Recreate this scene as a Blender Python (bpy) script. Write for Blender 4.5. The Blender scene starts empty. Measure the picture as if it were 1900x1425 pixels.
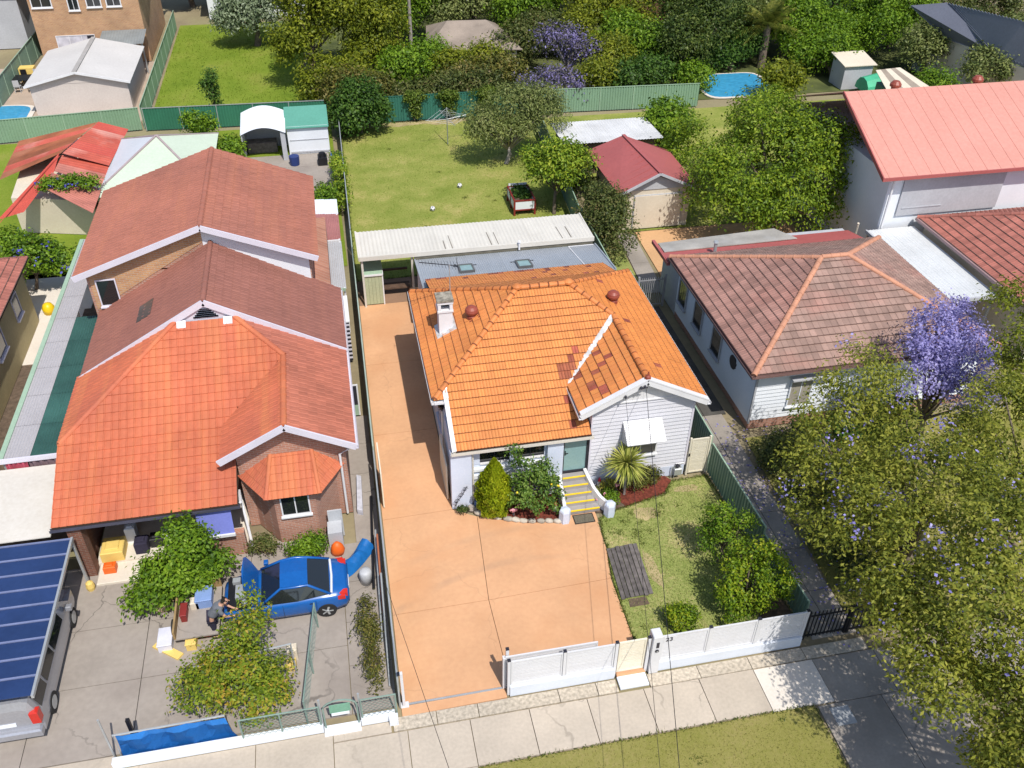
import bpy, bmesh, math, random
import numpy as np
from mathutils import Vector, Matrix

random.seed(11)
rng = np.random.default_rng(11)
SC = bpy.context.scene
COL = SC.collection
R_ = math.radians

# ------------------------------------------------------------------ camera
CAM_H = 24.0
PITCH, YAW, ROLL, FPX = R_(37.13), R_(12.12), R_(-0.844), 1658.4
def _axes():
    cp, sp, cy, sy = math.cos(PITCH), math.sin(PITCH), math.cos(YAW), math.sin(YAW)
    fwd = np.array([sy*cp, cy*cp, -sp]); right = np.array([cy, -sy, 0.0]); down = np.cross(fwd, right)
    cr, sr = math.cos(ROLL), math.sin(ROLL)
    return cr*right+sr*down, -sr*right+cr*down, fwd
AX_R, AX_D, AX_F = _axes()
cd = bpy.data.cameras.new('camera'); cam = bpy.data.objects.new('camera', cd); COL.objects.link(cam)
cd.sensor_width = 36.0; cd.lens = 36.0*FPX/1900.0; cd.clip_start = 0.5; cd.clip_end = 2000.0
m = Matrix.Identity(4)
for i in range(3):
    m[i][0] = AX_R[i]; m[i][1] = -AX_D[i]; m[i][2] = -AX_F[i]
m.translation = (0, 0, CAM_H)
cam.matrix_world = m
SC.camera = cam

# ------------------------------------------------------------------ sky, sun, exposure
SUN_EL, SUN_AZ = R_(57.5), R_(-76.0)          # azimuth of the sun measured from +X
w = bpy.data.worlds.new('World'); SC.world = w; w.use_nodes = True
nt = w.node_tree
bg = nt.nodes['Background']
sky = nt.nodes.new('ShaderNodeTexSky'); sky.sky_type = 'NISHITA'; sky.sun_disc = False
sky.sun_elevation = SUN_EL; sky.sun_rotation = math.pi/2 - SUN_AZ
sky.air_density = 1.0; sky.dust_density = 1.2; sky.ozone_density = 1.0
nt.links.new(sky.outputs[0], bg.inputs[0]); bg.inputs[1].default_value = 0.15
sl = bpy.data.lights.new('sun', 'SUN'); so = bpy.data.objects.new('sun', sl); COL.objects.link(so)
sl.energy = 4.6; sl.angle = R_(0.53); sl.color = (1.0, 0.955, 0.88)
sd = Vector((math.cos(SUN_EL)*math.cos(SUN_AZ), math.cos(SUN_EL)*math.sin(SUN_AZ), math.sin(SUN_EL)))
so.rotation_euler = sd.to_track_quat('Z', 'Y').to_euler(); so.location = (0, 0, 60)
SC.view_settings.view_transform = 'Standard'; SC.view_settings.look = 'None'
SC.view_settings.exposure = 0.0; SC.view_settings.gamma = 1.0; SC.view_settings.use_curve_mapping = False

# ------------------------------------------------------------------ helpers
def pt(px, py, z=0.0):
    """survey: the spot at height z that the photograph shows at this pixel (1900 wide)"""
    d = AX_R*((px-950)/FPX)+AX_D*((py-712.5)/FPX)+AX_F
    t = (z-CAM_H)/d[2]
    return Vector((d[0]*t, d[1]*t, z))
ORG = {}
def org(o):
    while o is not None:
        if o.name in ORG: return ORG[o.name]
        o = o.parent
    return Vector((0, 0, 0))
def tag(o, label=None, cat=None, group=None, kind=None):
    if label: o['label'] = label
    if cat: o['category'] = cat
    if group: o['group'] = group
    if kind: o['kind'] = kind
    return o
def thing(name, loc, label, cat, group=None):
    o = bpy.data.objects.new(name, None); COL.objects.link(o); o.location = loc
    o.empty_display_size = 0.2
    ORG[o.name] = Vector(loc)
    return tag(o, label, cat, group)
def link(name, me, parent=None, mats=()):
    for mt in (mats if isinstance(mats, (list, tuple)) else (mats,)):
        if mt: me.materials.append(mt)
    o = bpy.data.objects.new(name, me); COL.objects.link(o)
    if parent is not None: o.parent = parent
    return o

SPLIT = {'wall','tooth','barge_board','side_window','corner_board','tail_light','downpipe','gutter_end','pillar','barge_flashing','lap_joint','beam','floodlight','hood_cheek','door_seam','eye','side_sheet','end_trim','shelf','hip_strip','sill_band','shadow_strip','roof_seam','insulator','ridge_end','rear_roof_trim','brick_base','seat','porch_pier','bay_roof_edge','cross_arm'}
class MB:
    def __init__(s): s.v = []; s.f = []; s.m = []
    def add(s, vs, fs, m=0):
        n = len(s.v); s.v += [tuple(p) for p in vs]
        for f in fs: s.f.append(tuple(i+n for i in f)); s.m.append(m)
        return s
    def quad(s, a, b, c, d, m=0): return s.add([a, b, c, d], [(0, 1, 2, 3)], m)
    def poly(s, ps, m=0): return s.add(ps, [tuple(range(len(ps)))], m)
    def box(s, x0, x1, y0, y1, z0, z1, m=0):
        return s.add([(x0,y0,z0),(x1,y0,z0),(x1,y1,z0),(x0,y1,z0),(x0,y0,z1),(x1,y0,z1),(x1,y1,z1),(x0,y1,z1)],
                     [(3,2,1,0),(4,5,6,7),(0,1,5,4),(1,2,6,5),(2,3,7,6),(3,0,4,7)], m)
    def cbox(s, x0, x1, y0, y1, z0, z1, c=0.02, m=0):
        """box with chamfered top edges"""
        return s.add([(x0,y0,z0),(x1,y0,z0),(x1,y1,z0),(x0,y1,z0),(x0,y0,z1-c),(x1,y0,z1-c),(x1,y1,z1-c),(x0,y1,z1-c),
                      (x0+c,y0+c,z1),(x1-c,y0+c,z1),(x1-c,y1-c,z1),(x0+c,y1-c,z1)],
                     [(3,2,1,0),(0,1,5,4),(1,2,6,5),(2,3,7,6),(3,0,4,7),(4,5,9,8),(5,6,10,9),(6,7,11,10),(7,4,8,11),(8,9,10,11)], m)
    def obox(s, c, dx, dy, dz, rz=0.0, m=0):
        """box centred on c in plan, resting at c.z, turned by rz"""
        co, si = math.cos(rz), math.sin(rz); o = []
        for z in (0, dz):
            for a, b in ((-1,-1),(1,-1),(1,1),(-1,1)):
                x, y = a*dx/2, b*dy/2
                o.append((c[0]+x*co-y*si, c[1]+x*si+y*co, c[2]+z))
        return s.add(o, [(3,2,1,0),(4,5,6,7),(0,1,5,4),(1,2,6,5),(2,3,7,6),(3,0,4,7)], m)
    def prism(s, ps, z0, z1, m=0):
        n = len(ps)
        a = sum(ps[i][0]*ps[(i+1)%n][1]-ps[(i+1)%n][0]*ps[i][1] for i in range(n))
        if a < 0: ps = ps[::-1]
        vs = [(p[0],p[1],z0) for p in ps]+[(p[0],p[1],z1) for p in ps]
        return s.add(vs, [tuple(range(n))[::-1], tuple(range(n,2*n))]+[(i,(i+1)%n,n+(i+1)%n,n+i) for i in range(n)], m)
    def slab(s, ps, t, m=0):
        """planar polygon given by its top corners, thickened straight down by t"""
        n = len(ps)
        vs = [tuple(p) for p in ps]+[(p[0],p[1],p[2]-t) for p in ps]
        return s.add(vs, [tuple(range(n)), tuple(range(n,2*n))[::-1]]+[(i,n+i,n+(i+1)%n,(i+1)%n) for i in range(n)], m)
    def beam(s, p, q, w, h, m=0):
        p, q = Vector(p), Vector(q); d = (q-p).normalized()
        up = Vector((0,0,1)) if abs(d.z) < 0.95 else Vector((0,1,0))
        a = d.cross(up).normalized()*w/2; b = a.cross(d).normalized()*h/2
        vs = [p-a-b,p+a-b,p+a+b,p-a+b,q-a-b,q+a-b,q+a+b,q-a+b]
        return s.add(vs, [(3,2,1,0),(4,5,6,7),(0,1,5,4),(1,2,6,5),(2,3,7,6),(3,0,4,7)], m)
    def tube(s, path, r, n=6, m=0):
        path = [Vector(p) for p in path]; rs = r if isinstance(r, (list, tuple)) else [r]*len(path)
        vs = []
        for i, p in enumerate(path):
            d = (path[min(i+1,len(path)-1)]-path[max(i-1,0)]).normalized()
            up = Vector((0,0,1)) if abs(d.z) < 0.9 else Vector((1,0,0))
            a = d.cross(up).normalized(); b = a.cross(d)
            for k in range(n):
                t = 2*math.pi*k/n; vs.append(p+(a*math.cos(t)+b*math.sin(t))*rs[i])
        fs = []
        for i in range(len(path)-1):
            for k in range(n):
                fs.append((i*n+k, i*n+(k+1)%n, (i+1)*n+(k+1)%n, (i+1)*n+k))
        fs += [tuple(range(n))[::-1], tuple(range((len(path)-1)*n, len(path)*n))]
        return s.add(vs, fs, m)
    def lathe(s, c, prof, n=12, m=0, axis='z'):
        vs = []
        for r, h in prof:
            for k in range(n):
                t = 2*math.pi*k/n; a, b = r*math.cos(t), r*math.sin(t)
                vs.append((c[0]+a,c[1]+b,c[2]+h) if axis == 'z' else ((c[0]+a,c[1]+h,c[2]+b) if axis == 'y' else (c[0]+h,c[1]+a,c[2]+b)))
        fs = []
        for i in range(len(prof)-1):
            for k in range(n):
                fs.append((i*n+k, i*n+(k+1)%n, (i+1)*n+(k+1)%n, (i+1)*n+k))
        fs += [tuple(range(n))[::-1], tuple(range((len(prof)-1)*n, len(prof)*n))]
        return s.add(vs, fs, m)
    def loft(s, rings, m=0, cap=True):
        n = len(rings[0]); vs = [p for r in rings for p in r]; fs = []
        for i in range(len(rings)-1):
            for k in range(n):
                fs.append((i*n+k, i*n+(k+1)%n, (i+1)*n+(k+1)%n, (i+1)*n+k))
        if cap: fs += [tuple(range(n))[::-1], tuple(range((len(rings)-1)*n, len(rings)*n))]
        return s.add(vs, fs, m)
    def mesh(s, name, o=(0,0,0)):
        me = bpy.data.meshes.new(name)
        me.from_pydata([(v[0]-o[0], v[1]-o[1], v[2]-o[2]) for v in s.v], [], s.f)
        if any(s.m): me.polygons.foreach_set('material_index', s.m)
        me.update(); return me
    def islands(s):
        p = list(range(len(s.v)))
        def find(a):
            while p[a] != a: p[a] = p[p[a]]; a = p[a]
            return a
        for f in s.f:
            for i in f[1:]: p[find(i)] = find(f[0])
        gr = {}
        for k, f in enumerate(s.f): gr.setdefault(find(f[0]), []).append(k)
        out = []
        for ks in gr.values():
            mb = MB(); ix = {}
            for k in ks:
                g_ = []
                for i in s.f[k]:
                    if i not in ix: ix[i] = len(mb.v); mb.v.append(s.v[i])
                    g_.append(ix[i])
                mb.f.append(tuple(g_)); mb.m.append(s.m[k])
            out.append(mb)
        return out
    def build(s, name, mats, parent=None, smooth=False, label=None):
        """link as one object (or one object per piece for SPLIT names); vertices are given in world space"""
        if name in SPLIT and parent is not None:
            isl = s.islands()
            if len(isl) > 1: return [mb.build(name, mats, parent, smooth, label) for mb in isl][0]
        me = s.mesh(name, org(parent))
        if smooth: me.polygons.foreach_set('use_smooth', [True]*len(me.polygons))
        o = link(name, me, parent, mats)
        if label: o['label'] = label
        return o
    def top(s, name, mats, label, cat, group=None, base=None, smooth=False):
        """link as one top-level thing with its origin at base"""
        base = Vector(base) if base is not None else Vector((sum(v[0] for v in s.v)/len(s.v), sum(v[1] for v in s.v)/len(s.v), min(v[2] for v in s.v)))
        me = s.mesh(name, base)
        if smooth: me.polygons.foreach_set('use_smooth', [True]*len(me.polygons))
        o = link(name, me, None, mats); o.location = base; ORG[o.name] = base
        return tag(o, label, cat, group)

def struct(name, mb, mt, parent=None):
    o = mb.build(name, mt, parent)
    if parent is None: o['kind'] = 'structure'
    return o

# ------------------------------------------------------------------ materials
def _nodes(name):
    mt = bpy.data.materials.new(name); mt.use_nodes = True
    n = mt.node_tree; return mt, n, n.nodes['Principled BSDF']
def M(name, col, rough=0.6, var=0.12, vs=1.5, rnd=0.0, bump=0.0, bs=40.0, metal=0.0, spec=0.4, col2=None, stain=0.0, ss=0.35, scol=None, mid=0.5, hrnd=0.0, ov=0.16, streak=0.0, stcol=None, arc=None, crack=0.0):
    """paint, stone, metal: colour broken up by noise in world space, a random shift per piece, optional stains and relief"""
    mt, n, p = _nodes(name); L = n.links.new; N = n.nodes.new
    geo = N('ShaderNodeNewGeometry')
    def noise(scale, detail=5.0):
        t = N('ShaderNodeTexNoise'); t.inputs['Scale'].default_value = scale; t.inputs['Detail'].default_value = detail
        L(geo.outputs['Position'], t.inputs['Vector']); return t
    c1 = tuple(c*(1-var) for c in col)+(1,); c2 = (tuple(c*(1+var) for c in col) if col2 is None else tuple(col2))+(1,)
    t = noise(vs); rp = N('ShaderNodeValToRGB'); rp.color_ramp.elements[0].position = mid-0.2; rp.color_ramp.elements[1].position = mid+0.2
    rp.color_ramp.elements[0].color = c1; rp.color_ramp.elements[1].color = c2
    L(t.outputs['Fac'], rp.inputs['Fac']); out = rp.outputs['Color']
    t2 = noise(vs*14, 3.0)
    mx = N('ShaderNodeMix'); mx.data_type = 'RGBA'; mx.blend_type = 'OVERLAY'; mx.inputs[0].default_value = ov
    L(out, mx.inputs[6]); L(t2.outputs['Fac'], mx.inputs[7]); out = mx.outputs[2]
    if stain > 0:
        t3 = noise(ss, 8.0); r3 = N('ShaderNodeValToRGB'); r3.color_ramp.elements[0].position = 0.5; r3.color_ramp.elements[1].position = 0.72
        L(t3.outputs['Fac'], r3.inputs['Fac'])
        ml = N('ShaderNodeMath'); ml.operation = 'MULTIPLY'; ml.inputs[1].default_value = stain; L(r3.outputs['Color'], ml.inputs[0])
        m3 = N('ShaderNodeMix'); m3.data_type = 'RGBA'; L(ml.outputs[0], m3.inputs[0]); L(out, m3.inputs[6])
        m3.inputs[7].default_value = (tuple(scol) if scol else tuple(c*0.45 for c in col))+(1,); out = m3.outputs[2]
    def blend(fac, amt, c3):
        nonlocal out
        ml = N('ShaderNodeMath'); ml.operation = 'MULTIPLY'; ml.inputs[1].default_value = amt; L(fac, ml.inputs[0])
        m3 = N('ShaderNodeMix'); m3.data_type = 'RGBA'; L(ml.outputs[0], m3.inputs[0]); L(out, m3.inputs[6]); m3.inputs[7].default_value = tuple(c3)+(1,); out = m3.outputs[2]
    def step(sock, lo, hi, inv=False):
        mr_ = N('ShaderNodeMapRange'); mr_.inputs[1].default_value = lo; mr_.inputs[2].default_value = hi
        mr_.inputs[3].default_value = 1.0 if inv else 0.0; mr_.inputs[4].default_value = 0.0 if inv else 1.0; mr_.clamp = True; L(sock, mr_.inputs[0]); return mr_.outputs[0]
    if streak > 0:                       # rain streaks running down the slope
        mp = N('ShaderNodeMapping'); mp.inputs['Scale'].default_value = (1.6, 0.16, 0.16); L(geo.outputs['Position'], mp.inputs[0])
        ts = N('ShaderNodeTexNoise'); ts.inputs['Scale'].default_value = 1.0; ts.inputs['Detail'].default_value = 5.0; L(mp.outputs[0], ts.inputs['Vector'])
        blend(step(ts.outputs['Fac'], .48, .66), streak, stcol or tuple(c*1.3 for c in col))
    if arc:                              # worn tyre sweep: rings about a turning centre
        cx_, cy_, rad, wid, amt, c3 = arc
        for dr in (0.0, 1.45):
            vs_ = N('ShaderNodeVectorMath'); vs_.operation = 'DISTANCE'; vs_.inputs[1].default_value = (cx_, cy_, 0); L(geo.outputs['Position'], vs_.inputs[0])
            sb = N('ShaderNodeMath'); sb.operation = 'SUBTRACT'; sb.inputs[1].default_value = rad+dr; L(vs_.outputs['Value'], sb.inputs[0])
            ab = N('ShaderNodeMath'); ab.operation = 'ABSOLUTE'; L(sb.outputs[0], ab.inputs[0])
            tn = noise(0.55, 6.0); mu = N('ShaderNodeMath'); mu.operation = 'MULTIPLY'; L(step(ab.outputs[0], wid*.3, wid, True), mu.inputs[0]); L(step(tn.outputs['Fac'], .42, .62), mu.inputs[1])
            blend(mu.outputs[0], amt*(1 if dr == 0 else .55), c3)
    if crack > 0:
        tv = N('ShaderNodeTexVoronoi'); tv.feature = 'DISTANCE_TO_EDGE'; tv.inputs['Scale'].default_value = .23
        tw_ = noise(1.6, 6.0); vm = N('ShaderNodeVectorMath'); vm.operation = 'MULTIPLY_ADD'; vm.inputs[1].default_value = (.9,.9,.0); L(tw_.outputs['Color'], vm.inputs[0]); L(geo.outputs['Position'], vm.inputs[2]); L(vm.outputs[0], tv.inputs['Vector'])
        tm = noise(.3, 2.0); mu = N('ShaderNodeMath'); mu.operation = 'MULTIPLY'; L(step(tv.outputs['Distance'], .002, .006, True), mu.inputs[0]); L(step(tm.outputs['Fac'], .45, .55), mu.inputs[1])
        blend(mu.outputs[0], crack, tuple(c*.35 for c in col))
    if rnd > 0 or hrnd > 0:
        oi = N('ShaderNodeObjectInfo'); ad = N('ShaderNodeMath'); ad.operation = 'ADD'
        L(oi.outputs['Random'], ad.inputs[0]); L(geo.outputs['Random Per Island'], ad.inputs[1])
        fr = N('ShaderNodeMath'); fr.operation = 'FRACT'; L(ad.outputs[0], fr.inputs[0])
        mr = N('ShaderNodeMapRange'); mr.inputs[3].default_value = 1-rnd; mr.inputs[4].default_value = 1+rnd
        L(fr.outputs[0], mr.inputs[0])
        hs = N('ShaderNodeHueSaturation'); L(mr.outputs[0], hs.inputs['Value']); L(out, hs.inputs['Color'])
        if hrnd > 0:
            m5 = N('ShaderNodeMath'); m5.operation = 'MULTIPLY'; m5.inputs[1].default_value = 7.31; L(fr.outputs[0], m5.inputs[0])
            f5 = N('ShaderNodeMath'); f5.operation = 'FRACT'; L(m5.outputs[0], f5.inputs[0])
            m6 = N('ShaderNodeMapRange'); m6.inputs[3].default_value = 0.5-hrnd; m6.inputs[4].default_value = 0.5+hrnd; L(f5.outputs[0], m6.inputs[0])
            L(m6.outputs[0], hs.inputs['Hue'])
        out = hs.outputs['Color']
    L(out, p.inputs['Base Color'])
    p.inputs['Roughness'].default_value = rough; p.inputs['Metallic'].default_value = metal
    p.inputs['Specular IOR Level'].default_value = spec
    if bump > 0:
        tb = noise(bs, 4.0); b = N('ShaderNodeBump'); b.inputs['Strength'].default_value = bump; b.inputs['Distance'].default_value = 0.02
        L(tb.outputs['Fac'], b.inputs['Height']); L(b.outputs['Normal'], p.inputs['Normal'])
    return mt
def leafmat(name, cols, trans=0.3, rough=0.5, gain=1.4):
    """foliage: colour drawn per leaf from three tones, some light through the blade"""
    cols = [tuple(v*gain for v in c) for c in cols]
    mt, n, p = _nodes(name); L = n.links.new; N = n.nodes.new
    geo = N('ShaderNodeNewGeometry'); rp = N('ShaderNodeValToRGB')
    e = rp.color_ramp.elements; e[0].position = 0.1; e[0].color = cols[0]+(1,); e[1].position = 0.95; e[1].color = cols[-1]+(1,)
    for i, c in enumerate(cols[1:-1]):
        k = e.new(0.1+0.85*(i+1)/(len(cols)-1)); k.color = c+(1,)
    t = N('ShaderNodeTexNoise'); t.inputs['Scale'].default_value = 0.9; t.inputs['Detail'].default_value = 2.0
    L(geo.outputs['Position'], t.inputs['Vector'])
    a = N('ShaderNodeMath'); a.operation = 'MULTIPLY_ADD'; a.inputs[1].default_value = 0.62; L(geo.outputs['Random Per Island'], a.inputs[0])
    b = N('ShaderNodeMath'); b.operation = 'MULTIPLY_ADD'; b.inputs[1].default_value = 0.8; b.inputs[2].default_value = -0.22; L(t.outputs['Fac'], b.inputs[0])
    L(b.outputs[0], a.inputs[2]); L(a.outputs[0], rp.inputs['Fac']); L(rp.outputs['Color'], p.inputs['Base Color'])
    p.inputs['Roughness'].default_value = rough; p.inputs['Specular IOR Level'].default_value = 0.25
    tr = N('ShaderNodeBsdfTranslucent'); L(rp.outputs['Color'], tr.inputs['Color'])
    mx = N('ShaderNodeMixShader'); mx.inputs[0].default_value = trans
    L(p.outputs[0], mx.inputs[1]); L(tr.outputs[0], mx.inputs[2]); L(mx.outputs[0], n.nodes['Material Output'].inputs['Surface'])
    return mt
def grassmat(name, cols, scale=0.45):
    mt, n, p = _nodes(name); L = n.links.new; N = n.nodes.new
    geo = N('ShaderNodeNewGeometry')
    t = N('ShaderNodeTexNoise'); t.inputs['Scale'].default_value = scale; t.inputs['Detail'].default_value = 7.0; t.inputs['Roughness'].default_value = 0.62
    L(geo.outputs['Position'], t.inputs['Vector'])
    t2 = N('ShaderNodeTexNoise'); t2.inputs['Scale'].default_value = 9.0; t2.inputs['Detail'].default_value = 5.0; L(geo.outputs['Position'], t2.inputs['Vector'])
    ad = N('ShaderNodeMath'); ad.operation = 'MULTIPLY_ADD'; ad.inputs[1].default_value = 0.45; L(t2.outputs['Fac'], ad.inputs[0]); 
    s = N('ShaderNodeMath'); s.operation = 'MULTIPLY_ADD'; s.inputs[1].default_value = 0.9; s.inputs[2].default_value = -0.18; L(t.outputs['Fac'], s.inputs[0])
    L(s.outputs[0], ad.inputs[2])
    a3 = N('ShaderNodeMath'); a3.operation = 'MULTIPLY_ADD'; a3.inputs[1].default_value = 0.22; L(geo.outputs['Random Per Island'], a3.inputs[0]); L(ad.outputs[0], a3.inputs[2])
    rp = N('ShaderNodeValToRGB'); e = rp.color_ramp.elements
    e[0].position = 0.3; e[0].color = cols[0]+(1,); e[1].position = 0.85; e[1].color = cols[-1]+(1,)
    for i, c in enumerate(cols[1:-1]):
        k = e.new(0.3+0.55*(i+1)/(len(cols)-1)); k.color = c+(1,)
    L(a3.outputs[0], rp.inputs['Fac']); L(rp.outputs['Color'], p.inputs['Base Color'])
    p.inputs['Roughness'].default_value = 0.85; p.inputs['Specular IOR Level'].default_value = 0.1
    b = N('ShaderNodeBump'); b.inputs['Strength'].default_value = 0.6; b.inputs['Distance'].default_value = 0.04
    t4 = N('ShaderNodeTexNoise'); t4.inputs['Scale'].default_value = 28.0; L(geo.outputs['Position'], t4.inputs['Vector'])
    L(t4.outputs['Fac'], b.inputs['Height']); L(b.outputs['Normal'], p.inputs['Normal'])
    return mt
def brickmat(name, c1, c2, mortar, scale=1.0):
    mt, n, p = _nodes(name); L = n.links.new; N = n.nodes.new
    geo = N('ShaderNodeNewGeometry'); sep = N('ShaderNodeSeparateXYZ'); L(geo.outputs['Position'], sep.inputs[0])
    ad = N('ShaderNodeMath'); ad.operation = 'ADD'; L(sep.outputs[0], ad.inputs[0]); L(sep.outputs[1], ad.inputs[1])
    cb = N('ShaderNodeCombineXYZ'); L(ad.outputs[0], cb.inputs[0]); L(sep.outputs[2], cb.inputs[1])
    br = N('ShaderNodeTexBrick'); br.inputs['Scale'].default_value = 1.0/scale
    br.inputs['Brick Width'].default_value = 0.24; br.inputs['Row Height'].default_value = 0.086; br.inputs['Mortar Size'].default_value = 0.01
    br.inputs['Color1'].default_value = c1+(1,); br.inputs['Color2'].default_value = c2+(1,); br.inputs['Mortar'].default_value = mortar+(1,)
    L(cb.outputs[0], br.inputs['Vector'])
    t = N('ShaderNodeTexNoise'); t.inputs['Scale'].default_value = 0.8; t.inputs['Detail'].default_value = 6; L(geo.outputs['Position'], t.inputs['Vector'])
    mx = N('ShaderNodeMix'); mx.data_type = 'RGBA'; mx.blend_type = 'OVERLAY'; mx.inputs[0].default_value = 0.4
    L(br.outputs['Color'], mx.inputs[6]); L(t.outputs['Fac'], mx.inputs[7]); L(mx.outputs[2], p.inputs['Base Color'])
    b = N('ShaderNodeBump'); b.inputs['Strength'].default_value = 0.5; b.inputs['Distance'].default_value = 0.01; b.invert = True
    L(br.outputs['Fac'], b.inputs['Height']); L(b.outputs['Normal'], p.inputs['Normal']); p.inputs['Roughness'].default_value = 0.9
    return mt
def glassmat(name, col, rough=0.08):
    mt, n, p = _nodes(name)
    p.inputs['Base Color'].default_value = col+(1,); p.inputs['Roughness'].default_value = rough
    p.inputs['Specular IOR Level'].default_value = 0.8; p.inputs['Coat Weight'].default_value = 0.3
    return mt
def watermat(name, col):
    mt, n, p = _nodes(name); L = n.links.new; N = n.nodes.new
    geo = N('ShaderNodeNewGeometry'); t = N('ShaderNodeTexNoise'); t.inputs['Scale'].default_value = 3.0; L(geo.outputs['Position'], t.inputs['Vector'])
    rp = N('ShaderNodeValToRGB'); rp.color_ramp.elements[0].position = .35; rp.color_ramp.elements[1].position = .65
    rp.color_ramp.elements[0].color = tuple(c*.9 for c in col)+(1,); rp.color_ramp.elements[1].color = tuple(min(1, c*1.1) for c in col)+(1,)
    L(t.outputs['Fac'], rp.inputs['Fac']); L(rp.outputs['Color'], p.inputs['Base Color'])
    b = N('ShaderNodeBump'); b.inputs['Strength'].default_value = .06; L(t.outputs['Fac'], b.inputs['Height']); L(b.outputs['Normal'], p.inputs['Normal'])
    p.inputs['Roughness'].default_value = 0.06; return mt

TILE   = M('terracotta_tile', (0.62,0.235,0.068), 0.6, 0.10, 1.1, rnd=0.06, bump=0.1, bs=60, stain=0.2, ss=0.5, scol=(0.46,0.14,0.04), hrnd=0.003)
TILEC  = M('terracotta_channel', (0.46,0.158,0.042), 0.7, 0.12, 1.1, rnd=0.06)  # darker flute sides: shading put into the colour, with some dirt
TILEL  = M('grimy_tile_edge', (0.20,0.062,0.022), 0.8, 0.25, 3.0)  # dark lip line: shade of the gap painted in, with grime
TILED  = M('replacement_tile', (0.31,0.085,0.045), 0.45, 0.2, 3, rnd=0.35, hrnd=.008)
TILEDC = M('replacement_channel', (0.21,0.055,0.03), 0.5, 0.2, 3)  # flute and lip shading painted into the darker tone
TILER  = M('right_roof_tile', (0.64,0.235,0.055), 0.6, 0.10, 1.0, rnd=0.06, bump=0.15, stain=0.25, ss=0.6, scol=(0.45,0.13,0.04))
CAPM   = M('ridge_tile', (0.56,0.19,0.055), 0.6, 0.15, 2.0, rnd=0.12, bump=0.2)
DECK   = M('roof_batten', (0.05,0.03,0.02), 0.9)
WHITE  = M('white_paint', (0.70,0.70,0.72), 0.45, 0.05, 1.5, stain=0.12, ss=1.2, scol=(0.5,0.5,0.48))
WHITEF = M('white_fence_paint', (0.63,0.63,0.65), 0.4, 0.03, 1.0, rnd=0.03, stain=0.08, ss=0.8, scol=(0.6,0.6,0.57))
CREAM  = M('cream_metal', (0.62,0.59,0.53), 0.5, 0.05, 1.0, rnd=0.03, stain=0.1, ss=0.6, scol=(0.5,0.46,0.4))
CREAMD = M('cream_gate', (0.72,0.66,0.53), 0.5, 0.05, 1.0, rnd=0.04)
BLUEW  = M('pale_blue_render', (0.58,0.64,0.77), 0.7, 0.05, 1.0, bump=0.08, bs=90, stain=0.12, ss=0.9, scol=(0.48,0.52,0.58))
BOARD  = M('weatherboard_paint', (0.60,0.60,0.65), 0.55, 0.04, 1.2, rnd=0.03)
DARKF  = M('dark_frame', (0.025,0.025,0.035), 0.4, 0.1)
GLASS  = glassmat('dark_glass', (0.015,0.018,0.02))
FROST  = M('frosted_glass', (0.22,0.36,0.37), 0.35, 0.06, 1.0, spec=0.6)
GREYR  = M('grey_roof_metal', (0.34,0.37,0.41), 0.4, 0.06, 0.8, metal=0.15, rnd=0.04, stain=0.12, scol=(0.25,0.26,0.28))
DRIVE  = M('terracotta_concrete', (0.60,0.335,0.182), 0.8, 0.09, 0.45, bump=0.08, bs=120, stain=0.75, ss=0.38, scol=(0.545,0.27,0.13), rnd=0.02, ov=.12, arc=(5.16,12.46,8.43,.2,.34,(0.30,0.20,0.14)), crack=.14)
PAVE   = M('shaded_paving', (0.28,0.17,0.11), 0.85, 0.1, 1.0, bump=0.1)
CONC   = M('footpath_concrete', (0.47,0.405,0.33), 0.85, 0.08, 0.7, rnd=0.06, bump=0.12, bs=100, stain=0.35, ss=0.5, scol=(0.33,0.29,0.24), crack=.4)
CONCP  = M('new_concrete', (0.66,0.60,0.53), 0.8, 0.05, 0.7, bump=0.1, bs=100)
AGGR   = M('exposed_aggregate', (0.46,0.40,0.32), 0.9, 0.3, 10.0, rnd=0.06, bump=0.3, bs=90)
CONCG  = M('yard_concrete', (0.325,0.285,0.25), 0.88, 0.14, 0.4, bump=0.15, bs=80, stain=0.7, ss=0.4, scol=(0.19,0.16,0.14), crack=.7)
PATHM  = M('path_concrete', (0.32,0.285,0.25), 0.9, 0.12, 0.8, rnd=0.08, bump=0.15, bs=80, stain=0.6, ss=0.5, scol=(0.17,0.15,0.13))
PATHD  = M('mossy_concrete', (0.085,0.08,0.072), 0.95, 0.25, 1.2, rnd=0.12, bump=0.2, bs=60, stain=0.6, ss=0.8, scol=(0.04,0.04,0.035))  # shade between the houses put into this dark colour, with some moss
MULCH  = M('red_mulch', (0.15,0.034,0.02), 0.95, 0.5, 12, bump=0.8, bs=50)
SOIL   = M('soil', (0.12,0.085,0.06), 0.95, 0.3, 5, bump=0.6, bs=40)
DIRT   = M('dry_ground', (0.26,0.215,0.13), 0.95, 0.25, 0.3, bump=0.3, bs=10, stain=0.5, ss=0.15, scol=(0.12,0.14,0.045))
STONE  = M('edging_stone', (0.42,0.38,0.32), 0.9, 0.25, 4, rnd=0.2, bump=0.5, bs=20)
TIMBER = M('weathered_timber', (0.12,0.105,0.10), 0.85, 0.35, 5, rnd=0.2, bump=0.3, bs=40)
GREENF = M('green_sheet_metal', (0.16,0.25,0.19), 0.45, 0.06, 0.8, rnd=0.04, stain=0.15, ss=0.8, scol=(0.12,0.17,0.13))
TEAL   = M('teal_sheet_metal', (0.035,0.15,0.115), 0.45, 0.08, 0.8, rnd=0.05, stain=0.15, ss=0.8)
PALEG  = M('pale_green_metal', (0.30,0.42,0.31), 0.5, 0.06, 0.6, rnd=0.05)
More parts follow.
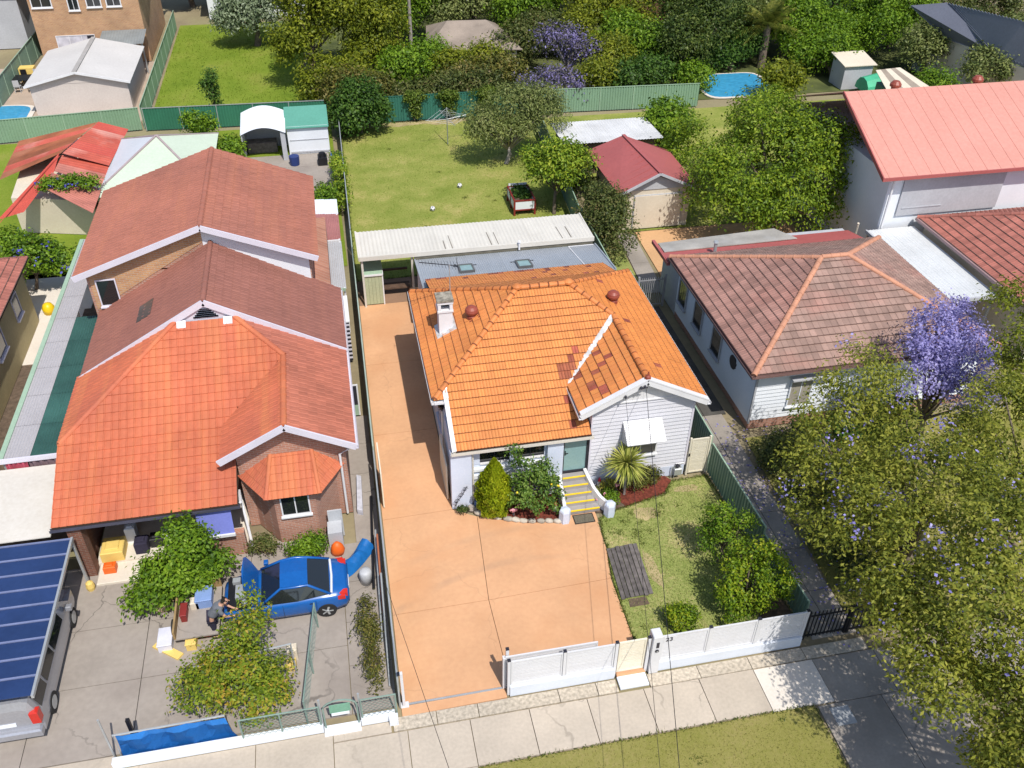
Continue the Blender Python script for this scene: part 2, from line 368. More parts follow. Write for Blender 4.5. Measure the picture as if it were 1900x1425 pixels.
SHEDG  = M('shed_green_metal', (0.40,0.44,0.29), 0.5, 0.06, 0.8, rnd=0.03)
GALV   = M('galvanised_steel', (0.45,0.47,0.48), 0.4, 0.08, 2, metal=0.4)
YELLOW = M('yellow_nosing', (0.80,0.55,0.02), 0.5, 0.04)
STEPM  = M('grey_step_tile', (0.30,0.28,0.275), 0.7, 0.1, 3, rnd=0.08)
MAT_   = M('rubber_mat', (0.13,0.115,0.085), 0.9, 0.3, 30, bump=0.5, bs=60)
BLACK  = M('black_metal', (0.012,0.012,0.015), 0.45, 0.1)
VENTR  = M('red_vent', (0.27,0.062,0.04), 0.45, 0.1, 3)
REDP   = M('red_paint', (0.22,0.025,0.022), 0.5, 0.15, 3)
RUST   = M('rusty_red_metal', (0.42,0.085,0.055), 0.6, 0.2, 0.9, rnd=0.12, stain=0.5, ss=0.5, scol=(0.60,0.42,0.36))
RUSTB  = M('rust_brown_metal', (0.28,0.09,0.04), 0.7, 0.3, 0.8, rnd=0.15, stain=0.4, ss=0.4, scol=(0.36,0.2,0.14))
LORANG = M('orange_red_tile', (0.49,0.132,0.064), 0.7, 0.12, 0.5, rnd=0.05, bump=0.1, stain=0.5, ss=0.35, scol=(0.36,0.10,0.068), streak=.6, stcol=(0.56,0.19,0.075))
LBROWN = M('brown_red_tile', (0.26,0.105,0.08), 0.75, 0.12, 0.4, rnd=0.04, bump=0.1, stain=0.45, ss=0.3, scol=(0.20,0.085,0.068), streak=.35, stcol=(0.32,0.13,0.09))
LORANB = M('rear_orange_tile', (0.345,0.128,0.088), 0.75, 0.12, 0.35, rnd=0.04, bump=0.1, stain=0.45, ss=0.25, scol=(0.22,0.095,0.075), streak=.4, stcol=(0.42,0.16,0.09))
RTILE  = M('faded_brown_tile', (0.30,0.195,0.16), 0.75, 0.18, 1.0, rnd=0.16, bump=0.1, stain=0.4, ss=0.5, scol=(0.36,0.13,0.10))
RTILE2 = M('pink_brown_tile', (0.36,0.13,0.10), 0.75, 0.18, 1.0, rnd=0.16, bump=0.1)
PINKR  = M('salmon_metal', (0.56,0.255,0.205), 0.5, 0.04, 0.4, rnd=0.03, stain=0.2, ss=0.25, scol=(0.68,0.32,0.27))
REDR   = M('red_metal', (0.37,0.098,0.092), 0.5, 0.06, 0.5, rnd=0.04, stain=0.12, scol=(0.36,0.13,0.11))
BRICKL = brickmat('pink_brick', (0.42,0.20,0.135), (0.34,0.15,0.10), (0.42,0.33,0.28))
BRICKY = brickmat('tan_brick', (0.50,0.28,0.13), (0.42,0.21,0.10), (0.45,0.36,0.28))
BRICKD = brickmat('brown_brick', (0.20,0.075,0.045), (0.15,0.055,0.035), (0.2,0.15,0.12))
WALLW  = M('white_wall', (0.72,0.75,0.80), 0.6, 0.04, 0.7)
WALLC  = M('cream_wall', (0.62,0.55,0.44), 0.7, 0.06, 0.7)
WALLY  = M('ochre_wall', (0.44,0.37,0.20), 0.8, 0.08, 0.6, stain=0.2)
WALLG  = M('grey_wall', (0.42,0.43,0.46), 0.7, 0.06, 0.7)
LILAC  = M('pale_lilac_trim', (0.62,0.60,0.68), 0.5, 0.04)
SOLARB = M('blue_sheet', (0.02,0.042,0.125), 0.35, 0.15, 0.6, rnd=0.06)
BLUEC  = M('blue_car_paint', (0.008,0.10,0.36), 0.25, 0.06, 1.0, spec=0.6)
SILVER = M('silver_car_paint', (0.42,0.43,0.47), 0.3, 0.04, 1.0, metal=0.5)
RUBBER = M('tyre_rubber', (0.02,0.02,0.02), 0.85)
REDL   = M('red_lamp', (0.55,0.03,0.02), 0.25)
TARP   = M('blue_mesh', (0.015,0.16,0.50), 0.6, 0.12, 1.5)
BARK   = M('bark', (0.16,0.125,0.095), 0.95, 0.3, 5, bump=0.6, bs=25)
BARKG  = M('grey_bark', (0.30,0.27,0.24), 0.95, 0.2, 5, bump=0.5, bs=25)
WIRE   = M('cable', (0.012,0.012,0.016), 0.6)
SKIN   = M('skin', (0.50,0.28,0.19), 0.6, 0.05)
GREYC  = M('grey_cloth', (0.13,0.14,0.16), 0.9, 0.15, 6)
NAVY   = M('dark_cloth', (0.025,0.022,0.045), 0.9, 0.15, 6)
HAIR   = M('dark_hair', (0.02,0.015,0.012), 0.7)
ORANGE = M('orange_plastic', (0.75,0.13,0.015), 0.5, 0.08, 3)
YELP   = M('yellow_plank_paint', (0.72,0.52,0.15), 0.7, 0.06, 3)
PINKC  = M('pink_cloth', (0.50,0.09,0.14), 0.9, 0.15, 1.2)
MAUVC  = M('mauve_cloth', (0.22,0.15,0.17), 0.9, 0.15, 1.2)
BLUEA  = M('blue_blind', (0.17,0.20,0.55), 0.7, 0.06, 1.0)
SHADEG = M('green_shade_sheet', (0.035,0.10,0.085), 0.5, 0.25, 0.7, rnd=0.1)
PLASTG = M('grey_plastic', (0.45,0.46,0.48), 0.5, 0.05)
BLUEP  = M('blue_plastic', (0.02,0.12,0.55), 0.4, 0.05)
POOLW  = watermat('pool_water', (0.05,0.30,0.52))
LAWNB  = grassmat('back_lawn_grass', [(0.10,0.14,0.02),(0.185,0.23,0.042),(0.26,0.28,0.068),(0.40,0.34,0.13)], 0.42)
LAWNF  = grassmat('front_lawn_grass', [(0.10,0.14,0.03),(0.20,0.245,0.062),(0.275,0.30,0.095),(0.46,0.38,0.19)], 0.6)
LAWNG  = grassmat('bright_lawn_grass', [(0.08,0.14,0.016),(0.14,0.205,0.02),(0.185,0.245,0.03),(0.25,0.26,0.055)], 0.25)
VERGE  = grassmat('verge_grass', [(0.13,0.145,0.03),(0.21,0.205,0.05),(0.25,0.23,0.07),(0.30,0.25,0.10)], 0.4)
# ------------------------------------------------------------------ ground, paving, lawns
def sheet(name, ps, z, mt):
    mb = MB(); mb.poly([(p[0], p[1], z) for p in ps]); return struct(name, mb, mt)
g = MB(); N_ = 24
for i in range(N_):
    for j in range(N_):
        a = lambda k: -420+k*840/N_
        g.quad((a(i),a(j),-0.07),(a(i+1),a(j),-0.07),(a(i+1),a(j+1),-0.07),(a(i),a(j+1),-0.07))
struct('ground', g, DIRT)

def slabs(root_name, cells, mt, top=0.0, thick=0.08, gap=0.011, piece='slab'):
    """paving laid as separate pieces with an open joint between them; every piece is a part of the paving"""
    r = thing(root_name, (cells[0][0][0], cells[0][0][1], 0), None, None); r['kind'] = 'structure'
    for ps in cells:
        cx = sum(p[0] for p in ps)/len(ps); cy = sum(p[1] for p in ps)/len(ps)
        mb = MB()
        q = []
        for p in ps:
            q.append((p[0]-math.copysign(gap, p[0]-cx), p[1]-math.copysign(gap, p[1]-cy)))
        mb.prism(q, top-thick, top); mb.build(piece, mt, r)
    return r
FX = lambda y: 0.12+0.0118*(y-15.8)          # the left boundary fence line
D1 = [[(FX(15.6)+.06,15.95),(3.52,15.95),(3.46,19.33),(FX(19.3)+.06,19.31)],
      [(FX(19.3)+.06,19.31),(3.46,19.33),(3.74,23.25),(2.9,23.78),(FX(23.7)+.06,23.72)],
      [(3.52,15.95),(7.72,15.95),(7.77,16.9),(7.78,19.44),(3.46,19.33)],
      [(3.46,19.33),(7.78,19.44),(8.02,20.8),(8.05,21.7),(8.12,22.35),(8.12,22.66),(7.0,22.66),(6.6,22.36),(6.1,22.5),(5.5,22.56),(4.8,22.82),(4.1,23.1),(3.74,23.25)],
      [(FX(23.7)+.06,23.72),(2.9,23.78),(2.96,28.6),(FX(28.6)+.06,28.6)],
      [(FX(28.6)+.06,28.6),(2.96,28.6),(2.96,33.6),(FX(33)+.06,33.6)],
      [(FX(33)+.06,33.6),(2.96,33.6),(3.3,35.0),(3.3,38.75),(FX(38)+.06,38.75)]]
slabs('driveway', D1, DRIVE, 0.0, gap=0.009)
slabs('entry_strip', [[(FX(15.6)+.02,15.52),(3.35,15.56),(3.35,15.90),(FX(15.6)+.02,15.88)]], DRIVE, -0.006)
mb = MB(); mb.box(0.3, 6.3, 15.885, 15.945, -0.03, 0.012); struct('gate_track', mb, GALV)
slabs('rear_paving', [[(FX(40)+.06,38.75),(3.3,38.75),(3.3,41.2),(FX(40)+.06,41.2)],[(3.3,38.5),(12.6,38.5),(12.6,41.4),(3.3,41.2)]], PAVE, -0.004)
aggr = []
xs = [-0.15,1.15,2.4,4.9,6.1,6.75]
for a, b in zip(xs[:-1], xs[1:]): aggr.append([(a,15.08),(b,15.08),(b,15.54),(a,15.54)])
for a, b in zip([7.75,9.4,11.1,12.95],[9.4,11.1,12.95,15.1]): aggr.append([(a,15.06),(b,15.06),(b,15.52),(a,15.52)])
slabs('boundary_strip', aggr, AGGR, 0.0)
foot = []
fx = [0.25,2.1,3.9,5.7,7.5,9.3,11.1]
for a, b in zip(fx[:-1], fx[1:]): foot.append([(a,13.55),(b,13.55),(b,15.05),(a,15.05)])
foot += [[(-1.9,11.5),(0.25,11.5),(0.25,15.05),(-1.9,15.05)],[(-1.9,15.07),(-.2,15.07),(-.2,15.44),(-1.9,15.44)],[(-4.1,11.5),(-1.9,11.5),(-1.9,15.44),(-4.1,15.44)],[(-8,11.5),(-4.1,11.5),(-4.1,15.44),(-8,15.44)],[(-16,11.5),(-8,11.5),(-8,15.88),(-16,15.88)],
         [(0.25,11.5),(2.1,11.5),(2.1,13.55),(0.25,13.55)]]
slabs('footpath', foot, CONC, 0.004)
slabs('new_footpath', [[(11.1,13.5),(13.1,13.5),(13.1,15.03),(11.1,15.03)]], CONCP, 0.006)
slabs('crossing', [[(12.5,9),(14.6,9),(14.6,13.45),(12.5,13.45)],[(13.1,13.45),(15.2,13.45),(15.2,15.03),(13.1,15.03)],[(15.2,13.45),(19,13.45),(19,15.03),(15.2,15.03)],[(19,13.45),(23,13.45),(23,15.03),(19,15.03)]], PATHM, 0.0)
slabs('leaf_littered_crossing', [[(14.6,9),(17,9),(17,13.45),(14.6,13.45)]], CONCG, 0.0)
sheet('nature_strip', [(2.1,4),(12.4,4),(12.4,13.5),(2.1,13.5)], 0.0, VERGE)
sheet('verge', [(17,4),(40,4),(40,13.4),(17,13.4)], -0.02, DIRT)
sheet('road', [(-80,-12),(80,-12),(80,3.6),(-80,3.6)], -0.05, CONCG)
front_lawn = [(7.78,16.0),(13.3,16.0),(13.0,23.75),(11.5,23.7),(11.05,23.05),(9.3,22.65),(8.6,22.5),(8.2,22.3),(8.1,21.6),(8.06,20.8),(7.82,19.4)]
sheet('front_lawn', front_lawn, -0.008, LAWNF)
back_lawn = [(FX(41)+.05,41.15),(13.1,41.3),(13.6,47),(14.6,63.1),(FX(63)+.05,63.1)]
sheet('back_lawn', back_lawn, -0.008, LAWNB)
DRYG = M('dry_turf',(0.36,0.29,0.15),0.95,0.25,1.2,bump=.4,bs=30,stain=.5,ss=.9,scol=(.22,.22,.06))
bp_ = lambda x, y, rx, ry, n=22: [(x+rx*math.cos(2*math.pi*k/n)*random.uniform(.75,1.15), y+ry*math.sin(2*math.pi*k/n)*random.uniform(.75,1.15)) for k in range(n)]
sheet('dry_patch', [(x_, 63.15) for x_ in (14.2,.8)]+[(.8+.67*k, 62.45+random.uniform(-.25,.3)) for k in range(21)], -0.004, DRYG)
for a_ in ((10.0,22.2,.55,.32),(9.35,19.6,.22,.9),(11.9,23.2,.5,.2)): sheet('dry_patch', bp_(*a_), -0.004, DRYG)
mb = MB(); mb.prism([(3.66,23.95),(3.5,23.78),(3.76,23.42),(4.12,23.14),(4.78,22.87),(5.53,22.59),(6.13,22.53),(6.6,22.4),(6.95,22.7),(7.05,24.1)], -0.05, 0.05); struct('mulch_bed', mb, MULCH)
mb = MB(); mb.prism([(9.35,24.03),(9.2,22.95),(9.32,22.72),(10.2,22.92),(11.03,23.15),(11.5,23.72),(11.3,24.03)], -0.05, 0.035); struct('mulch_bed', mb, MULCH)
mb = MB(); mb.prism([(8.3,24.03),(8.15,22.6),(8.6,22.55),(9.31,22.73),(9.19,22.95),(9.34,24.03)], -0.05, 0.025); struct('soil_bed', mb, SOIL)
mb = MB(); mb.prism([(12.0,16.0),(13.3,16.0),(13.25,17.6),(12.2,17.2)], -0.05, 0.03); struct('soil_bed', mb, SOIL)
# neighbour's path on the right, slab by slab
pc = []; ys = [15.75,17.6,19.5,21.4,23.3,25.2,27.25]
for a, b in zip(ys[:-1], ys[1:]):
    xl = lambda y: 13.48-0.02*(y-16)
    pc += [[(xl(a),a),(14.25,a),(14.25,b),(xl(b),b)],[(14.25,a),(15.05,a),(15.05,b),(14.25,b)]]
slabs('side_path', pc, PATHM, 0.0)
pd = []; ys = [27.25,29.2,31.1,33.0,34.9,36.0]
for a, b in zip(ys[:-1], ys[1:]):
    pd += [[(13.15,a),(14.25,a),(14.25,b),(13.15,b)],[(14.25,a),(15.25,a),(15.25,b),(14.25,b)]]
slabs('mossy_path', pd, PATHD, 0.0)  # slabs coloured dark for the shaded stretch of path
sheet('side_grass', [(13.15,36.05),(14.95,36.05),(15.25,43.5),(13.3,43.5)], -0.01, LAWNF)
slabs('rear_side_path', [[(14.97,37.3),(16.0,37.3),(16.2,40.4),(15.2,40.4)],[(15.2,40.4),(16.2,40.4),(16.4,43.8),(15.4,43.8)],[(13.2,38.5),(13.95,38.5),(13.95,41.0),(13.2,41.0)]], PATHM, 0.0)
slabs('garage_apron', [[(16.3,37.3),(26,37.3),(26,43.9),(16.5,43.9)]], M('orange_concrete',(0.55,0.33,0.17),0.85,0.1,0.6), -0.01)
sheet('neighbour_lawn', [(15.05,15.6),(30,15.6),(30,25.6),(15.4,25.6)], -0.03, VERGE)
sheet('neighbour_lawn', [(15.2,44),(40,44),(40,62.3),(15.0,62.3)], -0.03, LAWNB)
# left neighbour's yard
yc = []
ys = [15.9,18.4,20.6,23.4]
for a, b in zip(ys[:-1], ys[1:]):
    for x0, x1 in ((-20,-14),(-14,-10.6),(-10.6,-7.6),(-7.6,-4.4),(-4.4,-1.3)):
        yc.append([(x0,a),(x1,a),(x1,b),(x0,b)])
slabs('yard_paving', yc, CONCG, 0.0)
ys = [15.9,17.6,19.3,21.0,22.8,24.6,26.4,28.2,30.0]
slabs('side_strip', [[(-1.3 if b < 23 else -0.75,a),(FX(a)-.1,a),(FX(b)-.1,b),(-1.3 if b < 23 else -0.75,b)] for a, b in zip(ys[:-1], ys[1:])], CONCG, 0.002)
sheet('yard_soil', [(-22,23.4),(-10.8,23.4),(-10.8,45),(-22,45)], -0.03, SOIL)
slabs('rear_yard_paving', [[(-16.5,36.5),(-12.9,36.5),(-12.9,41.0),(-16.5,41.0)],[(-17,41.0),(-12.6,41.0),(-12.6,44.5),(-17,44.5)]], CONCP, -0.008)
slabs('rear_yard_paving', [[(-6,51.5),(-0.1,51.5),(-0.1,56.5),(-6,56.5)],[(-6,56.5),(-0.1,56.5),(-0.1,58.6),(-6,58.6)]], CONCG, -0.005)
sheet('rear_grass', [(-22,43),(0.1,43),(0.1,63.8),(-22,63.8)], -0.03, LAWNG)
sheet('bright_lawn', [(-12.6,65),(-1.5,65),(-1.5,91),(-12.6,91)], -0.02, LAWNG)
sheet('patio', [(-29,65),(-13.2,65),(-13.2,80.5),(-29,80.5)], -0.02, M('patio_paving',(0.42,0.33,0.26),0.85,0.1,0.8))
sheet('back_scrub', [(-1.4,64),(60,64),(60,100),(-1.4,100)], -0.03, M('scrub_ground',(0.05,0.07,0.018),0.95,0.4,0.4,col2=(0.13,0.15,0.04)))

# ------------------------------------------------------------------ roofs of real tiles
def poly_clip(face, poly):
    """cut a face (list of (u,v,w)) by a convex outline in u,v (counter-clockwise)"""
    n = len(poly)
    for i in range(n):
        ax, ay = poly[i]; bx, by = poly[(i+1)%n]
        out = []
        for k in range(len(face)):
            p, q = face[k], face[(k+1)%len(face)]
            dp = (bx-ax)*(p[1]-ay)-(by-ay)*(p[0]-ax); dq = (bx-ax)*(q[1]-ay)-(by-ay)*(q[0]-ax)
            if dp >= 0: out.append(p)
            if (dp >= 0) != (dq >= 0):
                t = dp/(dp-dq); out.append(tuple(p[j]+(q[j]-p[j])*t for j in range(3)))
        face = out
        if len(face) < 3: return []
    return face
PROF_FINE = [(0,.024),(.07,.026),(.13,.004),(.44,.003),(.50,.015),(.57,.015),(.63,.003),(.92,.003),(.97,.022),(1.0,.024)]
PROF_MID = [(0,.024),(.1,.024),(.16,.003),(.5,.012),(.88,.003),(1.0,.022)]
PROF_LOW = [(0,.022),(.2,.002),(.8,.002),(1.0,.022)]
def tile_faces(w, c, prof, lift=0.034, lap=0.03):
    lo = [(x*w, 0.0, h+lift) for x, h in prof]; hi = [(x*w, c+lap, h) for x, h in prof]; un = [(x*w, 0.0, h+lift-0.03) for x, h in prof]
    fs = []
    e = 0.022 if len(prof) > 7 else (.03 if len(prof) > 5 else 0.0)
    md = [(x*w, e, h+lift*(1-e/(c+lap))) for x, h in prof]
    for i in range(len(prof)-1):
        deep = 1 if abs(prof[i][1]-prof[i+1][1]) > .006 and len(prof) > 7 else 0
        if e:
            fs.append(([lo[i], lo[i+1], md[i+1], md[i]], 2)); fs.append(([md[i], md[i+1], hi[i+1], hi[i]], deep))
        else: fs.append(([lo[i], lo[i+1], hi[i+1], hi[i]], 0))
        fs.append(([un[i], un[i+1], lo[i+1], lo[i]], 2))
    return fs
def faces_mesh(name, fs):
    idx = {}; vs = []; out = []; ms = []
    for f, m_ in fs:
        o = []
        for p in f:
            k = (round(p[0],5), round(p[1],5), round(p[2],5))
            if k not in idx: idx[k] = len(vs); vs.append(p)
            if not o or idx[k] != o[-1]: o.append(idx[k])
        if len(o) > 1 and o[0] == o[-1]: o.pop()
        if len(o) >= 3: out.append(tuple(o)); ms.append(m_)
    return vs, out, ms
CAMP = Vector((0, 0, CAM_H))
class Roof:
    """collects the tiles of all planes of one roof; the ones nearest the camera become parts of their own"""
    def __init__(s, w=0.24, c=0.335, prof=PROF_FINE, limit=300):
        s.w, s.c, s.prof, s.limit = w, c, prof, limit; s.items = []; s.full = tile_faces(w, c, prof); s.shared = {}
    def plane(s, O, U, V, polys, mt, special=None, lift=0.02):
        O, U, V = Vector(O), Vector(U).normalized(), Vector(V).normalized(); Nn = U.cross(V)
        ccw = []
        for ps in polys:
            a = sum(ps[i][0]*ps[(i+1)%len(ps)][1]-ps[(i+1)%len(ps)][0]*ps[i][1] for i in range(len(ps)))
            ccw.append(ps if a > 0 else ps[::-1])
        u0 = min(p[0] for ps in ccw for p in ps); u1 = max(p[0] for ps in ccw for p in ps)
        v0 = min(p[1] for ps in ccw for p in ps); v1 = max(p[1] for ps in ccw for p in ps)
        for j in range(int(math.ceil((v1-v0)/s.c-1e-4))):
            for i in range(int(math.ceil((u1-u0)/s.w-1e-4))):
                u, v = u0+i*s.w, v0+j*s.c
                cs = [(u,v),(u+s.w,v),(u+s.w,v+s.c),(u,v+s.c)]
                full = any(all(all((b[0]-a[0])*(p[1]-a[1])-(b[1]-a[1])*(p[0]-a[0]) >= -1e-3 for a, b in zip(ps, ps[1:]+ps[:1])) for p in cs) for ps in ccw)
                jit = random.uniform(-.004, .004); tw = random.uniform(-.004, .004)
                o = O+U*u+V*v+Nn*(lift+jit)
                mat = special(u, v, i, j) if special else None
                M4 = Matrix(((U.x,V.x,Nn.x,o.x),(U.y,V.y,Nn.y,o.y),(U.z,V.z,Nn.z,o.z),(0,0,0,1))) @ Matrix.Rotation(tw, 4, 'Z')
                if full: fs = None
                else:
                    fs = []
                    for ps in ccw:
                        q = [(p[0]-u, p[1]-v) for p in ps]
                        for f, m_ in s.full:
                            r = poly_clip(f, q)
                            if r: fs.append((r, m_))
                    if not fs: continue
                    us = [p[0] for f, m_ in fs for p in f]; vv = [p[1] for f, m_ in fs for p in f]
                    if (max(us)-min(us))*(max(vv)-min(vv)) < 0.012: continue
                s.items.append(((o-CAMP).length, M4, fs, mat or mt))
    def finish(s, parent, o0):
        s.items.sort(key=lambda t: t[0]); k = 0
        rest = {}
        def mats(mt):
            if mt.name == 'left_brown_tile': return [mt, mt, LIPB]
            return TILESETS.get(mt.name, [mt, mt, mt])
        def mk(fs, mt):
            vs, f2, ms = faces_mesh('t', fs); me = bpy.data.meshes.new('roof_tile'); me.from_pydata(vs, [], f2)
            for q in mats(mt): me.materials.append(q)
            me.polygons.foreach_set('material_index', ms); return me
        for d, M4, fs, mt in s.items:
            if k < s.limit:
                k += 1
                if fs is None:
                    if mt.name not in s.shared: s.shared[mt.name] = mk(s.full, mt)
                    me = s.shared[mt.name]
                else: me = mk(fs, mt)
                ob = bpy.data.objects.new('roof_tile', me); COL.objects.link(ob); ob.parent = parent
                mm = M4.copy(); mm.translation = M4.translation-o0; ob.matrix_local = mm
            else:
                mb = rest.setdefault(mt.name, (MB(), mt))[0]
                vs, f2, ms = faces_mesh('t', fs if fs is not None else s.full)
                n = len(mb.v); mb.v += [tuple(M4 @ Vector(p)) for p in vs]
                for f, m_ in zip(f2, ms): mb.f.append(tuple(i+n for i in f)); mb.m.append(m_)
        for mb, mt in rest.values():
            ob = mb.build('tile_field', mats(mt), parent); ob['kind'] = 'stuff'
LIPB = M('grimy_brown_lip', (0.13,0.075,0.062), 0.85, 0.2, 2)  # course line shade painted on the lips, with grime
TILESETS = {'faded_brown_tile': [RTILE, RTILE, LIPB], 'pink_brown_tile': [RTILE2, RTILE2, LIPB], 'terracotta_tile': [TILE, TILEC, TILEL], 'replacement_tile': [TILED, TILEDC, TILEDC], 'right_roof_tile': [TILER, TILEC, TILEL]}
def ridge_caps(parent, p, q, mt=CAPM, r=0.115, L=0.40, lift=0.03, joined=False, piece='ridge_cap'):
    p, q = Vector(p), Vector(q); d = q-p; n = max(1, round(d.length/L)); d.normalize(); L = (q-p).length/n
    side = d.cross(Vector((0,0,1))).normalized(); up = side.cross(d)
    prof = [(math.cos(t), math.sin(t)) for t in [math.pi*(-0.06+1.12*k/7) for k in range(8)]]
    def ring(a, b, off, s0, mb):
        vs = []
        for a_, rr in ((0, 1.06), (0.05, 1.10), (0.06, 1.0), (L+0.03, 0.94)):
            vs.append([(c*r*rr, a_, s_*r*rr*0.85) for c, s_ in prof])
        return vs
    rings = ring(0, 0, 0, 0, None); vs = [x for rg in rings for x in rg]; fs = []
    for i in range(3):
        for k in range(7): fs.append((i*8+k, (i+1)*8+k, (i+1)*8+k+1, i*8+k+1))
    fs.append(tuple(range(8)))
    mi = [1]*14+[0]*7+[0]; me = None; allmb = MB(); o0 = org(parent)
    for i in range(n):
        o = p+d*(i*L)+up*lift
        M4 = Matrix(((side.x,d.x,up.x,o.x),(side.y,d.y,up.y,o.y),(side.z,d.z,up.z,o.z),(0,0,0,1)))
        if joined: allmb.add([M4 @ Vector(v) for v in vs], fs)
        else:
            if me is None:
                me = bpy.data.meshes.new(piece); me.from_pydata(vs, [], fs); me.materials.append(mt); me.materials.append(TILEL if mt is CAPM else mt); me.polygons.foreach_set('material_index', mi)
            ob = bpy.data.objects.new(piece, me); COL.objects.link(ob); ob.parent = parent
            mm = M4.copy(); mm.translation = o-o0; ob.matrix_local = mm
    if joined: allmb.build('ridge_line', mt, parent)
def gutter(parent, pts, mt=WHITE, w=0.12, h=0.1, name='gutter'):
    """open half-box gutter following the points"""
    mb = MB()
    for p, q in zip(pts[:-1], pts[1:]):
        p, q = Vector(p), Vector(q); d = (q-p).normalized(); s = d.cross(Vector((0,0,1))).normalized()
        prof = [(-w/2,0),(-w/2,-h),(w/2,-h),(w/2,0),(w/2-.012,0),(w/2-.012,-h+.012),(-w/2+.012,-h+.012),(-w/2+.012,0)]
        a = [p-d*w/2+s*x+Vector((0,0,z)) for x, z in prof]; b = [q+d*w/2+s*x+Vector((0,0,z)) for x, z in prof]
        mb.loft([a, b])
    return mb.build(name, mt, parent)
def boards(parent, x0, x1, y, z0, z1, mt, step=0.15, name='weatherboard', cut=None, face=-1, axis='x', o0=None, depth=0.042):
    """lapped cladding, one board per object; cut(z) gives the ends of a board at that height"""
    z = z0
    while z < z1-0.02:
        zt = min(z+step, z1); a, b = (x0, x1) if cut is None else cut(z)
        a2, b2 = (x0, x1) if cut is None else cut(zt)
        if b-a < 0.12: break
        mb = MB(); f = face
        if axis == 'x':
            mb.add([(a,y+f*depth,z),(b,y+f*depth,z),(b2,y+f*.004,zt),(a2,y+f*.004,zt),(a,y-f*.01,z),(b,y-f*.01,z),(b2,y-f*.01,zt),(a2,y-f*.01,zt)],
                   [(0,1,2,3),(4,5,1,0),(0,3,7,4),(1,5,6,2),(3,2,6,7)])
        else:
            mb.add([(y+f*depth,a,z),(y+f*depth,b,z),(y+f*.004,b2,zt),(y+f*.004,a2,zt),(y-f*.01,a,z),(y-f*.01,b,z),(y-f*.01,b2,zt),(y-f*.01,a2,zt)],
                   [(0,1,2,3),(4,5,1,0),(0,3,7,4),(1,5,6,2),(3,2,6,7)])
        mb.build(name, mt, parent); z = zt
def corrugated(mb, O, U, V, nu, lu, lv, pitch=0.076, amp=0.011, m=0, n=4):
    """corrugated sheet: waves run along V"""
    O, U, V = Vector(O), Vector(U).normalized(), Vector(V).normalized(); Nn = U.cross(V)
    k = max(2, int(lu/pitch*n)); a = []; b = []
    for i in range(k+1):
        u = lu*i/k; h = amp*math.cos(2*math.pi*u/pitch)
        a.append(O+U*u+Nn*h); b.append(O+U*u+V*lv+Nn*h)
    vs = a+b; return mb.add(vs, [(i, i+1, k+2+i, k+1+i) for i in range(k)], m)
def window(parent, x0, x1, y, z0, z1, fm=WHITE, gm=GLASS, face=-1, axis='x', bars=(0.5,), fw=0.05, depth=0.05, sill=True, name='window'):
    """frame, glass, bars and sill on a wall at y (or at x = y when axis is 'y')"""
    f = MB(); f_ = face
    def bx(a, b, c, d, lo, hi, mb):
        c, d = min(c,d), max(c,d)
        if axis == 'x': mb.box(a, b, c, d, lo, hi)
        else: mb.box(c, d, a, b, lo, hi)
    bx(x0-fw, x0, y, y+f_*depth, z0-fw, z1+fw, f); bx(x1, x1+fw, y, y+f_*depth, z0-fw, z1+fw, f)
    bx(x0, x1, y, y+f_*depth, z1, z1+fw, f); bx(x0, x1, y, y+f_*depth, z0-fw, z0, f)
    fr = f.build(name, fm, parent)
    gl = MB(); bx(x0, x1, y+f_*.008, y+f_*.018, z0, z1, gl); gl.build('pane', gm, fr)
    if bars:
        b = MB()
        for t in bars: xm = x0+(x1-x0)*t; bx(xm-.02, xm+.02, y+f_*.02, y+f_*.042, z0, z1, b)
        b.build('glazing_bar', fm, fr)
    if sill:
        s = MB(); bx(x0-fw-.04, x1+fw+.04, y, y+f_*(depth+.06), z0-fw-.06, z0-fw-.002, s); s.build('sill', fm, fr)
    return fr
# ------------------------------------------------------------------ the main house
HO = Vector((7.5, 29.0, 0.0))
house = thing('house', HO, 'single-storey pale blue house with bright orange tiled roof, numbered lot in the middle', 'house')
SL = 0.52; CT = math.cos(math.atan(SL)); ST = math.sin(math.atan(SL))
XL, XR, YF, YB, ZE = 2.57, 12.46, 25.6, 33.4, 3.80
RZ = ZE+SL*3.9; YR = 29.5; XRL, XRR = 6.47, 8.56
XG, ZG, YG = 10.03, ZE+SL*(XR-10.03), 23.74      # gable ridge
XGL = 7.65; YFE = 23.75                           # gable left eave, front eave
ZFE = ZE+SL*(YFE-YF)
# walls
w1 = MB()
w1.prism([(2.98,24.1),(3.66,24.1),(3.66,25.9),(2.98,25.9)], 0, ZFE-.05)
w1.box(2.98, 3.2, 25.9, 33.0, 0, ZE-.05); w1.box(3.5, 3.7, 33.0, 38.3, 0, 2.45); w1.box(2.98, 11.9, 32.8, 33.0, 0, ZE-.05)
w1.box(11.9, 12.1, 24.16, 33.0, 0, ZE-.1); w1.box(11.85, 12.0, 33.0, 38.3, 0, 2.45); w1.box(3.5, 12.0, 38.1, 38.3, 0, 2.3)
w1.build('wall', BLUEW, house)
dk = MB(); dk.slab([(XL+.15,YF+.1,ZE-.12),(XR-.15,YF+.1,ZE-.12),(XR-.15,YB-.1,ZE-.12),(XL+.15,YB-.1,ZE-.12)], .03); dk.build('ceiling', DECK, house)
roof = MB()
ed = lambda x, y, z: (x, y, z-.015)
roof.slab([ed(3.1,YFE,ZFE),ed(8.12,YFE,ZFE),ed(8.12,YF,ZE),ed(3.1,YF,ZE)], .02)
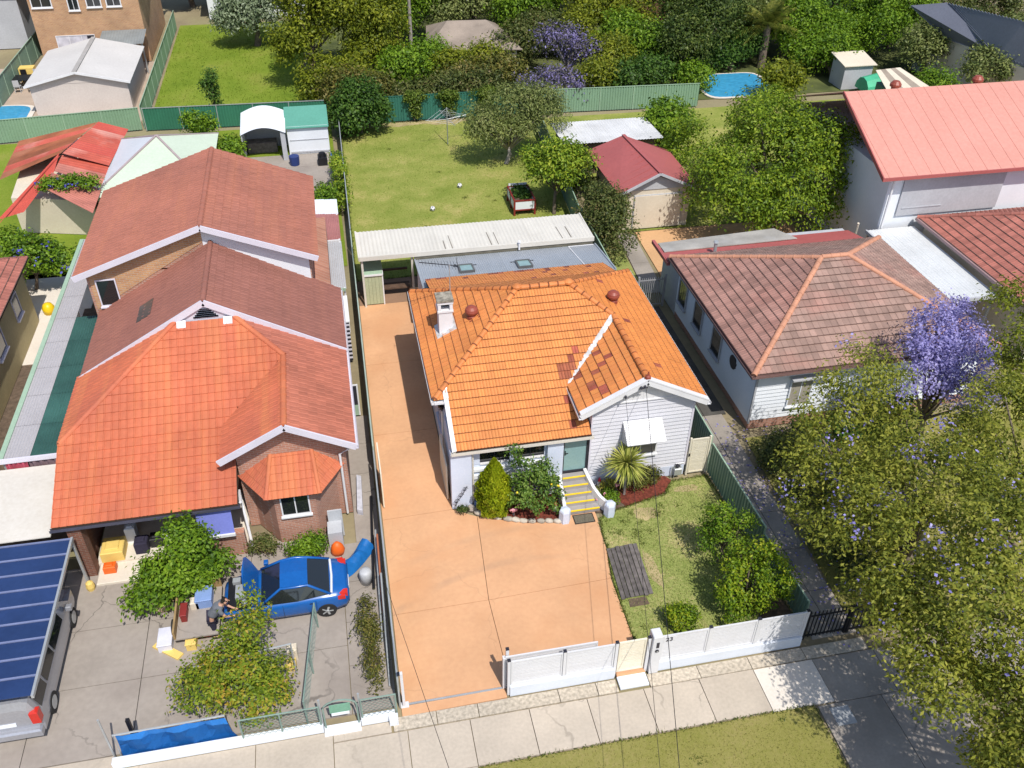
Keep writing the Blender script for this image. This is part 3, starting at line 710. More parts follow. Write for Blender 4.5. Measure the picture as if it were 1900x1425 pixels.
roof.poly([ed(XL,YF,ZE),ed(XR,YF,ZE),ed(XRR,YR,RZ),ed(XRL,YR,RZ)]); roof.poly([ed(XL,YB,ZE),ed(XL,YF,ZE),ed(XRL,YR,RZ)])
roof.poly([ed(XR,YF,ZE),ed(XR,YB,ZE),ed(XRR,YR,RZ)]); roof.poly([ed(XR,YB,ZE),ed(XL,YB,ZE),ed(XRL,YR,RZ),ed(XRR,YR,RZ)])
roof.slab([ed(XGL,YG,ZE+.0),ed(XG,YG,ZG),ed(XG,28.03,ZG),ed(XGL,YF+.05,ZE)], .02); roof.slab([ed(XG,YG,ZG),ed(XR,YG,ZE),ed(XR,28.03,ZE),ed(XG,28.03,ZG)], .02)
roof.slab([ed(3.45,35.2,3.2),ed(3.45,YB,3.8),ed(11.85,YB,3.8),ed(11.85,35.2,3.2)], .02)
roof = roof.build('roof', DECK, house)
tiles = Roof(limit=300)
darkset = {(20,8),(21,8),(22,8),(20,7),(21,7),(23,10),(22,9),(22,5),(20,4),(22,3),(20,1),(21,5)}
def front_special(u, v, i, j):
    return TILED if (i, j) in darkset else None
y2v = lambda y: (y-YFE)/CT
V7 = 7*.335
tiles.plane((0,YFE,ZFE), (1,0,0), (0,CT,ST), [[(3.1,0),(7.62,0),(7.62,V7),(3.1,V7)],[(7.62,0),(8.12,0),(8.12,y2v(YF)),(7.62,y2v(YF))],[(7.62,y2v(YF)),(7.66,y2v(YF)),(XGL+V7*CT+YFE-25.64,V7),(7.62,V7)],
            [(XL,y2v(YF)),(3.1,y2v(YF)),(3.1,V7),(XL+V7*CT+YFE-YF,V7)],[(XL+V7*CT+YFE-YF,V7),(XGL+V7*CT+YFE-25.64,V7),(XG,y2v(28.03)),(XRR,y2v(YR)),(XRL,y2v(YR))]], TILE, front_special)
tiles.plane((XL,YB,ZE), (0,-1,0), (CT,0,ST), [[(0.02,-.03),(7.78,-.03),(3.9,3.9/CT)]], TILE)
gset = {(3,3),(3,4),(6,2),(6,4),(6,5),(8,3),(8,4),(9,3),(2,5),(10,1),(11,5),(5,1)}
tiles.plane((XGL,28.03,ZE), (0,-1,0), (CT,0,ST), [[(28.03-25.68,-.03),(28.03-YG,-.03),(28.03-YG,2.38/CT),(0.02,2.38/CT)]], TILE,
            lambda u, v, i, j: TILED if (i//1, j) in {(8,1),(9,1),(12,2),(13,2),(14,3),(15,3),(10,3),(9,4),(8,5),(6,4)} else None)
tiles.plane((XR,0,ZE), (0,1,0), (-CT,0,ST), [[(YG,-.03),(YB,-.03),(30.97,2.43/CT),(YG,2.43/CT)],[(28.03,2.43/CT),(30.97,2.43/CT),(YR,3.9/CT)]], TILER,
            lambda u, v, i, j: TILED if (i*7+j*13) % 97 == 3 else None)
tiles.plane((XR,YB,ZE), (-1,0,0), (0,-CT,ST), [[(0,0),(XR-XL,0),(XR-XRL,3.9/CT),(XR-XRR,3.9/CT)]], TILE)
c2, s2 = math.cos(math.atan(.333)), math.sin(math.atan(.333))
tiles.plane((11.85,35.25,3.19), (-1,0,0), (0,-c2,s2), [[(0,0),(8.4,0),(8.4,1.85/c2),(0,1.85/c2)]], TILE,
            lambda u, v, i, j: TILED if (j == 0 and random.random() < .35) or random.random() < .06 else None)
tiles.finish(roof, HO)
for a, b in (((XL+.05,YF+.05,ZE),(XRL,YR,RZ)),((XL+.05,YB-.05,ZE),(XRL,YR,RZ)),((XR-.05,YB-.05,ZE),(XRR,YR,RZ)),((XG+.02,28.05,ZG),(XRR,YR,RZ)),
             ((XRL+.1,YR,RZ+.02),(XRR-.1,YR,RZ+.02)),((XG,YG+.05,ZG+.01),(XG,28.0,ZG+.01))):
    ridge_caps(roof, a, b)
fin = MB()
for x in (XRL, XRR): fin.lathe((x,YR,RZ+.05), [(.2,0),(.2,.08),(.1,.15),(.02,.17)], 10)
fin.build('ridge_end', CAPM, roof)
fin = MB(); fin.lathe((XG,YG+.06,ZG+.06), [(.11,0),(.1,.1),(.05,.15),(.02,.3)], 8); fin.build('finial', VENTR, roof)
# valley lined with pale metal, verge flashings
v = MB(); v.add([(XGL-.10,YF+.06,ZE+.05),(XGL+.10,YF-.02,ZE+.06),(XG+.05,27.9,ZG+.07),(XG-.12,28.05,ZG+.07),(XGL+.0,YF+.1,ZE+.0)], [(0,1,2,3)])
v.beam((XGL-.02,YF+.05,ZE+.055),(XG-.05,27.97,ZG+.075), .17, .03); v.build('valley', M('flashing',(0.60,0.60,0.60),0.5,0.2,4,stain=.5,ss=2), roof)
v = MB(); v.beam((3.04,YFE-.02,ZFE+.05),(3.04,YF+.42,ZE+.26), .16, .05); v.beam((2.98,YFE-.02,ZFE-.02),(2.98,YF,ZE-.02), .03, .18)
v.slab([(3.0,YF+.02,ZE+.06),(3.14,YF+.02,ZE+.06),(3.14,YF+.5,ZE+.31),(3.0,YF+.42,ZE+.27)], .02); v.build('verge_flashing', WHITE, roof)
gutter(roof, [(3.0,YF-.04,ZE-.02),(XL-.03,YF-.04,ZE-.02),(XL-.03,YB,ZE-.02)]); gutter(roof, [(XR+.05,YG,ZE-.02),(XR+.05,YB,ZE-.02)])
gutter(roof, [(2.98,YFE-.03,ZFE-.01),(8.12,YFE-.03,ZFE-.01)], CREAM, .12, .11); gutter(roof, [(XGL-.04,YF+.0,ZE-.02),(XGL-.04,YG,ZE-.02)])
mb = MB(); mb.box(2.98, 8.12, YFE+.03, YFE+.34, ZFE-.13, ZFE-.1); mb.box(XL, 2.98, YF, YB, ZE-.15, ZE-.12); mb.box(12.1, XR, 24.1, YB, ZE-.15, ZE-.12)
mb.add([(XGL,YG+.05,ZE-.16),(XG,YG+.05,ZG-.16),(XG,24.05,ZG-.16),(XGL,24.05,ZE-.16)],[(0,1,2,3)]); mb.add([(XG,YG+.05,ZG-.16),(XR,YG+.05,ZE-.16),(XR,24.05,ZE-.16),(XG,24.05,ZG-.16)],[(0,1,2,3)])
mb.box(7.7, 8.18, 24.0, 25.7, ZE-.16, ZE-.13); mb.build('soffit', WALLG, roof)
mb = MB()   # barge boards: face and white capping over the tile edge
for x in (XGL-.02, XR+.02):
    mb.beam((x,YG-.02,ZE-.06),(XG,YG-.02,ZG-.06), .035, .23); mb.beam((x,YG+.06,ZE+.075),(XG,YG+.06,ZG+.075), .22, .05)
mb.build('barge_board', WHITE, roof)
# gable wall, board by board
bk = MB(); bk.poly([(8.18,24.07,0.0),(12.06,24.07,0.0),(12.06,24.07,ZE-.05),(XG,24.07,ZG-.14),(8.18,24.07,ZE+.1)]); bk.box(8.14,8.18,24.05,25.6,0,ZE)
bk.build('gable_backing', BOARD, house)
mb = MB(); mb.box(8.16, 12.08, 24.0, 24.06, 0, 0.5); mb.build('plinth', BLUEW, house)
gz = lambda z: (max(8.2, XG-(ZG-.17-z)/SL), min(12.04, XG+(ZG-.17-z)/SL))
boards(house, 8.2, 12.04, 24.05, 0.5, 4.0, BOARD, 0.175, cut=gz)
mb = MB(); a, b = gz(4.0)
mb = MB(); mb.add([(a,24.0,3.99),(b,24.0,3.99),(XG,24.0,ZG-.16)], [(0,1,2)]); mb.box(a,b,23.97,24.01,3.97,4.02)
for i in range(9):
    x = a+(b-a)*(i+.5)/9; mb.box(x-.008,x+.008,23.988,24.0,4.02,min(ZG-.2,4.0+(ZG-.3-4.0)*(1-abs(x-XG)/((b-a)/2))+.02))
mb.build('gable_panel', WHITE, house)
mb = MB(); mb.box(12.04,12.12,24.0,24.1,.5,ZE-.2); mb.box(8.14,8.2,23.99,24.08,.5,3.75); mb.build('corner_board', LILAC, house)
# front: piers, enclosed verandah, door
mb = MB(); mb.cbox(2.9, 3.66, 23.8, 24.1, 0, ZFE-.12, .03); mb.build('pier', BLUEW, house)
mb = MB(); mb.cbox(6.5, 7.1, 23.84, 24.2, 0, ZFE-.12, .03); mb.build('pier', BLUEW, house)
mb = MB(); mb.box(3.66,6.5,24.02,24.2,0,1.62); mb.box(3.66,6.5,24.06,24.2,1.62,1.86); mb.box(3.66,6.5,24.06,24.2,2.72,ZFE-.1); mb.box(3.66,4.0,24.04,24.2,1.86,2.72); mb.box(5.12,5.38,24.04,24.2,1.86,2.72); mb.box(6.42,6.5,24.04,24.2,1.86,2.72)
mb.build('front_wall', BLUEW, house)
mb = MB(); mb.box(3.66,6.5,23.94,24.03,1.22,1.40); mb.box(3.66,6.5,23.92,24.05,1.60,1.72); mb.build('sill_band', WALLW, house)
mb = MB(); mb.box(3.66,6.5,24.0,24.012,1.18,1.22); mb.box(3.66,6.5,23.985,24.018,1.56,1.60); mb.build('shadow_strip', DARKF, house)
for x0, x1 in ((4.03,5.09),(5.41,6.40)):
    fr = window(house, x0, x1, 24.14, 1.92, 2.68, DARKF, GLASS, bars=(0.5,), fw=.03, sill=False)
    mb = MB(); mb.box(x0-.02,x1+.02,24.0,24.12,1.84,1.89); mb.build('sill', WHITE, fr)
mb = MB(); mb.box(4.2,4.5,24.145,24.15,1.93,2.66); mb.build('curtain', WALLG, house)
FZ = 0.86
mb = MB(); mb.box(7.1,8.18,24.02,24.3,0,FZ-.01); mb.box(7.1,8.18,24.2,24.3,2.72,ZFE-.08); mb.build('door_surround', DARKF, house)
mb = MB(); mb.box(7.12,7.19,24.02,24.12,FZ,2.72); mb.box(8.04,8.13,24.02,24.12,FZ,2.72); mb.box(7.19,8.04,24.02,24.12,2.64,2.72); mb.box(7.19,8.04,24.02,24.12,FZ,FZ+.1); mb.box(8.13,8.16,24.0,24.14,FZ,2.8)
door = mb.build('door', DARKF, house)
mb = MB(); mb.box(7.19,8.04,24.06,24.09,FZ+.1,2.64); mb.build('door_glass', FROST, door)
mb = MB(); mb.box(7.22,7.25,24.03,24.06,1.75,1.95); mb.box(7.22,7.34,24.01,24.03,1.84,1.86); mb.build('handle', BLACK, door)
mb = MB(); mb.tube([(3.72,23.9,ZFE-.15),(3.72,23.9,.42)], .035, 8); mb.tube([(3.72,23.9,.42),(3.72,23.9,.05)], .045, 8); mb.box(3.66,3.78,23.86,23.94,.4,.46); mb.build('downpipe', CREAM, house)
mb = MB(); mb.tube([(2.93,26.1,ZE-.15),(2.93,26.1,.05)], .035, 8); mb.build('downpipe', CREAM, house)
mb = MB(); mb.box(3.38,3.5,37.95,38.1,0,2.5); mb.build('corner_board', WHITE, house)
boards(house, 33.1, 38.1, 3.5, 0.0, 2.6, LILAC, 0.3, face=-1, axis='y', name='wall_board')
for y0 in (26.6,28.4,30.3): window(house, y0, y0+1.2, 2.98, 1.5, 2.6, LILAC, GLASS, face=-1, axis='y')
for y0 in (26.3,29.0,31.2): window(house, y0, y0+1.2, 12.1, 1.5, 2.6, WHITE, GLASS, face=1, axis='y')
mb = MB(); c = pt(809,753,3.2); mb.lathe((2.9,25.85,3.1), [(.03,0),(.03,.1),(.07,.1),(.09,.22)], 8); mb.lathe((2.85,25.95,3.1), [(.03,0),(.03,.1),(.07,.1),(.09,.22)], 8); mb.build('floodlight', BLACK, house)
# front window under its hood
fr = window(house, 9.55, 10.75, 23.995, 1.42, 2.55, WHITE, GLASS, bars=(0.5,), fw=.06)
mb = MB(); mb.box(9.57,10.14,23.972,23.976,1.44,2.5); mb.box(10.16,10.73,23.972,23.976,1.44,2.5); mb.build('blind', M('shade_blind',(0.22,0.20,0.17),0.9), fr)
aw = MB(); y0, y1, za, zb = 24.0, 23.28, 3.08, 2.50
aw.slab([(9.36,y1,zb),(10.86,y1,zb),(10.86,y0,za),(9.36,y0,za)], .025)
for k in range(11):
    t = k/11; aw.beam((9.36,y1+(y0-y1)*t,zb+(za-zb)*t+.012),(10.86,y1+(y0-y1)*t,zb+(za-zb)*t+.012), .03, .012)
awning = aw.build('window_hood', WHITE, house)
mb = MB()
for x in (9.38,10.84): mb.add([(x-.01,24.0,za-.03),(x-.01,24.0,zb-.35),(x-.01,y1,zb-.03)],[(0,1,2)]); mb.add([(x+.01,24.0,za-.03),(x+.01,y1,zb-.03),(x+.01,24.0,zb-.35)],[(0,1,2)])
mb.build('hood_cheek', WALLG, awning)
# steps with yellow nosings between two flared side walls
stp = thing('entry_steps', (7.6,23.3,0), 'grey entry steps with yellow nosings and flared white side walls', 'steps')
n = 5; yf0, yb0 = 22.66, 24.0
for k in range(n):
    ya = yf0+(yb0-yf0)*k/n; za_ = FZ*(k+1)/n; xa = 7.02+.016*k; xb = 8.22-.055*k if k else 8.3
    if k == n-1: xa, xb = 7.1, 8.12
    mb = MB(); mb.box(xa, xb, ya, yb0 if k == n-1 else yb0, FZ*k/n if k else 0, za_-.012); mb.build('riser', STEPM, stp)
    mb = MB(); mb.box(xa+.01, xb-.01, ya+.052, ya+(yb0-yf0)/n+.0 if k < n-1 else yb0, za_-.012, za_); mb.build('tread', STEPM, stp)
    mb = MB(); mb.box(xa+.01, xb-.01, ya-.008, ya+.05, za_-.03, za_+.004); mb.build('nosing', YELLOW, stp)
def side_wall(pts_, w):
    mb = MB()
    for (p, q) in zip(pts_[:-1], pts_[1:]):
        d = (Vector(q[:2])-Vector(p[:2])).normalized(); nx, ny = -d.y*w/2, d.x*w/2
        ring = lambda s: [(s[0]-nx,s[1]-ny,0),(s[0]+nx,s[1]+ny,0),(s[0]+nx,s[1]+ny,s[2]),(s[0]-nx,s[1]-ny,s[2])]
        mb.loft([ring(p), ring(q)])
    mb.build('side_wall', WHITE, stp)
side_wall([(7.04,24.0,1.0),(6.98,23.6,.93),(6.95,23.2,.78),(6.93,22.85,.6),(6.92,22.6,.5)], .12)
side_wall([(8.02,24.0,1.0),(8.06,23.6,.93),(8.16,23.2,.76),(8.34,22.85,.58),(8.52,22.6,.5)], .12)
mb = MB(); mb.lathe((6.88,22.42,0), [(.22,0),(.22,.52),(.19,.58),(.03,.64)], 6); mb.build('end_post', BLUEW, stp)
mb = MB(); mb.lathe((8.6,22.42,0), [(.22,0),(.22,.52),(.19,.58),(.03,.64)], 6); mb.build('end_post', BLUEW, stp)
mb = MB(); mb.box(7.22,7.99,22.14,22.60,0.004,.022); dm = mb.top('door_mat', MAT_, 'rectangular brown rubber mat at the foot of the entry steps', 'mat')
mb = MB()
for x0, x1, y0, y1 in ((7.22,7.99,22.14,22.17),(7.22,7.99,22.57,22.6),(7.22,7.25,22.17,22.57),(7.96,7.99,22.17,22.57)): mb.box(x0,x1,y0,y1,.022,.028)
mb.build('mat_border', BLACK, dm)
# chimney, vents, aerial, skylights
ch = MB(); ch.box(3.32,3.86,29.2,29.75,3.9,5.25); ch = ch.build('chimney', WHITE, house)
mb = MB(); mb.box(3.28,3.90,29.16,29.79,5.25,5.33); mb.box(3.28,3.90,29.16,29.79,5.62,5.72); mb.box(3.30,3.42,29.18,29.77,5.33,5.62); mb.box(3.76,3.88,29.18,29.77,5.33,5.62); mb.box(3.42,3.76,29.5,29.77,5.33,5.62); mb.build('chimney_head', WHITE, ch)
mb = MB(); mb.box(3.26,3.92,29.14,29.81,5.72,5.82); mb.build('chimney_cap', M('mossy_cap',(0.26,0.235,0.19),0.95,0.5,8,bump=.5), ch)
mb = MB(); mb.slab([(3.2,29.0,4.20),(3.98,29.0,4.60),(3.98,29.95,4.60),(3.2,29.95,4.20)], .03); mb.build('flashing', M('lead_flashing',(0.5,0.5,0.5),0.6,0.25,5), ch)
mb = MB(); mb.box(3.43,3.75,29.49,29.499,5.34,5.61); mb.build('flue', BLACK, ch)
for x, y in ((4.62,29.25),(10.42,29.35)):
    z = ZE+SL*(x-XL if x < 7 else XR-x)
    mb = MB(); mb.lathe((x,y,z-.1), [(.2,0),(.2,.2),(.17,.22),(.17,.28)], 14)
    mb.slab([(x-.28,y-.3,z+.04-(.28*SL if x<7 else -.28*SL)),(x+.28,y-.3,z+.04+(.28*SL if x<7 else -.28*SL)),(x+.28,y+.3,z+.04+(.28*SL if x<7 else -.28*SL)),(x-.28,y+.3,z+.04-(.28*SL if x<7 else -.28*SL))], .02)
    vb = mb.build('roof_vent', VENTR, house)
    mb = MB(); prof = [(.17,.18),(.245,.24),(.265,.32),(.235,.42),(.14,.5),(.02,.53)]
    mb.lathe((x,y,z), prof, 20)
    mb.build('vent_cowl', VENTR, vb)
an = MB(); b0 = Vector((3.98,30.6,4.42)); an.tube([b0, b0+Vector((0,0,2.15))], .02, 6); an.beam(b0+Vector((0,0,.5)), b0+Vector((-.35,-.2,-.05)), .012, .012)
an = an.build('aerial', GALV, house)
mb = MB(); e0 = b0+Vector((.35,.1,1.98)); e1 = b0+Vector((-1.15,.25,2.2)); mb.beam(e0, e1, .025, .025)
for k in range(13):
    t = k/12; p = e0.lerp(e1, t); l = .34-.18*t; mb.beam(p+Vector((0,-l,0)), p+Vector((0,l,0)), .012, .012)
mb.beam(e0+Vector((-.1,-.3,.22)), e0+Vector((-.1,.3,-.1)), .02, .02); mb.beam(e0+Vector((.0,-.3,-.2)), e0+Vector((.0,.3,.2)), .02, .02); mb.build('aerial_array', BLACK, an)
# rear skillion in grey corrugated sheets
gr0 = MB(); gr0.slab([(3.34,38.4,2.5),(3.34,34.85,3.02),(12.38,34.85,3.02),(12.38,38.4,2.5)], .03); rr = gr0.build('rear_roof', DECK, house)
gs = (3.02-2.5)/(38.4-34.85); gc, gsn = math.cos(math.atan(gs)), math.sin(math.atan(gs)); sw = 9.04/11
for k in range(11):
    mb = MB(); corrugated(mb, (3.34+sw*(k+1),38.42,2.512+ (.003 if k%2 else 0)), (-1,0,0), (0,-gc,gsn), 0, sw+.02, 3.57/gc, .1, .013); mb.build('roof_sheet', GREYR, rr)
mb = MB(); mb.beam((3.32,38.4,2.53),(3.32,34.9,3.05), .06, .09); mb.beam((12.40,38.4,2.53),(12.40,34.9,3.05), .06, .09); mb.build('barge_flashing', GREYR, rr)
mb = MB(); mb.beam((11.0,38.3,2.55),(11.15,35.3,2.99), .035, .025); mb.beam((11.0,38.32,2.55),(12.3,38.32,2.55), .035, .025); mb.build('conduit', WHITE, rr)
for px, py in ((865,498),(972,490)):
    c = pt(px, py, 2.84); z = lambda y: 3.02-gs*(y-34.85)
    mb = MB(); x0, x1, y0, y1 = c.x-.36, c.x+.36, c.y-.45, c.y+.45
    for a, b, p, q in ((x0,x1,y0,y0+.08),(x0,x1,y1-.08,y1),(x0,x0+.08,y0+.08,y1-.08),(x1-.08,x1,y0+.08,y1-.08)):
        mb.slab([(a,p,z(p)+.14),(b,p,z(p)+.14),(b,q,z(q)+.14),(a,q,z(q)+.14)], .13)
    sk = mb.build('skylight', M('bronze_frame',(0.10,0.10,0.10),0.4), house)
    mb = MB(); mb.slab([(x0+.08,y0+.08,z(y0)+.12),(x1-.08,y0+.08,z(y0)+.12),(x1-.08,y1-.08,z(y1)+.12),(x0+.08,y1-.08,z(y1)+.12)], .02); mb.build('pane', M('skylight_glass',(0.22,0.33,0.32),0.12,0.1,3,spec=.8), sk)
    mb = MB(); mb.slab([(x0-.22,y1,z(y1)+.03),(x1+.22,y1,z(y1)+.03),(x1+.22,y1+.05,z(y1)+.03),(x0-.22,y1+.05,z(y1)+.03)], .015); mb.build('flashing', BLACK, sk)
# pergola: cream roof sheets on posts behind the house
pg = thing('pergola', (6.5,39.9,0), 'long cream corrugated pergola roof across the back of the orange roofed house', 'pergola')
sw = 11.62/15
for k in range(15):
    mb = MB(); corrugated(mb, (.70+sw*k,38.55,2.86+(.004 if k%2 else 0)), (1,0,0), (0,1,-.035), 0, sw+.02, 2.78, .19 if k else .19, .016, n=5); mb.build('roof_sheet', CREAM, pg)
mb = MB(); mb.box(.66,12.36,38.42,38.54,2.68,2.90); mb.build('fascia', CREAM, pg)
mb = MB(); mb.box(.62,.70,38.5,41.3,2.66,2.84); mb.box(12.32,12.38,38.5,41.3,2.66,2.84); mb.build('end_trim', CREAM, pg)
for x, y in ((.78,38.6),(3.2,38.6),(7.0,41.1),(12.2,38.6),(.8,41.1),(4.0,41.1),(10,41.1),(12.2,41.1)):
    mb = MB(); mb.box(x-.05,x+.05,y-.05,y+.05,0,2.72); mb.build('post', CREAM, pg)
mb = MB()
for y in (38.62,39.9,41.1): mb.box(.7,12.3,y-.04,y+.04,2.62,2.74 if y < 40 else 2.70)
mb.build('beam', CREAM, pg)
mb = MB()
for px0, py0, px1, py1 in ((822,447,827,462),(831,437,840,461),(902,431,913,455),(915,431,925,453),(1031,421,1044,442),(1048,420,1060,440)):
    a, b = pt(px0,py0,2.83), pt(px1,py1,2.87); mb.beam((a.x,a.y,2.86+.02-.035*(a.y-38.55)),(a.x+(b.x-a.x),b.y,2.86+.02-.035*(b.y-38.55)), .03, .02)
mb.build('lap_joint', M('dark_lap',(0.16,0.14,0.12),0.7), pg)
mb = MB(); mb.box(3.3,12.3,38.46,38.5,2.5,2.68); mb.build('screen', M('dark_screen',(0.14,0.13,0.10),0.8,0.2,3), pg)
mb = MB(); mb.lathe((8.5,38.35,2.9), [(.05,-.3),(.05,.12),(.09,.13),(.06,.2)], 8); mb.build('flue', WHITE, pg)
mb = MB(); mb.box(1.0,3.1,39.4,40.0,.4,.46); mb.box(1.0,3.1,40.6,40.7,.8,.9)
for x in (1.1,3.0): mb.box(x,x+.06,39.45,39.95,0,.4)
mb.top('bench', M('bench_timber',(0.10,0.06,0.04),0.8,0.3,4), 'dark timber bench in the shade under the pergola roof', 'bench')
# garden shed tucked under the pergola
sh = thing('garden_shed', (1.25,39.3,0), 'small sage green metal garden shed under the pergola corner', 'shed')
for k in range(5):
    x = .84+.17*k; mb = MB(); mb.box(x,x+.163,38.72,38.74,.05,1.72+.0); mb.box(x,x+.02,38.705,38.72,.05,1.72); mb.build('wall_sheet', SHEDG, sh)
mb = MB(); mb.box(.84,.86,38.74,40.3,.05,1.75); mb.box(1.67,1.69,38.74,40.3,.05,1.75); mb.box(.84,1.69,40.28,40.3,.05,2.0); mb.build('side_sheet', SHEDG, sh)
for k in range(8):
    mb = MB(); y = 38.68+.21*k; z = 1.76+.17*(y-38.68); mb.slab([(.8,y,z),(1.74,y,z),(1.74,y+.205,z+.035),(.8,y+.205,z+.035)], .02); mb.build('roof_sheet', PALEG, sh)
mb = MB(); mb.box(.8,1.74,38.65,38.69,1.68,1.77); mb.box(1.68,1.74,38.69,38.75,.0,1.7); mb.box(1.72,1.75,38.69,40.3,1.72,1.80); mb.build('trim', WHITE, sh)
# ------------------------------------------------------------------ fences
def sheet_fence(name, pts_, h, mt, label, panel=2.37, cap=GALV, group=None, rib=0.19, post=True, z0=0.03, hs=None):
    """ribbed steel sheets, one part per panel, with posts and top rails"""
    r = thing(name, (pts_[0][0], pts_[0][1], 0), label, 'fence', group)
    for p, q in zip(pts_[:-1], pts_[1:]):
        p, q = Vector((p[0],p[1],0)), Vector((q[0],q[1],0)); L = (q-p).length; n = max(1, round(L/panel)); d = (q-p)/L; s = Vector((-d.y,d.x,0))
        for i in range(n):
            a = p+d*(L*i/n); l = L/n; k = max(1, round(l/rib)); prof = []
            hh = h if hs is None else hs(a)
            for j in range(k):
                u = l*j/k; w_ = l/k
                prof += [(u,0),(u+w_*.55,0),(u+w_*.65,.035),(u+w_*.9,.035)]
            prof.append((l,0)); mb = MB()
            lo = [a+d*u+s*o+Vector((0,0,z0)) for u, o in prof]; hi = [a+d*u+s*o+Vector((0,0,hh)) for u, o in prof]; m_ = len(prof)
            mb.add(lo+hi, [(j,j+1,m_+j+1,m_+j) for j in range(m_-1)]); mb.build('fence_panel', mt, r)
            mb = MB(); mb.beam(a+Vector((0,0,hh)), a+d*l+Vector((0,0,hh)), .05, .045); mb.build('top_rail', cap, r)
            if post: mb = MB(); mb.beam(a+Vector((0,0,0)), a+Vector((0,0,hh+.03)), .05, .05); mb.build('post', cap, r)
    return r
sheet_fence('metal_fence', [(FX(15.8),15.85),(FX(26),26)], 1.45, GREENF, 'green metal fence with galvanised rail along the orange driveway', cap=GALV)
sheet_fence('metal_fence', [(FX(26.2),26.2),(FX(44),44)], 1.5, GREENF, 'long green metal fence between the driveway and the brick red roofed house', cap=M('pale_green_rail',(0.34,0.42,0.38),0.5))
sheet_fence('metal_fence', [(FX(44.2),44.2),(FX(63),63.2)], 1.5, TEAL, 'dark green metal fence on the left edge of the back lawn', cap=GALV)
sheet_fence('metal_fence', [(FX(63)+.05,63.35),(14.6,63.35)], 1.85, TEAL, 'dark teal metal fence across the end of the back lawn', cap=TEAL)
sheet_fence('metal_fence', [(14.8,63.2),(27.5,62.6)], 1.75, M('sage_sheet',(0.20,0.32,0.22),0.5,0.05,.6,rnd=.04), 'sage green metal fence behind the white roofed shed', cap=PALEG)
sheet_fence('metal_fence', [(-25,63.6),(-12.9,64.8)], 1.6, M('sage_sheet_pale',(0.22,0.34,0.23),0.5,0.05,.6,rnd=.04), 'pale green metal fence behind the rusty red shed', cap=PALEG)
sheet_fence('metal_fence', [(-12.6,64.6),(-.2,64.1)], 1.6, M('deep_green_sheet',(0.035,0.16,0.10),0.55,0.1,.6,rnd=.06), 'deep green metal fence between the bright lawn and the tan grass yard', cap=GALV)
sheet_fence('metal_fence', [(-12.8,65.1),(-12.8,90)], 1.6, M('sage_sheet_far',(0.16,0.27,0.18),0.5,0.05,.6,rnd=.04), 'green metal fence running back beside the bright lawn', cap=PALEG)
sheet_fence('metal_fence', [(-23.6,69),(-23.2,92)], 1.8, GREENF, 'green metal fence left of the tan brick house', cap=PALEG)
hsf = lambda p: 1.2 if p.y < 18.5 else (1.5 if p.y < 22.6 else 1.8)
sheet_fence('metal_fence', [(13.38,16.3),(13.22,19.4),(13.08,23.9)], 1.5, GREENF, 'green metal fence along the right edge of the front lawn', panel=1.55, cap=PALEG, hs=hsf)
sheet_fence('metal_fence', [(13.06,24.0),(13.05,36.0),(13.2,44.0)], 1.8, GREENF, 'green metal fence beside the right wall of the orange roofed house', cap=PALEG)
sheet_fence('metal_fence', [(13.25,44.2),(14.7,63.1)], 1.6, GREENF, 'green metal fence hidden behind the trees right of the back lawn', cap=PALEG)
# low capped front fence of white slats
def slat_panel(parent, x0, x1, y, z0, z1, mt=WHITEF, n=14, name='slat', frame=True, piece='panel', axis='x', face=-1):
    fr = MB()
    def bx(a, b, c, d, lo, hi, mb):
        if axis == 'x': mb.box(a, b, c, d, lo, hi)
        else: mb.box(c, d, a, b, lo, hi)
    bx(x0, x1, y-.025, y+.025, z1-.06, z1, fr); bx(x0, x1, y-.025, y+.025, z0, z0+.06, fr); bx(x0, x0+.05, y-.025, y+.025, z0+.06, z1-.06, fr); bx(x1-.05, x1, y-.025, y+.025, z0+.06, z1-.06, fr)
    p = fr.build(piece, mt, parent); h = (z1-z0-.12)/n
    sh_ = MB(); L = x1-x0-.1
    for i in range(1):
        if axis == 'x': bx(x0+.05, x1-.05, -.005, .005, 0, h*.80, sh_)
        else: bx(x0+.05, x1-.05, -.005, .005, 0, h*.80, sh_)
    o0 = org(parent); me = sh_.mesh(name, (x0 if axis == 'x' else 0, 0 if axis == 'x' else x0, 0)); me.materials.append(mt)
    for i in range(n):
        ob = bpy.data.objects.new(name, me); COL.objects.link(ob); ob.parent = p
        z = z0+.06+h*i+h*.07
        ob.location = Vector((x0, y, z) if axis == 'x' else (y, x0, z))-o0
    return p
def slat_post(parent, x, y, h, w_=0.09, z0=0.0, cap=True):
    mb = MB(); mb.box(x-w_/2, x+w_/2, y-w_/2, y+w_/2, z0, h); p = mb.build('post', WHITEF, parent)
    if cap: mb = MB(); mb.box(x-w_/2-.006, x+w_/2+.006, y-w_/2-.006, y+w_/2+.006, h, h+.03); mb.build('post_cap', DARKF, p)
ff = thing('front_fence', (5,15.65,0), 'white slatted front fence on a low wall left of the pedestrian gate', 'fence')
mb = MB(); mb.cbox(3.43, 6.72, 15.57, 15.77, 0, .46, .015); mb.build('base_wall', M('fence_base',(0.64,0.68,0.75),0.7,.05,1,stain=.2,ss=.8,scol=(.5,.52,.55)), ff)
for a, b in ((3.46,5.04),(5.16,6.66)): slat_panel(ff, a, b, 15.67, .48, 1.60)
for x in (3.40,5.10): slat_post(ff, x, 15.67, 1.66)
slat_post(ff, 6.72, 15.67, 1.66)
gt = thing('pedestrian_gate', (7.2,15.68,0), 'cream white slatted pedestrian gate beside the letterbox pillar', 'gate')
slat_panel(gt, 6.80, 7.66, 15.68, .18, 1.62, CREAMD, n=16, piece='gate_leaf')
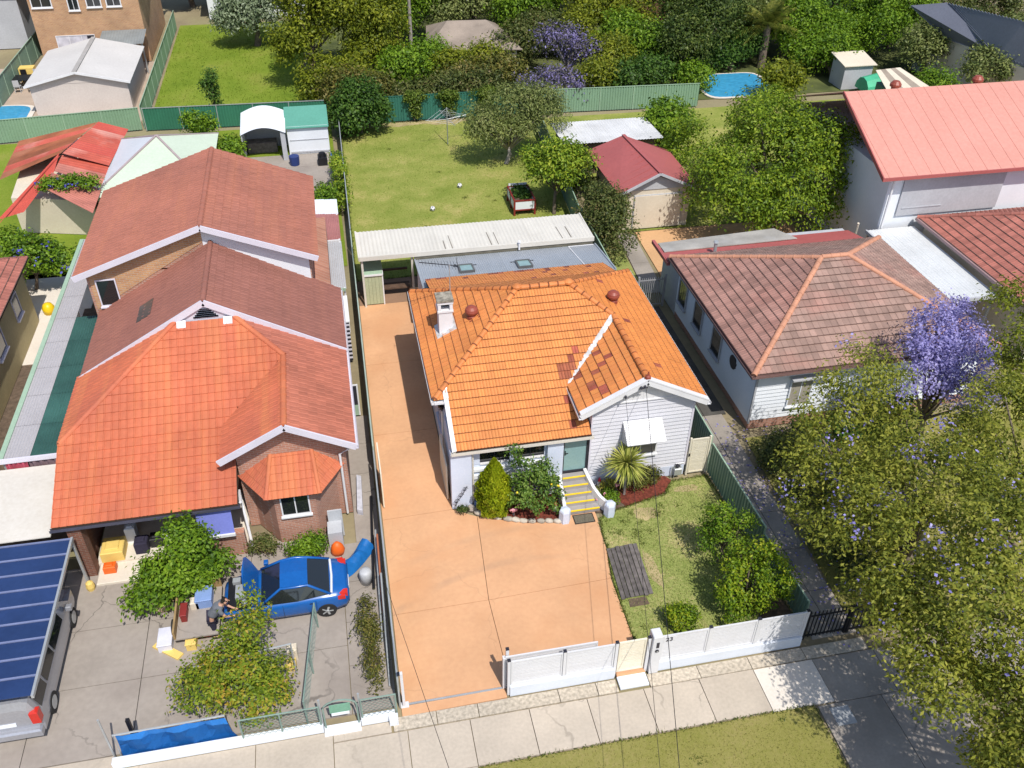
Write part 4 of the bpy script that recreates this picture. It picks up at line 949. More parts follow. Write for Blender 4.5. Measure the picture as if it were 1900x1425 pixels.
mb = MB(); mb.cbox(6.8, 7.72, 15.14, 15.66, -.02, .07, .02); struct('gate_step', mb, WALLW); 
mb = MB(); mb.box(6.8, 7.72, 15.56, 15.95, 0.0, .10); struct('gate_threshold', mb, DRIVE)
lb = thing('letterbox_pillar', (7.98,15.72,0), 'white letterbox pillar with dark slot and round lock beside the pedestrian gate', 'letterbox')
mb = MB(); mb.cbox(7.82, 8.12, 15.52, 15.88, 0, 1.78, .02); mb.build('pillar', WHITEF, lb)
mb = MB(); mb.box(7.93, 8.02, 15.508, 15.52, 1.27, 1.52); mb.build('slot', DARKF, lb)
mb = MB(); mb.lathe((7.97,15.52,1.13), [(.06,-.03),(.06,0)], 14, axis='y'); mb.build('lock_ring', DARKF, lb)
mb = MB(); mb.lathe((7.97,15.485,1.13), [(.028,-.008),(.028,0)], 12, axis='y'); mb.build('lock', GALV, lb)
ff2 = thing('front_fence', (10.5,15.65,0), 'white slatted front fence with number 23 right of the letterbox pillar', 'fence')
mb = MB(); mb.cbox(8.13, 12.95, 15.57, 15.77, 0, .44, .015); mb.build('base_wall', M('fence_base_right',(0.64,0.68,0.75),0.7,.05,1,stain=.2,ss=.8,scol=(.5,.52,.55)), ff2)
for a, b in ((8.16,9.66),(9.76,11.26),(11.36,12.88)): slat_panel(ff2, a, b, 15.67, .46, 1.60)
for x in (7.74,9.71,11.31,12.93): slat_post(ff2, x, 15.67, 1.65)
def digits(txt, loc, size, parent, mt, ext=.008):
    cu = bpy.data.curves.new('house_number', 'FONT'); cu.body = txt; cu.size = size; cu.extrude = ext; cu.materials.append(mt)
    o = bpy.data.objects.new('house_number', cu); COL.objects.link(o); o.parent = parent
    o.location = Vector(loc)-org(parent); o.rotation_euler = (R_(90), 0, 0)
    bpy.context.view_layer.update(); me = bpy.data.meshes.new_from_object(o); n2 = bpy.data.objects.new('house_number', me); COL.objects.link(n2); n2.parent = parent
    n2.location = o.location; n2.rotation_euler = o.rotation_euler; bpy.data.objects.remove(o); n2.name = 'house_number'; return n2
digits('23', (8.26,15.632,1.36), .24, ff2, DARKF)
mb = MB(); mb.box(8.2,8.62,15.638,15.645,1.3,1.56); mb.build('number_plate', WHITEF, ff2)
sg = thing('sliding_gate', (4.8,15.93,0), 'white slatted sliding driveway gate rolled back behind the front fence', 'gate')
slat_panel(sg, 3.32, 6.2, 15.93, .07, 1.5, piece='gate_leaf', n=15)
mb = MB(); mb.box(3.26,3.34,15.86,15.99,.03,1.5); mb.build('end_stile', WHITEF, sg); slat_post(sg, 3.42, 16.03, 1.72)
gp = MB(); gp.box(FX(15.9)+.08,FX(15.9)+.16,15.84,15.94,0,1.62); gp.box(FX(15.9)+.02,FX(15.9)+.26,15.8,16.0,0,.02)
gpo = gp.top('gate_post', WHITEF, 'slim white catch post at the street end of the driveway fence', 'post')
mb = MB(); mb.box(FX(15.9)-.0,FX(15.9)+.08,15.84,15.94,1.56,1.63); mb.build('post_cap', DARKF, gpo)
# cream double gate, both leaves folded back
for x, lab in ((.40,'cream slatted driveway gate leaf folded back against the left green fence'),(2.80,'cream slatted driveway gate leaf folded back against the house wall')):
    t = thing('driveway_gate', (x,25.4,0), lab, 'gate', 'folded driveway gate leaves')
    slat_panel(t, 24.3, 26.1, x, .06, 1.75, CREAMD, n=20, axis='y', piece='gate_leaf')
# side gate between house and right fence
t = thing('side_gate', (12.6,23.98,0), 'cream slatted side gate between the house and the right green fence', 'gate')
slat_panel(t, 12.24, 12.92, 23.96, .08, 1.80, CREAMD, n=20, piece='gate_leaf')
mb = MB(); mb.box(12.15,12.22,23.92,24.0,0,1.86); mb.build('post', CREAMD, t); mb = MB(); mb.box(12.94,13.01,23.92,24.0,0,1.86); mb.build('post', CREAMD, t)
mb = MB(); mb.box(12.16,12.2,23.88,23.92,1.0,1.12); mb.build('latch', BLACK, t)
# black bar gate over the neighbour's path, grey bar gate further back
def bar_gate(name, x0, x1, y, h, mt, label, n, sp=True):
    t = thing(name, ((x0+x1)/2,y,0), label, 'gate')
    mb = MB(); mb.box(x0,x1,y-.02,y+.02,.12,.17); mb.box(x0,x1,y-.02,y+.02,h-.16,h-.11); mb.build('rail', mt, t)
    for i in range(n+1):
        x = x0+(x1-x0)*i/n; mb = MB(); mb.box(x-.014,x+.014,y-.014,y+.014,.06,h+(.05 if sp else 0))
        if sp: mb.lathe((x,y,h+.05), [(.016,0),(.004,.06)], 4)
        mb.build('bar', mt, t)
    for x in (x0-.06, x1+.06): mb = MB(); mb.box(x-.045,x+.045,y-.045,y+.045,0,h+.1); mb.build('post', mt, t)
bar_gate('bar_gate', 13.2, 14.55, 15.82, 1.25, BLACK, 'black spear topped bar gate at the street end of the shady path', 10)
bar_gate('bar_gate', 14.75, 15.9, 15.80, 1.25, BLACK, 'second black bar gate panel under the street tree', 8)
bar_gate('bar_gate', 14.1, 15.35, 36.0, 1.7, M('grey_bars',(0.3,0.3,0.31),0.4), 'grey bar gate across the back of the shade-darkened path', 12, False)
# kerb of stones along the mulch bed
sp = [(3.64,23.60),(3.86,23.36),(4.14,23.16),(4.46,23.02),(4.82,22.86),(5.1,22.76),(5.36,22.66),(5.68,22.58),(6.0,22.52),(6.3,22.47),(6.6,22.40)]
slab_lab = ['small pale','rounded grey','long whitish','broad grey','narrow mottled','low dark grey','flat weathered','wide tan','lumpy grey','squarish tan','brown']
where = ['at the pier corner end of the mulch bed','second from the house pier','third along, under the golden conifer','in front of the golden conifer','between conifer and lemon bush','left of the lemon bush foliage','under the lemon bush, left part','under the lemon bush, middle','under the lemon bush, right part','second from the entry steps','beside the entry step end post']
for i, (x, y) in enumerate(sp):
    mb = MB(); n = 8; rr_ = random.uniform(.13,.19); rings = []
    for z, s in ((-.03,.85),(.05,1.0),(.11,.85),(.14,.4)):
        rings.append([(x+math.cos(2*math.pi*k/n)*rr_*s*random.uniform(.85,1.15)*1.25*math.cos(.35)+0, y+math.sin(2*math.pi*k/n)*rr_*s*random.uniform(.8,1.15)*.72-.3*math.cos(2*math.pi*k/n)*rr_*s, z+random.uniform(-.01,.01)) for k in range(n)])
    mb.loft(rings); mb.top('edging_stone', STONE, slab_lab[i]+' stone '+where[i], 'stone', 'stones edging the mulch bed', smooth=True)
# weathered timber cover on the lawn edge
tp = thing('timber_platform', (8.5,19.6,0), 'weathered grey timber plank platform lying beside the driveway on the lawn', 'platform')
n = 7
for k in range(n):
    a, b = k/n, (k+1)/n-.022
    L = lambda t, y: (7.86+.14*((y-18.48)/2.3)+t*1.16)
    ya, yb = 18.48+random.uniform(-.04,.04), 20.77+random.uniform(-.04,.04); z = .05+random.uniform(-.006,.006)
    mb = MB(); mb.prism([(L(a,ya),ya),(L(b,ya),ya),(L(b,yb),yb),(L(a,yb),yb)], 0.012, z); mb.build('plank', TIMBER, tp)
mb = MB(); mb.prism([(8.05,18.12),(8.75,18.12),(8.7,18.46),(8.1,18.46)], -.01, .004); struct('bare_patch', mb, SOIL)
# gas meter
gm = thing('gas_meter', (11.75,23.9,0), 'grey gas meter with pipes at the foot of the weatherboard wall', 'meter')
mb = MB(); mb.cbox(11.62,11.92,23.78,23.98,.18,.5,.03); mb.build('meter_body', GALV, gm)
mb = MB(); mb.tube([(11.66,23.88,0),(11.66,23.88,.62),(11.82,23.88,.68),(11.9,23.88,.5)], .022, 8); mb.tube([(11.55,23.9,0),(11.55,23.9,.55),(11.66,23.88,.6)], .022, 8); mb.build('pipe', GALV, gm)
mb = MB(); mb.lathe((11.74,23.86,.56), [(.07,0),(.09,.03),(.09,.07),(.05,.12)], 10); mb.build('regulator', DARKF, gm)
mb = MB(); mb.tube([(11.7,23.96,.62),(12.04,23.96,.64)], .03, 8); mb.build('conduit', WHITE, gm)

# ------------------------------------------------------------------ overhead cables
def cable(p, q, sag, r, label):
    p, q = Vector(p), Vector(q); mb = MB(); mb.tube([p.lerp(q, t/14)+Vector((0,0,-sag*4*(t/14)*(1-t/14))) for t in range(15)], r, 5)
    return mb.top('power_cable', WIRE, label, 'cable', 'overhead cables', base=p)
def ray_y(px, py, y):
    d = AX_R*((px-950)/FPX)+AX_D*((py-712.5)/FPX)+AX_F; t = y/d[1]; return Vector((d[0]*t, y, CAM_H+d[2]*t))
cable(ray_y(1199,722,23.62), ray_y(1262,1440,10.5), .0, .010, 'thick black power cable from the gable peak to the street')
cable(ray_y(1161,737,23.62), ray_y(1226,1440,10.5), .0, .007, 'thin black cable from the gable barge to the street, left of the thick one')
cable(ray_y(716,1085,19.0), ray_y(838,1440,10.0), .0, .007, 'single dark cable crossing the lower left corner of the orange driveway')
ins = MB()
for px, py in ((1190,720),(1197,718),(1161,737)):
    p = ray_y(px, py, 23.62); ins.lathe((p.x,p.y,p.z-.05), [(.035,0),(.05,.03),(.03,.06),(.05,.09),(.02,.12)], 8)
ins.beam(ray_y(1186,722,23.64), ray_y(1202,719,23.64), .03, .03); ins.build('insulator', DARKF, house)
for a, b in (((1199,722),(1168,800)),((1161,737),(1128,830))):
    pass
# ------------------------------------------------------------------ left neighbour: brick house with stepped gable roofs
lh = thing('brick_house', (-5.4,30,0), 'large pink brick house with stepped orange and brown tile roofs left of the driveway', 'house')
LO = Vector((-5.4,30,0))
LX0, LX1, LYF, LZE = -10.35, -.38, 25.75, 3.65
ls = 0.52; lc, lsn = math.cos(math.atan(ls)), math.sin(math.atan(ls))
sE = (LZE-2.5)/(LYF-22.9); ec, es = math.cos(math.atan(sE)), math.sin(math.atan(sE))
GB = 29.65; HB = GB-LYF          # gablet line, hip run
zG = LZE+ls*HB; gl_, gr_ = LX0+HB, LX1-HB
wl = MB(); wl.box(-10.0,-.75,26.2,41.8,0,3.5); wl.box(-10.4,-1.45,34.35,41.8,3.0,5.45); wl.box(-4.45,-.75,24.35,26.2,0,3.3)
wl.add([(-10.4,34.35,5.4),(-1.45,34.35,5.4),(-5.9,34.35,7.1)],[(0,1,2)]); wl.add([(-4.45,24.34,3.3),(-.75,24.34,3.3),(-2.6,24.34,4.55)],[(0,1,2)])
wl.build('wall', BRICKL, lh)
lr = MB()
lr.slab([(LX0,22.9,2.49),(-4.45,22.9,2.49),(-4.45,LYF,LZE-.015),(LX0,LYF,LZE-.015)], .04)
e_ = lambda x, y, z: (x, y, z-.02)
lr.poly([e_(LX0,LYF,LZE),e_(LX1,LYF,LZE),e_(gr_,GB,zG),e_(gl_,GB,zG)]); lr.poly([e_(LX0,LYF,LZE),e_(gl_,GB,zG),e_(LX0,GB,LZE)]); lr.poly([e_(LX1,LYF,LZE),e_(LX1,GB,LZE),e_(gr_,GB,zG)])
WZ, WX = LZE+ls*2.25, -2.63
lr.slab([e_(-4.88,23.85,LZE),e_(WX,23.85,WZ),e_(WX,28.0,WZ),e_(-4.88,LYF,LZE)], .03); lr.slab([e_(WX,23.85,WZ),e_(LX1,23.85,LZE),e_(LX1,28.0,LZE),e_(WX,28.0,WZ)], .03)
MZ = 6.45; ms = (MZ-3.65)/(5.0); mx0, mx1, mxr = -10.25, -.35, -5.3
lr.slab([e_(mx0,GB,3.65),e_(mxr,GB,MZ),e_(mxr,34.4,MZ),e_(mx0,34.4,3.65)], .05); lr.slab([e_(mxr,GB,MZ),e_(mx1,GB,3.65),e_(mx1,34.4,3.65),e_(mxr,34.4,MZ)], .05)
UZ = 7.3; ux0, ux1, uxr = -10.8, -1.1, -5.55
lr.slab([e_(ux0,34.0,5.5),e_(uxr,34.0,UZ),e_(uxr,42.2,UZ),e_(ux0,42.2,5.5)], .05); lr.slab([e_(uxr,34.0,UZ),e_(ux1,34.0,5.5),e_(ux1,42.2,5.5),e_(uxr,42.2,UZ)], .05)
lroof = lr.build('roof', DECK, lh)
def tiles_only(parent, o0, planes, w_=0.25, c=0.335, prof=PROF_MID):
    r = Roof(w_, c, prof, 0)
    for O, U, V, polys, mt in planes: r.plane(O, U, V, polys, mt)
    r.finish(parent, o0)
v_ = lambda y: (y-LYF)/lc
pl = [((0,22.9,2.5),(1,0,0),(0,ec,es),[[(LX0,0),(-4.47,0),(-4.47,(LYF-22.9)/ec),(LX0,(LYF-22.9)/ec)]],LORANG),
      ((0,LYF,LZE),(1,0,0),(0,lc,lsn),[[(LX0,0),(-4.9,0),(WX,2.25/lc),(gr_,HB/lc),(gl_,HB/lc)]],LORANG),
      ((LX0,GB,LZE),(0,-1,0),(lc,0,lsn),[[(0,0),(HB,0),(0,HB/lc)]],LORANG),
      ((LX1,23.85,LZE),(0,1,0),(-lc,0,lsn),[[(0,0),(GB-23.85,0),(GB-23.85,2.25/lc),(0,2.25/lc)],[(28.0-23.85,2.25/lc),(GB-23.85,2.25/lc),(GB-23.85,HB/lc)]],M('pink_orange_tile',(0.40,0.13,0.08),0.65,.16,.5,rnd=.1,stain=.4,ss=.3,scol=(.36,.12,.09))),
      ((-4.88,28.0,LZE),(0,-1,0),(lc,0,lsn),[[(2.25,0),(4.15,0),(4.15,2.25/lc),(0,2.25/lc)]],LORANG)]
mc, mn = math.cos(math.atan(ms)), math.sin(math.atan(ms)); msr = (MZ-3.65)/(mx1-mxr); mc2, mn2 = math.cos(math.atan(msr)), math.sin(math.atan(msr))
pl += [((mx0,34.4,3.65),(0,-1,0),((mxr-mx0),0,MZ-3.65),[[(0,0),(34.4-GB,0),(34.4-GB,math.hypot(mxr-mx0,MZ-3.65)),(0,math.hypot(mxr-mx0,MZ-3.65))]],LBROWN),
       ((mx1,GB,3.65),(0,1,0),((mxr-mx1),0,MZ-3.65),[[(0,0),(34.4-GB,0),(34.4-GB,math.hypot(mxr-mx1,MZ-3.65)),(0,math.hypot(mxr-mx1,MZ-3.65))]],LBROWN),
       ((ux0,42.2,5.5),(0,-1,0),((uxr-ux0),0,UZ-5.5),[[(0,0),(8.2,0),(8.2,math.hypot(uxr-ux0,UZ-5.5)),(0,math.hypot(uxr-ux0,UZ-5.5))]],LORANB),
       ((ux1,34.0,5.5),(0,1,0),((uxr-ux1),0,UZ-5.5),[[(0,0),(8.2,0),(8.2,math.hypot(uxr-ux1,UZ-5.5)),(0,math.hypot(uxr-ux1,UZ-5.5))]],LORANB)]
tiles_only(lroof, LO, pl)
for a, b, mt in (((LX0+.05,LYF+.05,LZE),(gl_,GB,zG),LORANG),((WX+.03,28.02,WZ),(gr_,GB,zG),LORANG),((WX,23.9,WZ),(WX,28.0,WZ),LORANG),((mxr,GB+.05,MZ),(mxr,34.3,MZ),LBROWN),((uxr,34.05,UZ),(uxr,42.1,UZ),LORANB)):
    ridge_caps(lroof, a, b, mt, r=.11, joined=True)
mb = MB()
def verge(y, xl, zl, xa, za, xr, zr, h=.24, t=.06):
    mb.beam((xl,y,zl-.03),(xa,y,za-.03), t, h); mb.beam((xa,y,za-.03),(xr,y,zr-.03), t, h)
verge(GB-.03, mx0, 3.66, mxr, MZ+.02, mx1, 3.66); verge(33.97, ux0, 5.5, uxr, UZ+.02, ux1, 5.5); verge(23.82, -4.95, LZE-.02, WX, WZ+.03, LX1+.05, LZE-.02)
mb.build('barge_board', LILAC, lroof)
mb = MB(); mb.add([(mx0+.3,GB+.03,3.72),(mx1-.3,GB+.03,3.72),(mxr,GB+.03,MZ-.1)],[(0,1,2)]); mb.build('gablet_wall', LILAC, lroof)
mb = MB()
for k in range(5): mb.box(-5.75+.07*k,-4.85-.07*k,GB-.01,GB+.02,zG+.12+.08*k,zG+.16+.08*k); mb.build('gablet_vent', DARKF, lroof)
mb = MB()
for x in (gl_+.25, gr_-.25): mb.slab([(x-.16,GB-.28,zG-.06),(x+.16,GB-.28,zG-.06),(x+.16,GB-.02,zG+.09),(x-.16,GB-.02,zG+.09)], .05)
mb.build('flashing', WHITE, lroof)
gutter(lroof, [(LX0,22.86,2.49),(-4.45,22.86,2.49)], M('dark_gutter',(0.07,0.07,0.10),0.4))
gutter(lroof, [(LX1+.06,23.85,LZE),(LX1+.06,34.4,LZE)], LILAC)
mb = MB(); mb.box(-10.3,-4.5,23.0,26.2,2.36,2.40); mb.build('porch_ceiling', DECK, lh)
mb = MB(); p = pt(280,575,5.0); mb.slab([(p.x-.5,p.y-.7,p.z-.1),(p.x+.1,p.y-.7,p.z+.25),(p.x+.1,p.y+.5,p.z+.25),(p.x-.5,p.y+.5,p.z-.1)], .08); mb.build('roof_window', M('dull_pane',(0.09,0.075,0.07),0.2), lh)
mb = MB(); mb.beam((-4.9,26.1,LZE+.1),(-4.0,27.0,LZE+.6), .12, .06); mb.build('valley', WHITE, lroof)
# upper-storey gable wall: white right part, window on the left
mb = MB(); mb.add([(-5.6,34.32,6.95),(-1.5,34.32,5.42),(-1.5,34.32,4.3),(-5.6,34.32,6.3)],[(3,2,1,0)]); mb.build('gable_cladding', WALLW, lh)
mb = MB(); mb.add([(-10.3,34.33,5.4),(-10.3,34.33,3.8),(-5.6,34.33,6.5),(-5.6,34.33,7.0)],[(0,1,2,3)]); mb.build('gable_brick', BRICKY, lh)
window(lh, -10.05, -9.35, 34.31, 4.0, 5.15, LILAC, GLASS, bars=())
# bay with its own little roof
bz, bt = 2.42, 3.25; bay = [(-4.45,24.42),(-3.55,23.0),(-1.75,23.0),(-.9,24.42)]; topx = (-3.1,-2.1)
bp = MB(); bp.prism([(-4.15,24.4),(-3.35,23.3),(-1.95,23.3),(-1.15,24.4)], 0, bz-.05); bp.build('bay_wall', BRICKL, lh)
br = MB(); T0, T1 = (-3.3,24.4,bt), (-1.9,24.4,bt)
br.poly([(-4.5,24.4,bz),(-3.55,22.98,bz),T0][:3]); br.poly([(-3.55,22.98,bz),(-1.75,22.98,bz),T1,T0]); br.poly([(-1.75,22.98,bz),(-.85,24.4,bz),T1]); br = br.build('bay_roof', DECK, lh)
A = Vector((-3.55,22.98,bz)); B = Vector((-1.75,22.98,bz)); C = Vector((-4.5,24.4,bz)); D = Vector((-.85,24.4,bz)); T0, T1 = Vector(T0), Vector(T1)
def tri_plane(o, a, pts3):
    U = (a-o).normalized(); N3 = (a-o).cross(pts3[-1]-o).normalized(); V = N3.cross(U)
    return (o, U, V, [[((p-o).dot(U), (p-o).dot(V)) for p in pts3]], LORANG)
tiles_only(br, LO, [tri_plane(A, B, [A,B,T1,T0]), tri_plane(C, A, [C,A,T0]), tri_plane(B, D, [B,D,T1])], .2, .3)
ridge_caps(br, A, T0, LORANG, .08, joined=True); ridge_caps(br, B, T1, LORANG, .08, joined=True)
window(lh, -3.1, -2.2, 23.3, 1.35, 2.2, WHITE, GLASS, bars=(0.5,))
mb = MB(); mb.tube([(-.62,24.0,3.4),(-.95,24.25,3.0),(-.95,24.25,.1)], .045, 8); mb.tube([(-4.4,23.1,2.4),(-4.5,23.9,2.2),(-4.5,23.9,1.5),(-4.35,23.2,.05)], .05, 8); mb.build('downpipe', WHITE, lh)
# porch
mb = MB(); mb.box(-9.98,-9.55,22.95,23.4,0,2.4); mb.box(-10.0,-9.7,23.4,26.2,0,2.4); mb.build('porch_pier', BRICKD, lh)
mb = MB(); mb.box(-9.6,-4.5,23.35,26.2,0,.16); mb.cbox(-9.5,-6.2,22.45,23.35,0,.10,.02); mb.build('porch_floor', M('cream_concrete',(0.66,0.60,0.51),0.8,.06,.8,stain=.3), lh)
mb = MB(); mb.box(-9.6,-4.5,26.02,26.2,.16,2.4); mb.build('porch_back_wall', BRICKD, lh)
mb = MB(); mb.box(-6.2,-4.5,23.0,23.25,0,1.05); mb.build('porch_parapet', BRICKL, lh)
mb = MB(); mb.slab([(-5.9,22.78,1.32),(-4.75,22.78,1.32),(-4.75,23.0,2.38),(-5.9,23.0,2.38)], .03); bl = mb.build('blind', BLUEA, lh)
mb = MB(); mb.box(-5.92,-4.73,22.72,22.80,1.22,1.33); mb.build('blind_rail', WHITE, bl)
# lean-to along the far side, with curtain
lt = thing('lean_to', (-11.75,33,0), 'long side lean-to with grey and dark green translucent roof strips', 'lean-to')
for k in range(9):
    ya, yb = 26.6+1.85*k, 26.6+1.85*(k+1)
    mb = MB(); corrugated(mb, (-12.6,ya,2.62),(1,0,0),(0,1,0),0,.86,yb-ya+.03,.1,.012); mb.build('roof_sheet', M('pale_sheet',(0.40,0.385,0.40),0.5,.06,.6) if k == 0 else bpy.data.materials['pale_sheet'], lt)
    if k < 5:
        mb = MB(); corrugated(mb, (-11.73,ya,2.60),(1,0,0),(0,1,0),0,1.15,yb-ya+.03,.1,.012); mb.build('shade_sheet', SHADEG, lt)
mb = MB(); mb.box(-12.78,-12.6,26.6,43.2,2.56,2.68); mb.build('edge_strip', PALEG, lt)
mb = MB(); mb.box(-12.75,-10.6,26.52,26.6,2.48,2.66); mb.build('fascia', LILAC, lt)
for y in (26.7,31,35,39,43): mb = MB(); mb.box(-12.7,-12.6,y-.05,y+.05,0,2.56); mb.build('post', GALV, lt)
for k, (a, b, mt) in enumerate(((-12.6,-11.85,PINKC),(-11.83,-10.65,MAUVC))):
    mb = MB(); nn = 16; lo = []; hi = []
    for i in range(nn+1):
        x = a+(b-a)*i/nn; y = 26.58+.05*math.sin(i*1.9); lo.append((x,y+.1*k,.9)); hi.append((x,y,2.48))
    mb.add(lo+hi, [(i,i+1,nn+2+i,nn+1+i) for i in range(nn)]); mb.build('curtain', mt, lt)
mb = MB(); mb.box(-13.6,-10.4,22.75,26.4,2.28,2.32); bb = mb.top('flat_awning', M('beige_sheet',(0.60,0.56,0.50),0.6,.05,.6), 'flat beige awning between the blue carport roof and the lean-to', 'awning')
for x, y in ((-13.5,26.3),(-10.5,26.3),(-13.5,22.9)): mb = MB(); mb.box(x-.04,x+.04,y-.04,y+.04,0,2.28); mb.build('post', GALV, bb)
# right-hand lean-tos of the brick house
for k, (ya, yb, z, mt, lab) in enumerate(((44.3,46.2,2.4,WALLW,'white flat roof patch beside the rear of the brick house'),(41.2,44.2,2.5,M('dusty_red_sheet',(0.36,0.15,0.14),0.6,.15,.8),'dusty red lean-to roof beside the rear of the brick house'),(36.4,41.1,2.5,M('dull_grey_sheet',(0.42,0.42,0.43),0.5,.1,.8),'grey lean-to roof between the brick house and the driveway fence'))):
    t = thing('side_roof', (-.5,(ya+yb)/2,0), lab, 'roof')
    nn = 2
    for j in range(nn):
        mb = MB(); w_ = (1.35)/nn; corrugated(mb, (-1.45+w_*j,ya,z+.05*(1-j)),(1,0,-.05),(0,1,0),0,w_+.02,yb-ya,.09,.012); mb.build('roof_sheet', mt, t)
    mb = MB(); mb.box(-1.45,-.12,ya-.05,ya,z-.14,z+.02); mb.build('fascia', PALEG if k == 2 else WHITE, t)
    for y in (ya+.1,yb-.1): mb = MB(); mb.box(-.2,-.12,y-.04,y+.04,0,z-.02); mb.build('post', WHITE, t)
t = thing('porch_hood', (-.45,35,0), 'small white framed side porch with dark screen in the left side passage', 'porch')
mb = MB(); mb.slab([(-.75,34.0,2.2),(-.1,34.0,2.2),(-.1,35.9,2.4),(-.75,35.9,2.4)], .05); mb.build('hood', WHITE, t)
mb = MB(); mb.box(-.72,-.14,33.96,34.0,.1,2.15); mb.build('screen', DARKF, t)
for k in range(9): mb = MB(); mb.box(-.72,-.14,33.93,33.96,.25+.22*k,.33+.22*k); mb.build('slat', LILAC, t)
t = thing('side_gate', (-.45,30.2,0), 'white framed mesh gate in the left neighbour side passage', 'gate')
mb = MB(); mb.box(-.78,-.08,30.0,30.04,1.6,1.66); mb.box(-.78,-.72,30.0,30.04,.05,1.6); mb.box(-.14,-.08,30.0,30.04,.05,1.6); mb.build('frame', WHITE, t)
mb = MB(); mb.box(-.72,-.14,30.01,30.03,.6,1.6); mb.build('mesh', DARKF, t); mb = MB(); mb.box(-.72,-.14,30.005,30.035,.05,.6); mb.build('lower_panel', PALEG, t)
# rear of the left yard
t = thing('white_shed', (-4.4,59,0), 'white arched roof shed with open front in the back left yard', 'shed')
mb = MB(); nn = 10; rings = []
for y in (57.6,60.6): rings.append([(-5.7+2.85*i/nn, y, 2.0+.42*math.sin(math.pi*i/nn)+(.3 if y > 59 else -.1)) for i in range(nn+1)])
mb.add(rings[0]+rings[1], [(i,i+1,nn+2+i,nn+1+i) for i in range(nn)]); mb.build('roof', WALLW, t)
mb = MB(); mb.box(-5.65,-2.9,60.3,60.4,0,2.1); mb.box(-5.68,-5.6,57.7,60.4,0,1.95); mb.box(-3.2,-2.9,57.7,57.8,0,1.95); mb.build('wall', WALLG, t)
mb = MB(); mb.box(-5.5,-3.6,59.2,60.0,0,.7); mb.build('shelf', TIMBER, t)
t = thing('garden_store', (-1.5,59,0), 'white garden store with green roof against the left fence', 'shed')
mb = MB(); mb.box(-2.8,-.15,58.6,60.6,0,1.9); mb.build('wall', WALLW, t); mb = MB(); mb.slab([(-2.9,58.45,1.85),(-.08,58.45,1.85),(-.08,60.7,2.5),(-2.9,60.7,2.5)], .05)
mb.build('roof', M('teal_roof',(0.10,0.30,0.23),0.5,.05,.6), t); mb = MB(); mb.box(-2.7,-.2,58.57,58.6,.95,1.0); mb.box(-2.7,-.2,58.55,58.6,.1,.2); mb.build('ledge', WALLG, t)
mb = MB(); mb.lathe((-2.5,56.9,0), [(.3,0),(.33,.5),(.33,.6)], 12); mb.top('water_tub', M('navy_plastic',(.02,.04,.16),.5), 'dark blue tub in front of the white garden store', 'tub')
mb = MB(); mb.box(-1.0,-.4,56.4,57.2,0,.5); mb.lathe((-.7,56.8,.5), [(.25,0),(.2,.25),(.05,.3)], 10); mb.top('barbecue', BLACK, 'black covered barbecue in front of the white garden store', 'barbecue')
t = thing('glasshouse', (-10.1,53,0), 'pale green and grey pyramid roofed pavilion behind the brick house', 'pavilion')
ap = pt(290,252,3.4); bw = 3.2
cs = [(ap.x-bw,ap.y-5.5,2.2),(ap.x+bw,ap.y-5.5,2.2),(ap.x+bw,ap.y+3.0,2.2),(ap.x-bw,ap.y+3.0,2.2)]
mb = MB(); mb.add([cs[0],cs[1],tuple(ap)],[(0,1,2)]); mb.add([cs[1],cs[2],tuple(ap)],[(0,1,2)]); mb.add([cs[2],cs[3],tuple(ap)],[(0,1,2)]); mb.build('roof_green', M('mint_sheet',(0.52,0.60,0.48),0.5,.04,.6), t)
mb = MB(); mb.add([cs[3],cs[0],tuple(ap)],[(0,1,2)]); mb.build('roof_grey', M('pale_grey_sheet',(0.55,0.58,0.62),0.45,.05,.6), t)
for p in cs: mb = MB(); mb.beam(tuple(p), tuple(ap+Vector((0,0,.04))), .12, .06); mb.build('hip_strip', M('hip_mauve',(0.35,0.28,0.28),.6) if 'hip_mauve' not in bpy.data.materials else bpy.data.materials['hip_mauve'], t)
mb = MB(); mb.box(ap.x-bw+.3,ap.x+bw-.3,ap.y-5.1,ap.y+2.7,0,2.15); mb.build('wall', WALLG, t)
# rusty shed: several sheet roofs
t = thing('rusty_shed', (-14.7,51,0), 'rambling shed with rusty red corrugated iron roofs at the left', 'shed')
def sheet_roof(parent, q, mts, n, pitch=.15):
    a, b, c, d = [Vector(p) for p in q]         # a->b along the eave, d->c along the ridge
    for k in range(n):
        t0, t1 = k/n, (k+1)/n; mb = MB(); nn = 12; lo = []; hi = []
        nr = (b-a).cross(d-a).normalized()
        for i in range(nn+1):
            s = t0+(t1-t0)*i/nn; h = nr*(.014*math.cos(i*math.pi/1.5)); lo.append(a.lerp(b,s)+h); hi.append(d.lerp(c,s)+h)
        mb.add(lo+hi, [(i,i+1,nn+2+i,nn+1+i) for i in range(nn)]); mb.build('roof_sheet', mts[k % len(mts)], parent)
RP = lambda px, py, z: tuple(pt(px, py, z))
rust2 = M('pink_rust_metal',(0.47,0.17,0.13),0.65,.2,.9,rnd=.12,stain=.4,ss=.6,scol=(.30,.14,.12)); red2 = M('bright_red_metal',(0.50,0.085,0.06),0.55,.12,.6,rnd=.08,stain=.25,ss=.6,scol=(.4,.14,.09))
sheet_roof(t, [RP(202,308,2.5),RP(238,240,2.4),RP(182,226,3.3),RP(115,285,3.3)], [RUST,red2,RUST], 5)
sheet_roof(t, [RP(35,262,2.4),RP(-2,335,2.3),RP(112,285,3.28),RP(180,227,3.3)], [RUSTB,RUST,RUSTB], 6)
sheet_roof(t, [RP(-2,415,2.2),RP(0,412,2.2),RP(112,288,3.25),RP(98,300,3.2)], [red2], 1)
